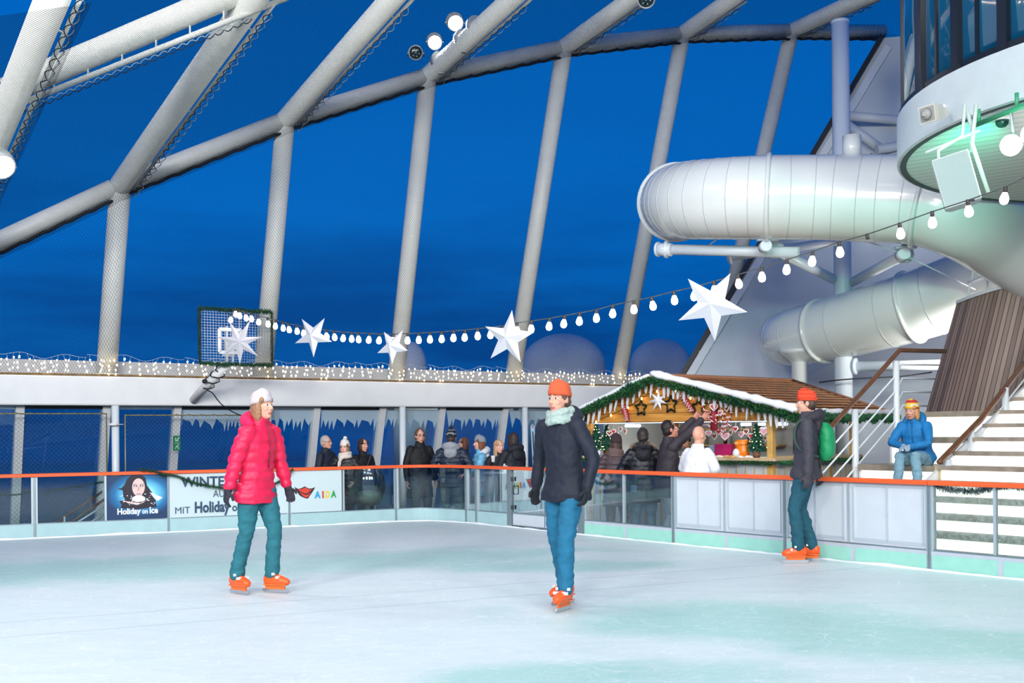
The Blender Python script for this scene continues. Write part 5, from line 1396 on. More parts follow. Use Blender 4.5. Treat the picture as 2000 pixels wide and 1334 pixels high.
mb = MB(); mb.bar(st(SW, 0.0, 1.60), st(SW, SD, 1.60), 0.04, 0.12); obj('side_beam', mb, PINE, stall)
for w, q, hh in ((0.02, 0.02, 1.6), (SW - 0.02, 0.02, 1.62), (SW - 0.02, 0.8, 1.6), (SW - 0.02, 1.55, 1.6), (SW - 0.02, SD, 1.62), (0.02, SD, 1.62)):
    mb = MB(); c0 = st(w, q, 0); mb.obox(V((c0.x, c0.y, (hh + DECK) / 2)), se * 0.045, sn * 0.045, V((0, 0, (hh - DECK) / 2))); obj('post', mb, PINE if w > 1 else PLANK, stall, bevel=0.004)
CT = 1.03
mb = MB(); mb.prism([st(-0.05, -0.14, CT), st(SW + 0.14, -0.14, CT), st(SW + 0.14, SD, CT), st(SW - 0.42, SD, CT), st(SW - 0.42, 0.42, CT), st(-0.05, 0.42, CT)], (0, 0, -0.045)); obj('counter', mb, M('counter_wood', (196, 170, 134), 0.45, var=0.12), stall, bevel=0.006)
SKIRT = M('skirt_board', (190, 200, 206), 0.55, var=0.06)
mb = MB(); mb.prism([st(0, -0.02, DECK), st(SW, -0.02, DECK), st(SW, -0.02, CT - 0.045), st(0, -0.02, CT - 0.045)], sn * 0.03)
mb.prism([st(SW + 0.02, 0, DECK), st(SW + 0.02, SD, DECK), st(SW + 0.02, SD, CT - 0.045), st(SW + 0.02, 0, CT - 0.045)], -se * 0.03); obj('skirt', mb, SKIRT, stall)
mb = MB()
for k in range(22):
    w = 0.1 + k * 0.15
    for base, dirv in ((st(w, -0.023, 0), se),):
        mb.prism([base - dirv * 0.014 + V((0, 0, DECK)), base + dirv * 0.014 + V((0, 0, DECK)), base + dirv * 0.012 + V((0, 0, 0.80)), base + V((0, 0, 0.92)), base - dirv * 0.012 + V((0, 0, 0.80))], -sn * 0.008)
for k in range(14):
    base = st(SW + 0.023, 0.12 + k * 0.155, 0)
    mb.prism([base - sn * 0.014 + V((0, 0, DECK)), base + sn * 0.014 + V((0, 0, DECK)), base + sn * 0.012 + V((0, 0, 0.80)), base + V((0, 0, 0.92)), base - sn * 0.012 + V((0, 0, 0.80))], se * 0.008)
obj('skirt_slats', mb, PINE, stall)
INW = M('stall_inner_wall', (176, 180, 182), 0.6)
mb = MB(); mb.prism([st(0.04, SD - 0.02, DECK), st(SW - 1.0, SD - 0.02, DECK), st(SW - 1.0, SD - 0.02, 1.9), st(1.447, SD - 0.02, 2.15), st(0.04, SD - 0.02, 1.7)], sn * 0.03); mb.prism([st(0.0, 0.45, DECK), st(0.0, SD, DECK), st(0.0, SD, 1.7), st(0.0, 0.45, 1.7)], se * 0.03); obj('back_wall', mb, INW, stall)
mb = MB(); mb.prism([st(0.05, 0.05, 1.66), st(SW - 0.05, 0.05, 1.66), st(SW - 0.05, SD, 1.66), st(0.05, SD, 1.66)], (0, 0, 0.02)); obj('ceiling_board', mb, PINE, stall)
for z in (1.15, 1.42):
    mb = MB(); mb.prism([st(0.1, SD - 0.28, z), st(2.2, SD - 0.28, z), st(2.2, SD - 0.03, z), st(0.1, SD - 0.03, z)], (0, 0, 0.025)); obj('shelf', mb, PINE, stall)
TUBEL = M('cool_tube_light', (225, 245, 255), 0.4, emit=(205, 238, 255), estr=9)
for k, (pa, pb_) in enumerate([((1222, 833), (1250, 833)), ((1448, 832), (1466, 831)), ((1482, 831), (1494, 831))]):
    a_, b_ = stx(*pa, 0.10), stx(*pb_, 0.10); a_.z = b_.z = 1.50
    mb = MB(); mb.tube([a_, b_], 0.022, 8); tag(obj('tube_light', mb, TUBEL), ['left cool white tube light below the stall gable', 'right cool white tube light below the stall gable', 'short cool tube light beside the stall corner post'][k], 'lamp', 'tube lights of the stall')
a_, b_ = st(SW - 0.1, 0.25, 1.50), st(SW - 0.1, 0.55, 1.5)
mb = MB(); mb.tube([a_, b_], 0.022, 8); tag(obj('tube_light', mb, TUBEL), 'cool tube light on the right side of the stall behind the skater', 'lamp', 'tube lights of the stall')
mb = MB(); mb.bar(st(0.1, 0.03, GB + 0.0), st(SW - 0.1, 0.03, GB + 0.0), 0.02, 0.018); tag(obj('light_strip', mb, M('cool_strip', (215, 240, 255), 0.4, emit=(190, 228, 255), estr=3)), 'thin cool light strip along the lower gable edge', 'lamp')
for w, q in ((0.9, 0.9), (2.5, 0.9)):
    l = bpy.data.lights.new('stall_light', 'POINT'); l.energy = 14; l.color = (0.85, 0.95, 1.0); l.shadow_soft_size = 0.15
    o = bpy.data.objects.new('stall_light', l); C.objects.link(o); o.location = st(w, q, 1.52)
# snow, garland, icicles on the rake
rnd = random.Random(8)
SNOW = M('roof_snow', (240, 243, 247), 0.6, bump=0.4, bscale=20)
def lumpy(path, r, label, seed):
    path = resample(path, 0.05)
    rr_ = [r * (0.75 + 0.6 * abs(noise.noise(p_ * 3.1 + V((seed, 0, 0)))) + 0.25 * noise.noise(p_ * 9)) for p_ in path]
    rr_[0] *= 0.4; rr_[-1] *= 0.4
    mb = MB(); mb.tube(path, rr_, 12); return tag(obj('snow_edge', mb, SNOW), label, 'snow', 'snow on the stall roof')
up_ = V((0, 0, 0.05))
lumpy([lerp(Af, Ef, u) + up_ - sn * 0.04 for u in (0.0, 0.25, 0.5, 0.75, 1.0)], 0.062, 'lumpy snow edge along the right roof slope of the stall', 1)
lumpy([lerp(Af, Lf, u) + up_ * 0.7 - sn * 0.02 for u in (0.02, 0.3, 0.6, 1.0)], 0.035, 'thin snow edge along the left roof slope of the stall', 2)
lumpy([lerp(Ef, Eb, u) + up_ * 0.6 for u in (0.0, 0.3, 0.6, 1.0)], 0.05, 'snow edge along the right eave of the stall', 3)
off = V((0, 0, -0.055)) - sn * 0.06
garland([lerp(Lf, Af, u / 24) + off + V((0, 0, 0.012 * math.sin(u * 1.9))) for u in range(25)], 0.085, 'thick fir garland on the left gable edge of the stall', 1300, 'fir garlands of the stall', 0.8, 0.010)
garland([lerp(Af, Ef, u / 30) + off + V((0, 0, 0.012 * math.sin(u * 1.9))) for u in range(31)], 0.085, 'thick fir garland on the right gable edge of the stall', 1300, 'fir garlands of the stall', 0.8, 0.010)
garland([lerp(Ef, Eb, u / 24) + V((0, 0, -0.05 + 0.015 * math.sin(u * 1.7))) + se * 0.03 for u in range(25)], 0.075, 'fir garland along the right eave of the stall', 1300, 'fir garlands of the stall', 0.8, 0.010)
garland([st(-0.05 + (SW + 0.2) * u / 20, -0.15, CT - 0.055 - 0.02 * math.sin(u * 0.9) ** 2) for u in range(21)], 0.04, 'fir garland under the front counter edge', 900, 'fir garlands of the stall', 0.4, 0.006)
garland([st(SW + 0.16, -0.1 + 2.35 * u / 20, CT - 0.055 - 0.02 * math.sin(u * 0.9) ** 2) for u in range(21)], 0.04, 'fir garland under the side counter edge', 900, 'fir garlands of the stall', 0.4, 0.006)
ICM = M('fake_icicle', (222, 230, 236), 0.4)
root = thing('icicle_fringe', lerp(Af, Ef, 0.3) + V((0, 0, -0.1)), 'fringe of white fake icicles under the stall gable edge', 'icicles')
nI = 0
for side, cnt in ((Lf, 15), (Ef, 26)):
    for k in range(cnt):
        u = 0.03 + 0.94 * k / cnt; p_ = lerp(Af, side, u) + V((0, 0, -0.085)) - sn * (-0.06)
        L = 0.10 + 0.12 * rnd.random(); tl_ = se * rnd.gauss(0.0 if side is Ef else -0.03, 0.02); w = 0.018 + 0.012 * rnd.random()
        mb = MB(); mb.rings([[p_ + se * w * a_ + sn * 0.008 * b_ for a_, b_ in ((-1, -1), (1, -1), (1, 1), (-1, 1))], [p_ + tl_ * .6 + V((0, 0, -L * 0.6)) + se * w * .8 * a_ + sn * 0.008 * b_ for a_, b_ in ((-1, -1), (1, -1), (1, 1), (-1, 1))], [p_ + tl_ + V((0, 0, -L)) + se * w * .35 * a_ + sn * 0.005 * b_ for a_, b_ in ((-1, -1), (1, -1), (1, 1), (-1, 1))]], 0, False)
        obj('icicle', mb, ICM, root); nI += 1
# decorations on the gable
star(stx(1285, 782, -0.10), 0.165, 7, 0.36, PI / 2 + 0.1, 0.04, -sn + V((0, -0.3, 0)), 'white seven pointed paper star hanging in the stall gable', mat=M('gable_star_paper', (228, 234, 242), 0.5), group=None, top=stx(1285, 745, -0.10))
FIRD = M('dark_fir', (14, 40, 30), 0.8)
for k, (px, py, r_) in enumerate([(1252, 797, 0.11), (1310, 790, 0.12), (1364, 796, 0.115)]):
    c_ = stx(px, py, -0.035); pts = []
    for j in range(11):
        an = PI / 2 + PI * j / 5; rr_ = r_ if j % 2 == 0 else r_ * 0.5
        pts.append(c_ + se * math.cos(an) * rr_ * 1.05 + V((0, 0, math.sin(an) * rr_ * 1.15)))
    pts2 = []
    for p_, q_ in zip(pts, pts[1:]): pts2 += [lerp(p_, q_, j / 3) for j in range(3)]
    tag(obj('star_wreath', needles(pts2 + [pts2[0]], 0.026, 900, rnd, w=0.005), [FIRD, WIRE, FIRD]), ['left dark star shaped fir wreath on the stall gable', 'middle dark star shaped fir wreath on the stall gable', 'right dark star shaped fir wreath behind the raised hand'][k], 'wreath', 'star wreaths on the gable')
GBULB = M('gable_bulb', (255, 216, 130), 0.4, emit=(255, 200, 100), estr=9)
root = thing('gable_light_string', stx(1250, 790, -0.03), 'string of small warm bulbs along the stall gable', 'string lights')
pts = [stx(x, y, -0.03) for x, y in ((1166, 822), (1195, 809), (1228, 794), (1255, 776), (1285, 762), (1320, 761), (1350, 775))]
mb = MB(); mb.tube(smooth_path(pts, 4), 0.004, 5); obj('cable', mb, WIRE, root)
for p_ in pts: mb = MB(); mb.ell(p_ + V((0, 0, -0.02)) - sn * 0.02, (0.015, 0.015, 0.022), 0, 8, 6); obj('bulb', mb, GBULB, root)
# sweets: hearts, candy canes, large candy boots
GING = M('gingerbread', (132, 74, 44), 0.6); ICING = M('white_icing', (240, 232, 232), 0.5); REDI = M('red_icing', (196, 44, 60), 0.5)
def heart_pts(c_, x, y, s_):
    out = []
    for k in range(24):
        a_ = 2 * PI * k / 24
        hx = 16 * math.sin(a_) ** 3 / 17; hy = (13 * math.cos(a_) - 5 * math.cos(2 * a_) - 2 * math.cos(3 * a_) - math.cos(4 * a_)) / 17
        out.append(c_ + x * hx * s_ + y * hy * s_)
    return out
hearts = [(1190, 846, .05, .2), (1199, 843, .05, .2), (1208, 848, .05, .25), (1213, 838, .045, .2), (1222, 843, .05, .3), (1327, 842, .05, .25), (1332, 850, .05, .3), (1338, 836, .045, .2), (1384, 846, .05, .2), (1396, 852, .055, .25), (1404, 843, .05, .2), (1416, 852, .065, .15), (1428, 845, .05, .25), (1437, 838, .05, .1), (1448, 848, .055, .3), (1458, 843, .05, .3), (1468, 852, .055, .3), (1492, 842, .07, .15), (1496, 856, .05, .2), (1394, 795, .062, -.12), (1408, 806, .05, -.1), (1420, 798, .05, -.1)]
hlab = 'icing edged gingerbread heart hanging in the stall'
for k, (px, py, s_, q) in enumerate(hearts):
    c_ = stx(px, py, q); an = rnd.gauss(0, 0.35); x = (se * math.cos(an) + sn * math.sin(an)); y = V((0, 0, 1)); nx = x.cross(y).normalized()
    big = s_ > 0.058
    lab = {(1416, 852): 'large pale heart hanging lowest right of the chef', (1492, 842): 'large heart ring beside the stall corner post', (1394, 795): 'white icing heart outline on the sweets bunch above the chef'}.get((px, py), hlab)
    root = thing('gingerbread_heart', c_, lab, 'gingerbread', 'gingerbread hearts in the stall')
    mb = MB(); mb.prism(heart_pts(c_, x, y, s_), nx * 0.012); obj('biscuit', mb, [GING, REDI, M('pink_icing', (214, 150, 170), 0.5)][k % 3], root)
    mb = MB(); mb.tube([p_ + nx * 0.006 for p_ in heart_pts(c_, x, y, s_ * 0.95)], 0.0095, 5, closed=True); obj('icing', mb, ICING, root)
    mb = MB(); mb.tube([c_ + y * s_ * 0.6, V((c_.x, c_.y, max(1.54, c_.z + 0.08)))], 0.003, 4); obj('ribbon', mb, ICING, root)
CANE = bpy.data.materials.new('candy_stripes'); CANE.use_nodes = True
t = CANE.node_tree; b = t.nodes['Principled BSDF']; b.inputs['Roughness'].default_value = 0.3
co = N(t, 'ShaderNodeTexCoord'); wv = N(t, 'ShaderNodeTexWave'); wv.bands_direction = 'DIAGONAL'; wv.inputs['Scale'].default_value = 9; t.links.new(co.outputs['Object'], wv.inputs['Vector'])
r = ramp(t, [(0, srgb((190, 36, 54))), (0.55, srgb((238, 228, 228)))], 'CONSTANT'); t.links.new(wv.outputs['Fac'], r.inputs[0]); t.links.new(r.outputs[0], b.inputs['Base Color'])
canes = [(1362, 812), (1370, 818), (1376, 808), (1384, 815), (1390, 822), (1398, 818), (1405, 824), (1412, 815), (1419, 822), (1426, 812), (1366, 828), (1380, 830), (1395, 834), (1410, 833), (1374, 798), (1388, 803), (1402, 810), (1424, 830), (1416, 838), (1412, 840)]
for k, (px, py) in enumerate(canes):
    c_ = stx(px, py, -0.06 - 0.05 * (k % 3)); an = rnd.gauss(0, 0.7); u = se * math.sin(an) + V((0, 0, math.cos(an))); sd = se * math.cos(an) - V((0, 0, math.sin(an)))
    pts = [c_ - u * 0.06, c_ + u * 0.03] + [c_ + u * (0.03 + 0.022 * math.sin(a_)) + sd * 0.022 * (1 - math.cos(a_)) for a_ in (0.5, 1.1, 1.7, 2.4, 3.1)]
    mb = MB(); mb.tube(pts, 0.0105, 7); tag(obj('candy_cane', mb, CANE), 'red and white candy cane in the bunch hanging above the chef', 'candy', 'candy canes above the chef')
mb = MB(); mb.tube([stx(1395, 790, -0.06), stx(1395, 840, -0.06)], 0.05, 8, sq=0.5); tag(obj('sweets_rack', mb, M('rack_red', (150, 36, 50), 0.6)), 'dark red rack behind the bunch of candy canes', 'rack')
for k, (p0, p1, lab) in enumerate([((1217, 788), (1227, 824), 'tall red decorated sweet stick at the left of the gable'), ((1330, 768), (1354, 806), 'tall red and white sweet stick the reaching man touches')]):
    a_, b_ = stx(*p0, -0.09), stx(*p1, -0.09)
    root = thing('sweet_stick', b_, lab, 'candy')
    m_ = lerp(a_, b_, 0.5)
    mb = MB(); mb.tube(smooth_path([a_, lerp(a_, b_, .15), lerp(a_, b_, .4), lerp(a_, b_, .7), b_], 3), [0.01, 0.03, 0.045, 0.05, 0.052, 0.052, 0.05, 0.046, 0.042, 0.04, 0.036, 0.03, 0.016], 12, sq=0.5); obj('biscuit', mb, M('deep_red_biscuit', (166, 40, 52), 0.5), root)
    mb = MB(); dd_ = (b_ - a_); sd = dd_.cross(sn).normalized()
    mb.tube([lerp(a_, b_, j / 16) + sd * 0.03 * (1 if j % 2 else -1) - sn * 0.026 for j in range(1, 16)], 0.007, 5); obj('icing', mb, ICING, root)
# goods on the counter
def tree(base, h, label, seed):
    rd = random.Random(seed)
    root = thing('small_christmas_tree', base, label, 'tree', 'small decorated trees on the counter')
    mb = MB(); mb.lathe([(h * .09, 0), (h * .12, h * .16), (h * .10, h * .16), (0.002, h * .15)], base, 14); obj('pot', mb, M('tree_pot', (120, 84, 60), 0.6), root)
    mb = MB(); mb.tube([base + V((0, 0, h * .1)), base + V((0, 0, h * .95))], h * 0.015, 6); obj('trunk', mb, M('trunk_brown', (70, 50, 34), 0.8), root)
    mb = MB(); tips = []
    for lv in range(9):
        z = h * (0.2 + 0.78 * lv / 9); R_ = h * 0.30 * (1 - lv / 9.6)
        for k in range(12 - lv):
            an = 2 * PI * k / (12 - lv) + lv * 0.5 + rd.random() * 0.3; L_ = R_ * (0.85 + 0.3 * rd.random())
            a_ = base + V((0, 0, z + h * .05)); e_ = base + V((math.cos(an) * L_, math.sin(an) * L_, z - h * 0.015))
            g_ = needles([a_, lerp(a_, e_, .5) + V((0, 0, h * .02)), e_], h * 0.045, 60 / max(0.05, L_) * 0.9, rd, w=h * 0.012); mb.add(g_.v, g_.f, 0)
            tips.append(e_ + V((0, 0, h * 0.01)))
    obj('foliage', mb, M('tree_green', (22, 92, 70), 0.75), root)
    rd.shuffle(tips)
    for p_ in tips[:26]: mb = MB(); mb.ell(p_, h * 0.013, 0, 6, 5); obj('bulb', mb, M('tree_bulb', (255, 230, 160), 0.4, emit=(255, 220, 150), estr=8), root)
    return root
c_ = stx(1478, 893, 0.08); c_.z = CT; tree(c_, 0.50, 'small lit christmas tree on the counter beside the corner post', 5)
c_ = stx(1165, 893, -0.02); c_.z = CT; tree(c_, 0.52, 'small lit christmas tree at the left end of the counter', 6)
c_ = stx(1185, 893, 0.30); c_.z = CT; tree(c_, 0.50, 'dark christmas tree behind the left one beside the woman in brown', 7)
def egg(px, py, s_, q, label):
    c_ = stx(px, py, q); mb = MB(); mb.lathe([(0.002, 0), (s_ * .7, s_ * 0.15), (s_, s_ * 0.8), (s_ * .93, s_ * 1.4), (s_ * .6, s_ * 2.05), (0.002, s_ * 2.35)], V((c_.x, c_.y, CT)), 16)
    tag(obj('white_egg', mb, M('egg_white', (236, 238, 240), 0.4)), label, 'ornament', 'white egg ornaments')
egg(1167, 890, 0.05, -0.07, 'white egg ornament in front of the left tree'); egg(1438, 888, 0.055, -0.03, 'white egg ornament in front of the orange bag')
def box_on(px0, px1, h, dep, q, mat, name, label, cat):
    a_, b_ = stx(px0, 890, q), stx(px1, 890, q); a_.z = b_.z = CT
    root = thing(name, (a_ + b_) / 2, label, cat); w = (b_ - a_).length
    mb = MB(); mb.prism([a_, b_, b_ + sn * dep, a_ + sn * dep], (0, 0, h)); obj('body', mb, mat, root, bevel=0.004)
    mb = MB(); mb.prism([a_ - sn * 0.004 - se * 0.004, b_ - sn * 0.004 + se * 0.004, b_ + sn * (dep + .004) + se * .004, a_ + sn * (dep + .004) - se * .004], (0, 0, h * 0.12)); 
    for v_ in mb.v: v_.z += h * 0.9
    obj('lid', mb, mat, root)
box_on(1396, 1427, 0.185, 0.12, 0.1, M('magenta_card', (170, 22, 92), 0.5), 'gift_box', 'magenta gift box on the stall counter', 'box')
box_on(1384, 1395, 0.17, 0.12, 0.1, M('grey_blue_card', (120, 134, 154), 0.5), 'gift_box', 'narrow grey blue box left of the magenta one', 'box')
c_ = stx(1450, 892, 0.06); c_.z = CT
root = thing('gift_bag', c_, 'bright orange gift bag with a bow on the counter', 'bag')
mb = MB(); mb.rings([[c_ + se * x * s_ + sn * y * .05 + V((0, 0, z)) for x, y in ((-1, -1), (0, -1.15), (1, -1), (1, 1), (0, 1.15), (-1, 1))] for z, s_ in ((0, .085), (.08, .09), (.15, .08), (.19, .05), (.22, .075), (.25, .085))], 0, True); obj('pouch', mb, M('orange_foil', (246, 132, 24), 0.35), root)
mb = MB(); mb.ell(c_ + V((0, 0, .20)) - sn * .05 - se * .05, (.045, .025, .03)); mb.ell(c_ + V((0, 0, .20)) - sn * .05 + se * .05, (.045, .025, .03)); mb.ell(c_ + V((0, 0, .20)) - sn * .06, .02); obj('bow', mb, M('orange_ribbon', (250, 150, 60), 0.4), root)
mb = needles([c_ - se * .12 + V((0, 0, .02)), c_ - se * .11 + V((0, 0, .1)), c_ - se * .09 + V((0, 0, .16))], .035, 900, rnd, w=.006); tag(obj('green_sprig', mb, [M('sprig_green', (120, 160, 60), .7), WIRE, GREEN2]), 'light green sprig left of the orange bag', 'plant')
rd = random.Random(2)
for k, (px, q, s_, colr) in enumerate([(1385, -.05, .05, (226, 226, 226)), (1405, -.06, .06, (232, 222, 204)), (1420, -.04, .055, (222, 176, 112)), (1430, -.07, .05, (226, 170, 96)), (1446, -.08, .04, (236, 226, 214)), (1462, -.07, .05, (240, 236, 230))]):
    c_ = stx(px, 893, q); c_.z = CT
    mb = MB(); rs = []
    for i in range(6):
        th = i / 5; rs.append([c_ + V((0, 0, 0.002 + 0.032 * math.sin(th * PI / 2))) + (se * math.cos(2 * PI * j / 12) * 1.2 + sn * math.sin(2 * PI * j / 12) * .8) * s_ * max(.05, math.cos(th * PI / 2)) * (1 + .3 * rd.random()) for j in range(12)])
    mb.rings(rs, 0, False); tag(obj('sweets_packet', mb, M('packet_%d_film' % k, colr, .35)), ['white crumpled packet at the left of the counter goods', 'cream crumpled packet below the magenta box', 'tan packet left of the white egg', 'orange tan packet below the orange bag', 'pale packet right of the white egg', 'white packet below the right tree'][k], 'packet')
for k in range(9):
    w = 0.25 + k * 0.22; z = 1.445 if k % 2 else 1.175
    h_ = .12 + .05 * ((k * 7) % 3); c_ = st(w, SD - .16, z)
    mb = MB(); mb.lathe([(.03, 0), (.032, h_ * .6), (.012, h_ * .78), (.011, h_), (.002, h_)], c_, 12); tag(obj('bottle', mb, M(['bottle_green', 'bottle_brown', 'bottle_clear'][k % 3], [(30, 60, 40), (70, 36, 22), (190, 196, 200)][k % 3], .2)), ('upper' if k % 2 else 'lower') + ' shelf bottle at the back of the stall', 'bottle', 'bottles at the back of the stall')
# ---------------------------------------------------------------- skis and table by the side
for k, (p0, p1) in enumerate([((1046, 912), (1040, 833)), ((1062, 912), (1053, 832))]):
    a_ = P(p0[0] + 4, 985, 19.3); a_.z = DECK; b_ = P(p1[0], p1[1], 19.9); 
    root = thing('ski', a_, ['left ski of the pale pair leaning beside the round column', 'right ski of the pale pair leaning beside the round column'][k], 'ski', 'pair of skis')
    d_ = (b_ - a_); pts = [a_ + V((0, -.02, .02)), a_ + d_ * .4, a_ + d_ * .9, b_, b_ + d_ * .02 + V((0, -.05, .01))]
    mb = MB(); sd = V((1, 0.1, 0)).normalized(); th_ = d_.cross(sd).normalized()
    rs = [[p_ + sd * w * a2 + th_ * .008 * b2 for a2, b2 in ((-1, -1), (1, -1), (1, 1), (-1, 1))] for p_, w in zip(pts, (.035, .03, .034, .037, .015))]
    mb.rings(rs, 0, False); obj('board', mb, M('ski_pale', (150, 190, 214), .25), root)
    mb = MB(); mb.bar(pts[0] + V((0, -.03, .1)), a_ + d_ * .95 + V((0, -.01, 0)), .02, .004, 0, up=th_); obj('stripe', mb, M('ski_dark', (30, 40, 60), .3), root)
    mb = MB(); mb.box(a_ + d_ * .42 + V((0, -.03, 0)), (.05, .05, .2)); obj('binding', mb, DARK, root)
    mb = MB(); mb.box(b_ + V((0, -.012, -.03)), (.045, .01, .05)); obj('tip', mb, REDI, root)
c_ = P(965, 921, 18.0)
root = thing('bar_table', V((c_.x, c_.y, DECK)), 'round white bar table between the woman in light blue and the couple', 'table')
mb = MB(); mb.lathe([(.002, c_.z - DECK), (.36, c_.z - DECK), (.36, c_.z - DECK - .025), (.03, c_.z - DECK - .03)], V((c_.x, c_.y, DECK)), 28); obj('table_top', mb, WHITE, root)
mb = MB(); mb.tube([V((c_.x, c_.y, DECK)), V((c_.x, c_.y, c_.z))], .03, 12); mb.lathe([(.25, 0), (.24, .02), (.04, .04)], V((c_.x, c_.y, DECK)), 24); obj('pedestal', mb, STEEL, root)
cupm = M('paper_cup', (240, 240, 240), .5)
def cup(p_, label, group='paper cups'):
    mb = MB(); mb.lathe([(.026, 0), (.036, .10), (.038, .102), (.034, .10), (.002, .095)], p_, 14); return tag(obj('paper_cup', mb, cupm), label, 'cup', group)
cup(V((c_.x + .18, c_.y - .2, c_.z)), 'white paper cup on the round bar table')
# translucent bubble chair behind the glass
bc = P(717, 948, 18.45)
root = thing('bubble_chair', V((bc.x, bc.y, DECK)), 'clear shiny bubble seat behind the glass below the woman with brown hair', 'chair')
mb = MB(); rs = []
for i in range(15):
    th = -1.15 + 2.3 * i / 14
    rs.append([bc + V((0.30 * math.cos(2 * PI * j / 24) * math.cos(th * .9), 0.2 * math.cos(th * .8) * math.sin(2 * PI * j / 24), 0.36 * math.sin(th))) for j in range(24)])
mb.rings(rs); obj('bubble_shell', mb, glass_mat('bubble_film', (.62, .64, .6), .22, .06), root)
mb = MB(); mb.ell(bc + V((0, 0.02, -.2)), (.24, .15, .12)); obj('cushion', mb, M('bubble_cushion', (196, 194, 180), .3), root)
mb = MB(); mb.lathe([(.18, 0), (.17, .03), (.05, .05), (.05, bc.z - DECK - .3)], V((bc.x, bc.y, DECK)), 18); obj('foot', mb, STEEL, root)
# ---------------------------------------------------------------- people
def to_mesh_remesh(mb, voxel, smooth_it=3, name='tmp', fac=0.5):
    me = bpy.data.meshes.new(name); me.from_pydata(mb.v, [], mb.f); me.update()
    o = bpy.data.objects.new(name, me); C.objects.link(o)
    r = o.modifiers.new('r', 'REMESH'); r.mode = 'VOXEL'; r.voxel_size = voxel; r.use_smooth_shade = True
    if smooth_it:
        s = o.modifiers.new('s', 'SMOOTH'); s.factor = fac; s.iterations = smooth_it
    dg = bpy.context.evaluated_depsgraph_get(); dg.update()
    out = bpy.data.meshes.new_from_object(o.evaluated_get(dg))
    bpy.data.objects.remove(o); bpy.data.meshes.remove(me)
    for p in out.polygons: p.use_smooth = True
    return out
def link_mesh(name, me, mats, parent):
    me.name = name; me.materials.clear()
    for m in (mats if isinstance(mats, (list, tuple)) else [mats]): me.materials.append(m)
    o = bpy.data.objects.new(name, me); C.objects.link(o); o.parent = parent
    return o
def crumple(me, amp, scale, seed, puff=0.0, pitch=0.085, stretch=(1, 1, 1)):
    me.update()
    nr = [v.normal.copy() for v in me.vertices]
    for v, n in zip(me.vertices, nr):
        p = V((v.co.x * stretch[0], v.co.y * stretch[1], v.co.z * stretch[2])) * scale + V((seed * 3.7, seed, 0))
        d = amp * (noise.noise(p) + 0.5 * noise.noise(p * 2.3))
        if puff: d += puff * (abs(math.sin(PI * v.co.z / pitch + 0.4 * noise.noise(v.co * 5))) - 0.55)
        v.co += n * d
    me.update()
def ik(a, t, l1, l2, pole):
    a, t, pole = V(a), V(t), V(pole); d = t - a; L = min(d.length, (l1 + l2) * 0.999); L = max(L, abs(l1 - l2) + 0.01)
    dn = d.normalized(); x = (l1 * l1 - l2 * l2 + L * L) / (2 * L); h = math.sqrt(max(0, l1 * l1 - x * x))
    pv = pole - dn * pole.dot(dn); pv.normalize()
    return a + dn * x + pv * h, a + dn * L
def capsule(mb, pts, rad, n=14):
    pts = [V(p) for p in pts]
    a, b = pts[0], pts[-1]
    d0 = (pts[0] - pts[1]).normalized(); d1 = (pts[-1] - pts[-2]).normalized()
    pp = [a + d0 * rad[0] * .85, a + d0 * rad[0] * .5] + pts + [b + d1 * rad[-1] * .5, b + d1 * rad[-1] * .85]
    rr = [rad[0] * .45, rad[0] * .85] + list(rad) + [rad[-1] * .85, rad[-1] * .45]
    mb.tube(pp, rr, n)
def oval_rings(mb, secs, T, n=22):
    """secs: (x, y, z, rx, ry); T maps a point"""
    mb.rings([[T(V((x + rx * math.cos(2 * PI * j / n), y + ry * math.sin(2 * PI * j / n), z))) for j in range(n)] for x, y, z, rx, ry in secs], 0, True)
def hand_shape(mb, w, d, palm_n, side, curl=0.5, grow=0.0):
    """palm and five unequal curled fingers; d: direction of the hand, palm_n: palm normal, side: +1 thumb towards d x palm_n"""
    d = V(d).normalized(); n = V(palm_n); n = (n - d * n.dot(d)).normalized(); s = d.cross(n).normalized() * side
    g = grow
    mb.rings([[w + d * a + s * (wd * math.cos(2 * PI * j / 12)) + n * (th * math.sin(2 * PI * j / 12)) for j in range(12)] for a, wd, th in ((-0.02, .024 + g, .02 + g), (0.02, .036 + g, .018 + g), (0.06, .042 + g, .016 + g), (0.088, .040 + g, .014 + g), (0.098, .03 + g, .01 + g))])
    for k, (off, ln) in enumerate(((.031, .066), (.0105, .076), (-.0105, .071), (-.030, .056))):
        b = w + d * .085 + s * off; c = curl * (0.8 + .12 * k)
        d1 = (d * math.cos(c * .7) + n * math.sin(c * .7) + s * off * 1.5).normalized(); p1 = b + d1 * ln * .45
        d2 = (d * math.cos(c * 1.6) + n * math.sin(c * 1.6)).normalized(); p2 = p1 + d2 * ln * .32
        d3 = (d * math.cos(c * 2.3) + n * math.sin(c * 2.3)).normalized(); p3 = p2 + d3 * ln * .24
        capsule(mb, [b, p1, p2, p3], [.0088 + g, .0084 + g, .0078 + g, .0068 + g], 8)
    b = w + d * .025 + s * .03 + n * .004
    p1 = b + (d * .55 + s * .75 + n * .25).normalized() * .04; p2 = p1 + (d * .85 + s * .25 + n * .4).normalized() * .032
    capsule(mb, [b, p1, p2], [.0115 + g, .0105 + g, .0085 + g], 8)

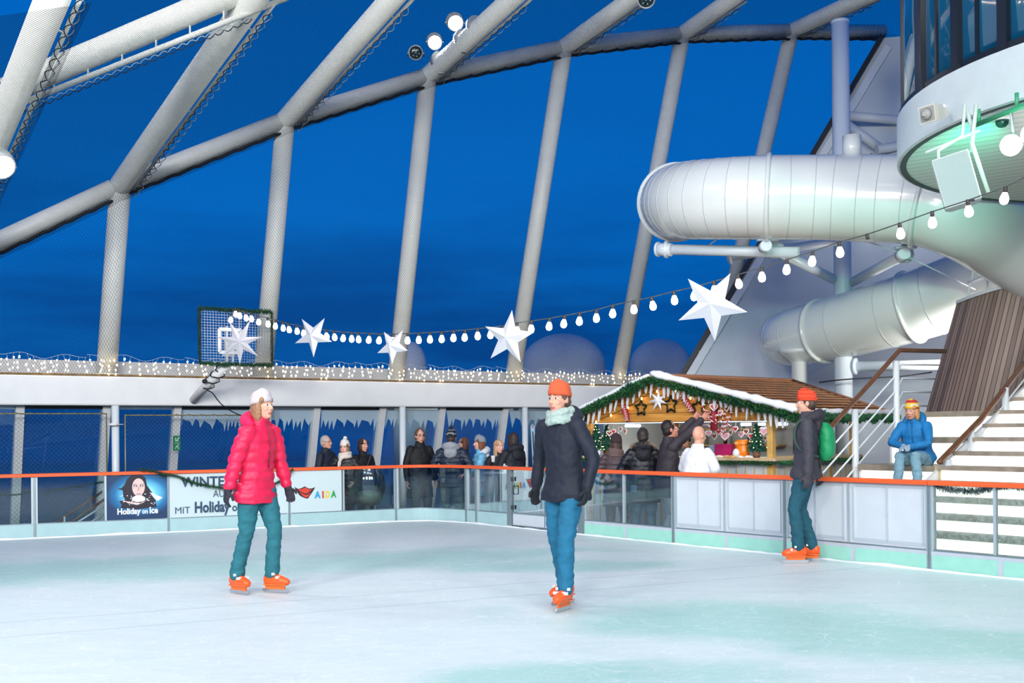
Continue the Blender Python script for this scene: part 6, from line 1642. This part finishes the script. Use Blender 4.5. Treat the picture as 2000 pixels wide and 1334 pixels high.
EYEW = M('eye_white', (226, 222, 216), .3); IRIS = M('iris_dark', (44, 34, 30), .2); LIPM = M('lip_tint', (176, 96, 90), .5)
PN = [0]
def person(label, at, rz, H=1.75, fat=1.0, lean=0.0, side=0.0, twist=0.0, hy=0.0, hp=0.0, pz=None, hl=None, hr=None, pole_l=None, pole_r=None, fl=None, fr=None, kp=None, lift=0.0,
           skin=(214, 160, 136), hair=None, hair_style='short', hat=None, hatkind='beanie', jacket=(30, 34, 44), hem=.78, puff=0.0, collar=1.0, sleeve='long', inner=None,
           trousers=(40, 60, 80), shoes=(40, 36, 34), skates=False, gloves=None, scarf=None, tail=True, glasses=False, hood=None, furry=None, backpack=None, bag=None, group=None, belly=0.0, zipc=None, badge=None, zscale=1.0, hand_dir_l=None, hand_dir_r=None, curl=.6):
    PN[0] += 1; seed = PN[0]; rnd = random.Random(seed)
    k = H / 1.75
    root = thing('person', V(at), label, 'person', group, rz); root.scale = (k, k, k)
    PZ = pz if pz is not None else .93 + lift
    Rl = Matrix.Rotation(math.radians(lean), 3, 'X'); Rs = Matrix.Rotation(math.radians(side), 3, 'Y'); Rt = Matrix.Rotation(math.radians(twist), 3, 'Z')
    piv = V((0, 0, PZ))
    def T(p):
        """upper body: rest height (hip at .93) to posed"""
        q = V(p) - V((0, 0, .93)); return piv + Rs @ (Rl @ (Rt @ q))
    TI = lambda p: p
    def TL(p): return V(p) + V((0, 0, PZ - .93))
    # joints
    sh = {s: T((s * .185, .0, 1.40)) for s in (1, -1)}
    up_l, fo_l = .285, .25
    tgt = {1: hl, -1: hr}; pol = {1: pole_l, -1: pole_r}
    el, wr = {}, {}
    for s in (1, -1):
        t = V(tgt[s]) if tgt[s] is not None else sh[s] + V((s * .075, -.05, -.52))
        el[s], wr[s] = ik(sh[s], t, up_l, fo_l, pol[s] or (s * .6, .8, -.2))
    hip = {s: V((s * .088, 0, PZ - .02)) for s in (1, -1)}
    ft = {1: fl, -1: fr}; kn, an = {}, {}
    ah = .085 + lift
    for s in (1, -1):
        t = V(ft[s]) if ft[s] is not None else V((s * .105, .02, ah))
        kn[s], an[s] = ik(hip[s], t, .43, .415, kp or (s * .15, -1, .0))
    hc = T((0, -.012, 1.625)); HR = Matrix.Rotation(math.radians(hy), 3, 'Z') @ Matrix.Rotation(math.radians(hp), 3, 'X')
    def Hd(p): return hc + HR @ V(p)
    f = fat
    # ---------------- body: one continuous surface
    mb = MB()
    oval_rings(mb, [(0, .0, .82, .10 * f, .08), (0, .0, .90, .15 * f, .10), (0, .0, 1.0, .135 * f, .092), (0, .0, 1.15, .132 * f, .092), (0, .0, 1.28, .15 * f, .1), (0, .005, 1.38, .155, .085), (0, .01, 1.43, .10, .065), (0, .01, 1.46, .058, .056), (0, .0, 1.53, .053, .056), (0, -.004, 1.58, .05, .056)], T)
    for s in (1, -1):
        capsule(mb, [sh[s], sh[s].lerp(el[s], .5), el[s], el[s].lerp(wr[s], .35), wr[s]], [.047, .044, .037, .037, .025])
        capsule(mb, [hip[s], hip[s].lerp(kn[s], .5), kn[s], kn[s].lerp(an[s], .35) + V((0, .012, 0)), an[s]], [.085, .07, .052, .05, .036])
        fd = V((s * .12, -1, 0)).normalized()
        capsule(mb, [an[s] + V((0, .02, -.045)), an[s] + fd * .07 + V((0, 0, -.055)), an[s] + fd * .14 + V((0, 0, -.062))], [.034, .032, .022])
        hd = V(({1: hand_dir_l, -1: hand_dir_r}[s]) or (wr[s] - el[s])).normalized()
        pn = V((-s * 1.0, -.35, .1)) if abs(hd.z) > .5 else V((-s * .4, 0, -1))
        if not gloves:
            hand_shape(mb, wr[s] + hd * .012, hd, pn, 1 if (hd.cross(pn - hd * pn.dot(hd))).y < 0 else -1, curl)
    # head
    hm = MB()
    def e(c, r, rot=None): hm.ell(c, r, 0, 20, 13, rot)
    e((0, .014, .022), (.073, .091, .104)); e((0, -.024, -.04), (.060, .066, .083)); e((0, -.052, -.092), (.032, .032, .026)); e((0, -.01, -.07), (.052, .05, .045))
    e((0, -.066, .030), (.052, .022, .013)); e((0, -.082, -.066), (.023, .014, .0065)); e((0, -.080, -.077), (.020, .013, .0065))
    for s in (1, -1):
        e((s * .036, -.060, -.028), (.024, .026, .022)); e((s * .074, .012, -.008), (.010, .020, .031)); e((s * .012, -.094, -.033), (.009, .011, .008))
    hm.tube([(0, -.076, .024), (0, -.093, .0), (0, -.107, -.026), (0, -.092, -.038)], [.008, .0095, .0125, .007], 10)
    mb.add([Hd(p) for p in hm.v], hm.f, 0, True)
    capsule(mb, [T((0, .006, 1.50)), Hd((0, .012, -.06))], [.052, .050])
    me = to_mesh_remesh(mb, .0072, 2, 'body', .45)
    HRi = HR.inverted()
    hairc = hair or (70, 50, 40)
    body = link_mesh('body', me, [M('skin_%d_%d_%d' % skin, skin, .5, var=.04, vscale=30), LIPM, M('hair_%d_%d_%d' % hairc, hairc, .6, var=.25, vscale=60)], root)
    for p in me.polygons:
        q = HRi @ (p.center - hc)
        if q.y < -.066 and abs(q.x) < .024 and -.083 < q.z < -.060: p.material_index = 1
        elif q.y < -.06 and .012 < abs(q.x) < .05 and .0285 < q.z - .05 * (abs(q.x) - .03) ** 2 < .038 and hair_style != 'bald': p.material_index = 2
    for s in (1, -1):
        m2 = MB(); c = V((s * .030, -.0690, .006)); m2.ell((0, 0, 0), (.0125,) * 3, 0, 12, 8, Matrix.Rotation(PI / 2, 3, 'X'))
        for i, fc in enumerate(m2.f):
            cc = sum((m2.v[j] for j in fc), V()) / len(fc)
            if cc.y < -.0098: m2.m[i] = 1
        m2.v = [Hd(p + c) for p in m2.v]
        obj('eye', m2, [EYEW, IRIS], body, local=True)
    # ---------------- hair
    if hair_style not in ('bald', 'none'):
        h2 = MB()
        def he(c, r): h2.ell(c, r, 0, 18, 12)
        if hair_style == 'bald_fringe': 
            he((0, .055, -.005), (.078, .06, .05))
        else:
            he((0, .026, .036), (.080, .093, .098)); he((0, .045, -.01), (.078, .07, .075))
            for s in (1, -1): he((s * .064, .0, .03), (.018, .03, .04))
        if hair_style in ('bob', 'long'):
            dz = -.04 if hair_style == 'bob' else -.09
            he((0, .05, dz), (.082, .062, .10 if hair_style == 'bob' else .15))
            for s in (1, -1): he((s * .07, .012, dz - .005), (.026, .048, .095 if hair_style == 'bob' else .14)); he((s * .058, -.042, .052), (.03, .028, .032))
        h2.v = [Hd(p) for p in h2.v]
        hmh = to_mesh_remesh(h2, .009, 2, 'hair'); crumple(hmh, .006, 60, seed, stretch=(1, 1, .25)); crumple(hmh, .004, 22, seed)
        link_mesh('hair', hmh, body.data.materials[2], root)
    # ---------------- hat
    if hat:
        cols = hat if isinstance(hat, list) else [hat]
        h2 = MB(); n = 28; prof = [(.0, 1.02), (.018, 1.055), (.036, 1.05), (.04, 1.0), (.06, .985), (.08, .93), (.098, .83), (.113, .66), (.124, .42), (.130, .12)]
        rs = []
        for z, r in prof:
            rs.append([V((.086 * r * math.cos(2 * PI * j / n), .016 + .103 * r * math.sin(2 * PI * j / n), .024 + z * 1.02 + .012 * math.sin(2 * PI * j / n) * -1)) for j in range(n)])
        h2.rings(rs)
        for i, fc in enumerate(h2.f):
            zc = sum((h2.v[j].z for j in fc)) / len(fc)
            h2.m[i] = int((zc - .02) / .022) % len(cols)
        h2.v = [Hd(p) for p in h2.v]
        hato = obj('hat', h2, [M('knit_%d_%d_%d' % tuple(c), c, .9, bump=.8, bscale=160, var=.08, vscale=40) for c in cols], root, local=True)
        if hatkind == 'pom':
            m2 = MB(); m2.ell((0, 0, 0), .036, 0, 14, 10)
            m2.v = [Hd(p * (1 + .25 * noise.noise(p * 90)) + V((0, .03, .175))) for p in m2.v]
            obj('pom_pom', m2, M('knit_%d_%d_%d' % tuple(cols[0]), cols[0], .95), hato, local=True)
    if glasses:
        m2 = MB()
        for s in (1, -1):
            m2.tube([Hd((s * .032 + .022 * math.cos(2 * PI * j / 14), -.094 + .003 * abs(math.cos(2 * PI * j / 14)), .004 + .016 * math.sin(2 * PI * j / 14))) for j in range(14)], .0022, 5, closed=True)
            m2.tube([Hd((s * .054, -.09, .008)), Hd((s * .078, -.03, .01)), Hd((s * .08, .02, .004))], .002, 5)
        m2.tube([Hd((-.010, -.096, .006)), Hd((.010, -.096, .006))], .002, 5)
        obj('glasses', m2, DARK, root, local=True)
    # ---------------- trousers
    mb = MB()
    b2 = .012
    oval_rings(mb, [(0, .0, .80, .12 * f, .095), (0, .005, .87, .165 * f, .122), (0, .003, .95, .160 * f, .118 + belly * .5), (0, .0, 1.04, .15 * f, .108 + belly)], TL if not pz else T)
    for s in (1, -1):
        lo = an[s] + V((0, 0, .0)); 
        shin = (an[s] - kn[s]).normalized(); endp = an[s] + shin * (-.01 if skates else .03)
        capsule(mb, [hip[s] + V((0, 0, -.02)), hip[s].lerp(kn[s], .5), kn[s], kn[s].lerp(endp, .4) + V((0, .006, 0)), endp], [.104 * f, .090 * (1 + (f - 1) * .6), .070, .067, .068 if skates else .060])
    tm = to_mesh_remesh(mb, .013, 4, 'trousers'); crumple(tm, .010, 9, seed, stretch=(1, 1, 2.2)); crumple(tm, .004, 26, seed + 5)
    link_mesh('trousers', tm, M('cloth_%d_%d_%d' % trousers, trousers, .8, var=.12, vscale=14, bump=.3, bscale=220), root)
    # ---------------- shoes or skates
    for s in (1, -1):
        fd = V((s * .16, -1, 0)).normalized(); sd = V((-fd.y, fd.x, 0)); A = an[s]
        m2 = MB()
        if skates:
            capsule(m2, [A - (an[s] - kn[s]).normalized() * .08, A + V((0, .01, .02)), A + V((0, .02, -.02))], [.052, .052, .050])
            m2.rings([[A + fd * x + sd * (w * math.cos(2 * PI * j / 14)) + V((0, 0, zc + h * math.sin(2 * PI * j / 14))) for j in range(14)] for x, w, zc, h in ((-.085, .02, -.04, .03), (-.06, .044, -.035, .05), (.02, .047, -.035, .058), (.09, .048, -.045, .046), (.14, .042, -.053, .036), (.175, .022, -.058, .02))])
            sm = to_mesh_remesh(m2, .009, 2, 'ice_skate'); sk = link_mesh('ice_skate', sm, M('skate_orange', (244, 92, 28), .35), root)
            m3 = MB(); m3.bar(A + fd * -.07 + V((0, 0, -.10)), A + fd * .13 + V((0, 0, -.10)), .018, .05); m3.bar(A + fd * -.08 + V((0, 0, -.083)), A + fd * .15 + V((0, 0, -.083)), .06, .012); obj('blade_holder', m3, M('skate_holder', (236, 110, 40), .4), sk, local=True)
            m3 = MB(); zb = ah - .085
            m3.prism([A + fd * x + V((0, 0, z)) for x, z in ((-.10, -.125), (.15, -.125), (.17, -.145), (.155, -ah + .002), (-.09, -ah + .002), (-.105, -.135))], sd * .004); obj('blade', m3, M('blade_steel', (200, 206, 210), .2, .9), sk, local=True)
            for q_, z_ in ((.085, -.012), (.045, .018)):
                m3 = MB(); m3.box(V((0, 0, 0)), (.125, .02, .022)); R_ = Matrix.Rotation(math.atan2(fd.y, fd.x) + PI / 2, 3, 'Z'); m3.v = [A + fd * (q_ - .005) + V((0, 0, z_)) + R_ @ p for p in m3.v]; obj('buckle', m3, M('buckle_white', (240, 236, 228), .4), sk, local=True)
        else:
            m2.rings([[A + fd * x + sd * (w * math.cos(2 * PI * j / 14)) + V((0, 0, zc + h * math.sin(2 * PI * j / 14))) for j in range(14)] for x, w, zc, h in ((-.08, .02, -.05, .028), (-.06, .04, -.042, .042), (.02, .044, -.040, .045), (.10, .047, -.052, .033), (.16, .04, -.058, .026), (.19, .02, -.062, .015))])
            capsule(m2, [A + V((0, .0, .05)), A + V((0, 0, -.02))], [.05, .05])
            sm = to_mesh_remesh(m2, .010, 2, 'shoe'); so = link_mesh('shoe', sm, M('leather_%d_%d_%d' % shoes, shoes, .5), root)
            m3 = MB(); m3.rings([[A + fd * (x) + sd * y + V((0, 0, z)) for x, y in ((-.085, 0), (-.06, .043), (.1, .05), (.17, .035), (.195, 0), (.17, -.035), (.1, -.05), (-.06, -.043))] for z in (-.084, -.066)], 0, False); obj('sole', m3, DARK, so, local=True)
    # ---------------- jacket
    jc = M('cloth_%d_%d_%d' % jacket, jacket, .7 if not puff else .45, var=.12, vscale=12, bump=.25, bscale=200)
    mb = MB(); hh = hem; fl_ = .022 if skates else 0
    secs = [(0, .004, hh, .205 * f + fl_, .142 + belly * .8 + fl_), (0, .002, hh + .06, .200 * f + fl_, .140 + belly + fl_), (0, 0, max(hh + .1, .95), .176 * f, .128 + belly * 1.15), (0, 0, 1.08, .166 * f, .122 + belly), (0, .0, 1.2, .172 * f, .126 + belly * .5), (0, .002, 1.32, .182 * f, .122), (0, .006, 1.40, .165, .102), (0, .01, 1.45, .105, .082)]
    if collar: secs += [(0, .008, 1.49, .078, .078), (0, .004, 1.49 + .045 * collar, .074, .077)]
    else: secs += [(0, .008, 1.475, .068, .068)]
    if pz: secs = [s_ for s_ in secs if s_[2] >= .90] ; secs = [(0, .0, .86, .17 * f, .125 + belly)] + secs
    oval_rings(mb, secs, T)
    for s in (1, -1):
        rsl = .068 if puff else .061
        if sleeve == 'long':
            capsule(mb, [sh[s] + V((-s * .02, 0, -.005)), sh[s].lerp(el[s], .5), el[s], el[s].lerp(wr[s], .5), wr[s] - (wr[s] - el[s]).normalized() * .015], [.076, rsl + .006, rsl - .002, rsl - .008, .047])
        else:
            capsule(mb, [sh[s] + V((-s * .02, 0, -.005)), sh[s].lerp(el[s], .5), sh[s].lerp(el[s], .80)], [.08, .076, .074])
    jm = to_mesh_remesh(mb, .012, 4, 'jacket'); crumple(jm, .009, 8, seed, puff); crumple(jm, .004, 24, seed + 9)
    jo = link_mesh('jacket', jm, jc, root)
    if zipc and not puff or zipc:
        m2 = MB(); pts = [T((0, -(ry + y0 * -1) - .006, z)) for _, y0, z, _, ry in secs if 1.0 <= z <= 1.5]
        if len(pts) > 1: m2.tube(pts, .006, 6); obj('zip', m2, M('zip_%d_%d_%d' % zipc, zipc, .4), jo, local=True)
    if badge:
        m2 = MB(); m2.ell(badge, (.022, .01, .018), 0, 10, 7); obj('badge', m2, WHITE, jo, local=True)
    if gloves:
        for s in (1, -1):
            m2 = MB(); hd = V(({1: hand_dir_l, -1: hand_dir_r}[s]) or (wr[s] - el[s])).normalized(); pn = V((-s * 1.0, -.35, .1)) if abs(hd.z) > .5 else V((-s * .4, 0, -1))
            hand_shape(m2, wr[s] + hd * .012, hd, pn, 1 if (hd.cross(pn - hd * pn.dot(hd))).y < 0 else -1, curl, .0035); capsule(m2, [wr[s] - hd * .05, wr[s] + hd * .02], [.042, .036])
            gm = to_mesh_remesh(m2, .0068, 2, 'glove'); link_mesh('glove', gm, M('glove_%d_%d_%d' % gloves, gloves, .8), root)
    if hood:
        m2 = MB(); pts = []
        for j in range(11):
            a = PI * (-.08 + 1.16 * j / 10); pts.append(T((.118 * math.cos(a), .01 + .115 * math.sin(a), 1.455 + .045 * math.sin(a))))
        m2.tube(pts, [.03, .045, .055, .062, .068, .07, .068, .062, .055, .045, .03], 14)
        m2.add([T(p) for p in MB().ell((0, .115, 1.39), (.115, .06, .11), 0, 16, 10).v], MB().ell((0, 0, 0), 1, 0, 16, 10).f, 0, True)
        hm2 = to_mesh_remesh(m2, .012, 3, 'hood'); crumple(hm2, .010, 14, seed); ho = link_mesh('hood', hm2, M('cloth_%d_%d_%d' % tuple(hood), hood, .75, bump=.25, bscale=200), root)
        if furry:
            nb = needles([p + (p - T((0, 0, 1.40))).normalized() * .05 for p in pts], .045, 2200, rnd, w=.003)
            obj('fur_trim', nb, [M('fur_%d_%d_%d' % furry, furry, .9)] * 3, ho, local=True)
    if scarf:
        m2 = MB()
        for rr_, z_, ph in ((.092, 1.475, 0), (.088, 1.515, 1.2), (.098, 1.445, 2.3)):
            m2.tube([T((rr_ * math.cos(2 * PI * j / 16), .0 + rr_ * 1.02 * math.sin(2 * PI * j / 16), z_ + .015 * math.sin(2 * PI * j / 16 + ph))) for j in range(16)], .034, 10, closed=True)
        if tail: m2.tube(smooth_path([T((-.02, -.10, 1.46)), T((-.045, -.15, 1.38)), T((-.055, -.165, 1.25)), T((-.05, -.165, 1.12))], 4), .038, 10, sq=.6)
        sm = to_mesh_remesh(m2, .010, 2, 'scarf'); crumple(sm, .010, 26, seed); sco = link_mesh('scarf', sm, M('knit_%d_%d_%d' % tuple(scarf), scarf, .9, bump=.8, bscale=160), root)
        m2 = MB()
        for q_ in range(7 if tail else 0): m2.tube([T((-.085 + .012 * q_, -.165, 1.125)), T((-.088 + .013 * q_, -.17, 1.05 - .01 * (q_ % 2)))], .005, 5)
        if tail: obj('fringe', m2, sco.data.materials[0], sco, local=True)
    if backpack:
        m2 = MB(); oval_rings(m2, [(0, .20, 1.02, .09, .05), (0, .215, 1.08, .135, .085), (0, .215, 1.25, .14, .09), (0, .20, 1.36, .12, .075), (0, .18, 1.42, .07, .04)], T)
        bm2 = to_mesh_remesh(m2, .012, 3, 'backpack'); crumple(bm2, .008, 12, seed); bo = link_mesh('backpack', bm2, M('pack_%d_%d_%d' % tuple(backpack), backpack, .6), root)
        for s in (1, -1):
            m3 = MB(); m3.tube(smooth_path([T((s * .09, .12, 1.43)), T((s * .10, .0, 1.465)), T((s * .105, -.095, 1.40)), T((s * .11, -.122, 1.28)), T((s * .15, -.085, 1.16)), T((s * .15, .02, 1.08)), T((s * .11, .14, 1.06))], 4), .016, 8, sq=.5); obj('strap', m3, M('pack_strap', (34, 60, 54), .6), bo, local=True)
    if bag:
        m2 = MB(); m2.tube(smooth_path([T((.12, -.09, 1.46)), T((.02, -.14, 1.33)), T((-.10, -.16, 1.15)), T((-.19, -.08, .98))], 4), .012, 6, sq=.4); obj('bag_strap', m2, M('strap_grey', bag, .6), root, local=True)
    if inner:
        m2 = MB(); oval_rings(m2, [(0, -.035, .98, .13 * f, .115 + belly * 1.2), (0, -.035, 1.1, .13 * f, .11 + belly), (0, -.03, 1.3, .12, .105), (0, -.01, 1.46, .07, .075)], T)
        im = to_mesh_remesh(m2, .012, 3, 'shirt'); link_mesh('shirt', im, M('cloth_%d_%d_%d' % tuple(inner), inner, .8), root)
    return root
def foot_at(px, d, z=DECK):
    p = P(px, 900, d); return V((p.x, p.y, z))
R_ = math.radians
# skaters on the ice
person('person skating in a bright pink jacket with teal trousers and orange skates', foot_at(500, 10.15, 0), R_(62), 1.74, 1.08, lean=6, lift=.075, hp=-4,
       hair=(150, 110, 80), hair_style='bob', hat=[(206, 196, 200)], jacket=(226, 20, 74), hem=.76, puff=.012, hood=(216, 18, 84), trousers=(30, 104, 116), skates=True, gloves=(40, 40, 52), hl=(.29, -.12, .96), hr=(-.30, .06, .95), fl=(.09, -.10, .16), fr=(-.09, .16, .16), zipc=(120, 10, 50))
person('person skating in a dark navy jacket with an orange hat and teal blue jeans', foot_at(1103, 9.2, 0), R_(-40), 1.75, 1.0, lean=5, lift=.075,
       hair=(90, 70, 56), hat=[(222, 96, 58)], jacket=(16, 24, 42), hem=.80, trousers=(20, 104, 138), skates=True, scarf=(170, 190, 182), tail=False, hl=(.30, -.10, .98), hr=(-.34, .05, .98), fl=(.10, -.14, .16), fr=(-.11, .14, .16), gloves=(24, 26, 34), hood=(18, 26, 46))
person('person skating in a dark grey hooded jacket with orange beanie and green backpack', foot_at(1573, 12.1, 0), R_(-104), 1.76, 1.02, lean=-2, lift=.075, hp=4,
       hair=(80, 60, 50), hat=[(236, 84, 42), (226, 60, 40)], jacket=(58, 56, 66), hem=.82, hood=(46, 44, 54), trousers=(22, 82, 98), skates=True, gloves=(62, 58, 66), backpack=(16, 140, 86), hl=(.30, .02, .92), hr=(-.31, .16, .86), fl=(.10, -.08, .16), fr=(-.10, .06, .16), zipc=(30, 30, 34))
# spectators by the windows
person('grey haired person with glasses in a navy jacket, leftmost at the windows', foot_at(637, 18.9), R_(65), 1.66, 1.1, hair=(168, 166, 162), hair_style='short', glasses=True, jacket=(20, 30, 48), hem=.74, trousers=(44, 48, 58), hp=-4)
person('person in a cream knitted hat and chunky white scarf, smiling', foot_at(674, 18.35), R_(-12), 1.57, 1.12, hair=(120, 90, 70), hair_style='bob', hat=[(232, 224, 214)], hatkind='pom', jacket=(22, 24, 28), hem=.60, puff=.008, scarf=(226, 216, 204), trousers=(30, 30, 36), hl=(.22, -.16, 1.0), hr=(-.22, -.2, 1.02), skin=(224, 172, 152))
person('person with short dark brown hair and a bag strap over a black coat', foot_at(709, 18.9), R_(48), 1.60, 1.08, hair=(58, 34, 30), hair_style='bob', jacket=(16, 18, 22), hem=.55, bag=(90, 94, 100), trousers=(30, 30, 36), skin=(214, 158, 136))
person('tall person with glasses in a black high collared coat', foot_at(820, 19.2), R_(28), 1.76, 1.16, hair=(96, 72, 58), hair_style='short', glasses=True, jacket=(10, 12, 16), hem=.58, collar=1.2, trousers=(56, 66, 74), hp=3, skin=(216, 162, 138))
person('person from behind with dark pom hat and grey hood on navy puffer jacket', foot_at(882, 18.75), R_(172), 1.72, 1.22, hair=(60, 50, 44), hat=[(34, 40, 48), (30, 30, 36), (150, 156, 160)], hatkind='pom', jacket=(34, 46, 66), hem=.80, puff=.014, hood=(150, 156, 162), trousers=(96, 108, 116), hl=(.25, -.2, 1.05), hr=(-.25, -.2, 1.05))
person('person with brown hair half hidden behind the navy puffer jacket', foot_at(906, 19.5), R_(-70), 1.60, 1.0, hair=(104, 68, 50), hair_style='bob', jacket=(40, 24, 30), hem=.70, trousers=(50, 52, 58))
person('person in a grey knitted hat and light blue padded jacket facing left', foot_at(938, 18.75), R_(-78), 1.62, 1.06, hair=(120, 74, 48), hair_style='bob', hat=[(140, 150, 160)], jacket=(108, 176, 210), hem=.68, puff=.012, hood=(206, 214, 220), trousers=(86, 82, 74), hl=(.16, -.30, 1.08), hr=(-.16, -.30, 1.1), skin=(220, 164, 140))
person('smiling person with blonde hair in a dark jacket holding a white cup', foot_at(974, 18.35), R_(22), 1.56, .98, hair=(190, 150, 110), hair_style='long', jacket=(26, 26, 34), hem=.80, trousers=(34, 38, 50), hl=(.10, -.30, 1.12), hr=(-.12, -.30, 1.14), hand_dir_l=(-.6, -.7, .1), hand_dir_r=(.6, -.7, .1), skin=(226, 172, 152), hy=14)
person('person in a dark hooded jacket with a round sleeve badge, back turned', foot_at(1003, 18.1), R_(-140), 1.68, 1.12, hair=(50, 36, 32), hair_style='bob', jacket=(22, 26, 38), hem=.78, hood=(24, 28, 40), trousers=(34, 40, 56), hl=(.2, -.25, 1.05), hr=(-.15, -.3, 1.1), hy=-12, badge=(.24, .05, 1.22))
cw = P(966, 902, 18.0); cup(V((cw.x - .02, cw.y - .12, cw.z)), 'white paper cup in the hands of the smiling blonde person')
# customers at the stall
person('person in brown padded jacket and dark knitted hat at the left of the stall', foot_at(1203, 16.3), R_(165), 1.63, 1.08, hair=(70, 50, 44), hair_style='bob', hat=[(62, 46, 50)], jacket=(76, 62, 66), hem=.66, puff=.014, scarf=(110, 90, 86), trousers=(96, 96, 100), hl=(.2, -.25, 1.1), hr=(-.2, -.25, 1.1), hy=25)
person('person in a black parka with a fur trimmed hood seen from behind at the stall', foot_at(1256, 15.75), R_(176), 1.73, 1.2, hair=(44, 38, 36), hair_style='short', jacket=(14, 18, 28), hem=.70, puff=.006, hood=(16, 20, 30), furry=(150, 128, 112), trousers=(84, 116, 130), hl=(.22, -.25, 1.1), hr=(-.22, -.25, 1.1))
person('person reaching up to the sweets in an open dark jacket over a blue shirt', foot_at(1303, 15.5), R_(100), 1.84, 1.18, lean=3, hair=(28, 22, 22), hair_style='short', jacket=(50, 44, 52), hem=.74, belly=.03, inner=(30, 70, 96), trousers=(176, 182, 190), hl=(.16, -.46, 1.80), hr=(-.14, -.44, 1.76), pole_l=(.5, -.2, -1), pole_r=(-.6, -.2, -1), hp=-14, skin=(196, 134, 112), curl=.9)
person('stall keeper with short dark hair looking down behind the counter', st(1.13, 1.05, DECK) , R_(-28), 1.62, 1.0, hair=(26, 22, 22), hair_style='short', jacket=(60, 62, 66), hem=.85, inner=(206, 92, 70), trousers=(40, 44, 50), hp=18, hl=(.18, -.30, 1.08), hr=(-.18, -.30, 1.08), skin=(206, 150, 124))
person('bald person in a white short sleeved chef jacket in front of the stall', foot_at(1360, 14.75), R_(128), 1.75, 1.30, lean=4, hair_style='bald', jacket=(236, 238, 242), hem=.72, belly=.045, sleeve='short', collar=.6, trousers=(206, 210, 216), hl=(.30, -.26, .98), hr=(-.28, -.22, .96), skin=(222, 164, 138), hp=6)
# seated person
ws = sp_(-0.80, 0.35, 0.95)
person('seated person in a bright blue jacket and striped knitted hat on the lit bench', V((ws.x, ws.y, 0.95 - .0)), math.atan2(sa.y, sa.x) + R_(12), 1.62, 1.16, lean=20, pz=.105, hair=(206, 150, 96), hair_style='bob', hat=[(206, 52, 48), (240, 200, 70), (238, 232, 214), (240, 206, 80), (204, 50, 46)], jacket=(18, 120, 182), hem=.9, belly=.03, hood=(16, 116, 178), trousers=(130, 172, 188), shoes=(70, 60, 54),
       hl=(.04, -.44, .26), hr=(-.05, -.44, .27), hand_dir_l=(-.7, -.7, -.1), hand_dir_r=(.7, -.7, -.1), pole_l=(.9, .3, -.2), pole_r=(-.9, .3, -.2), gloves=(150, 170, 188), fl=(.14, -.40, -.27), fr=(-.13, -.46, -.27), kp=(0, -1, .6), hp=8, hy=-8, zipc=(12, 96, 150))
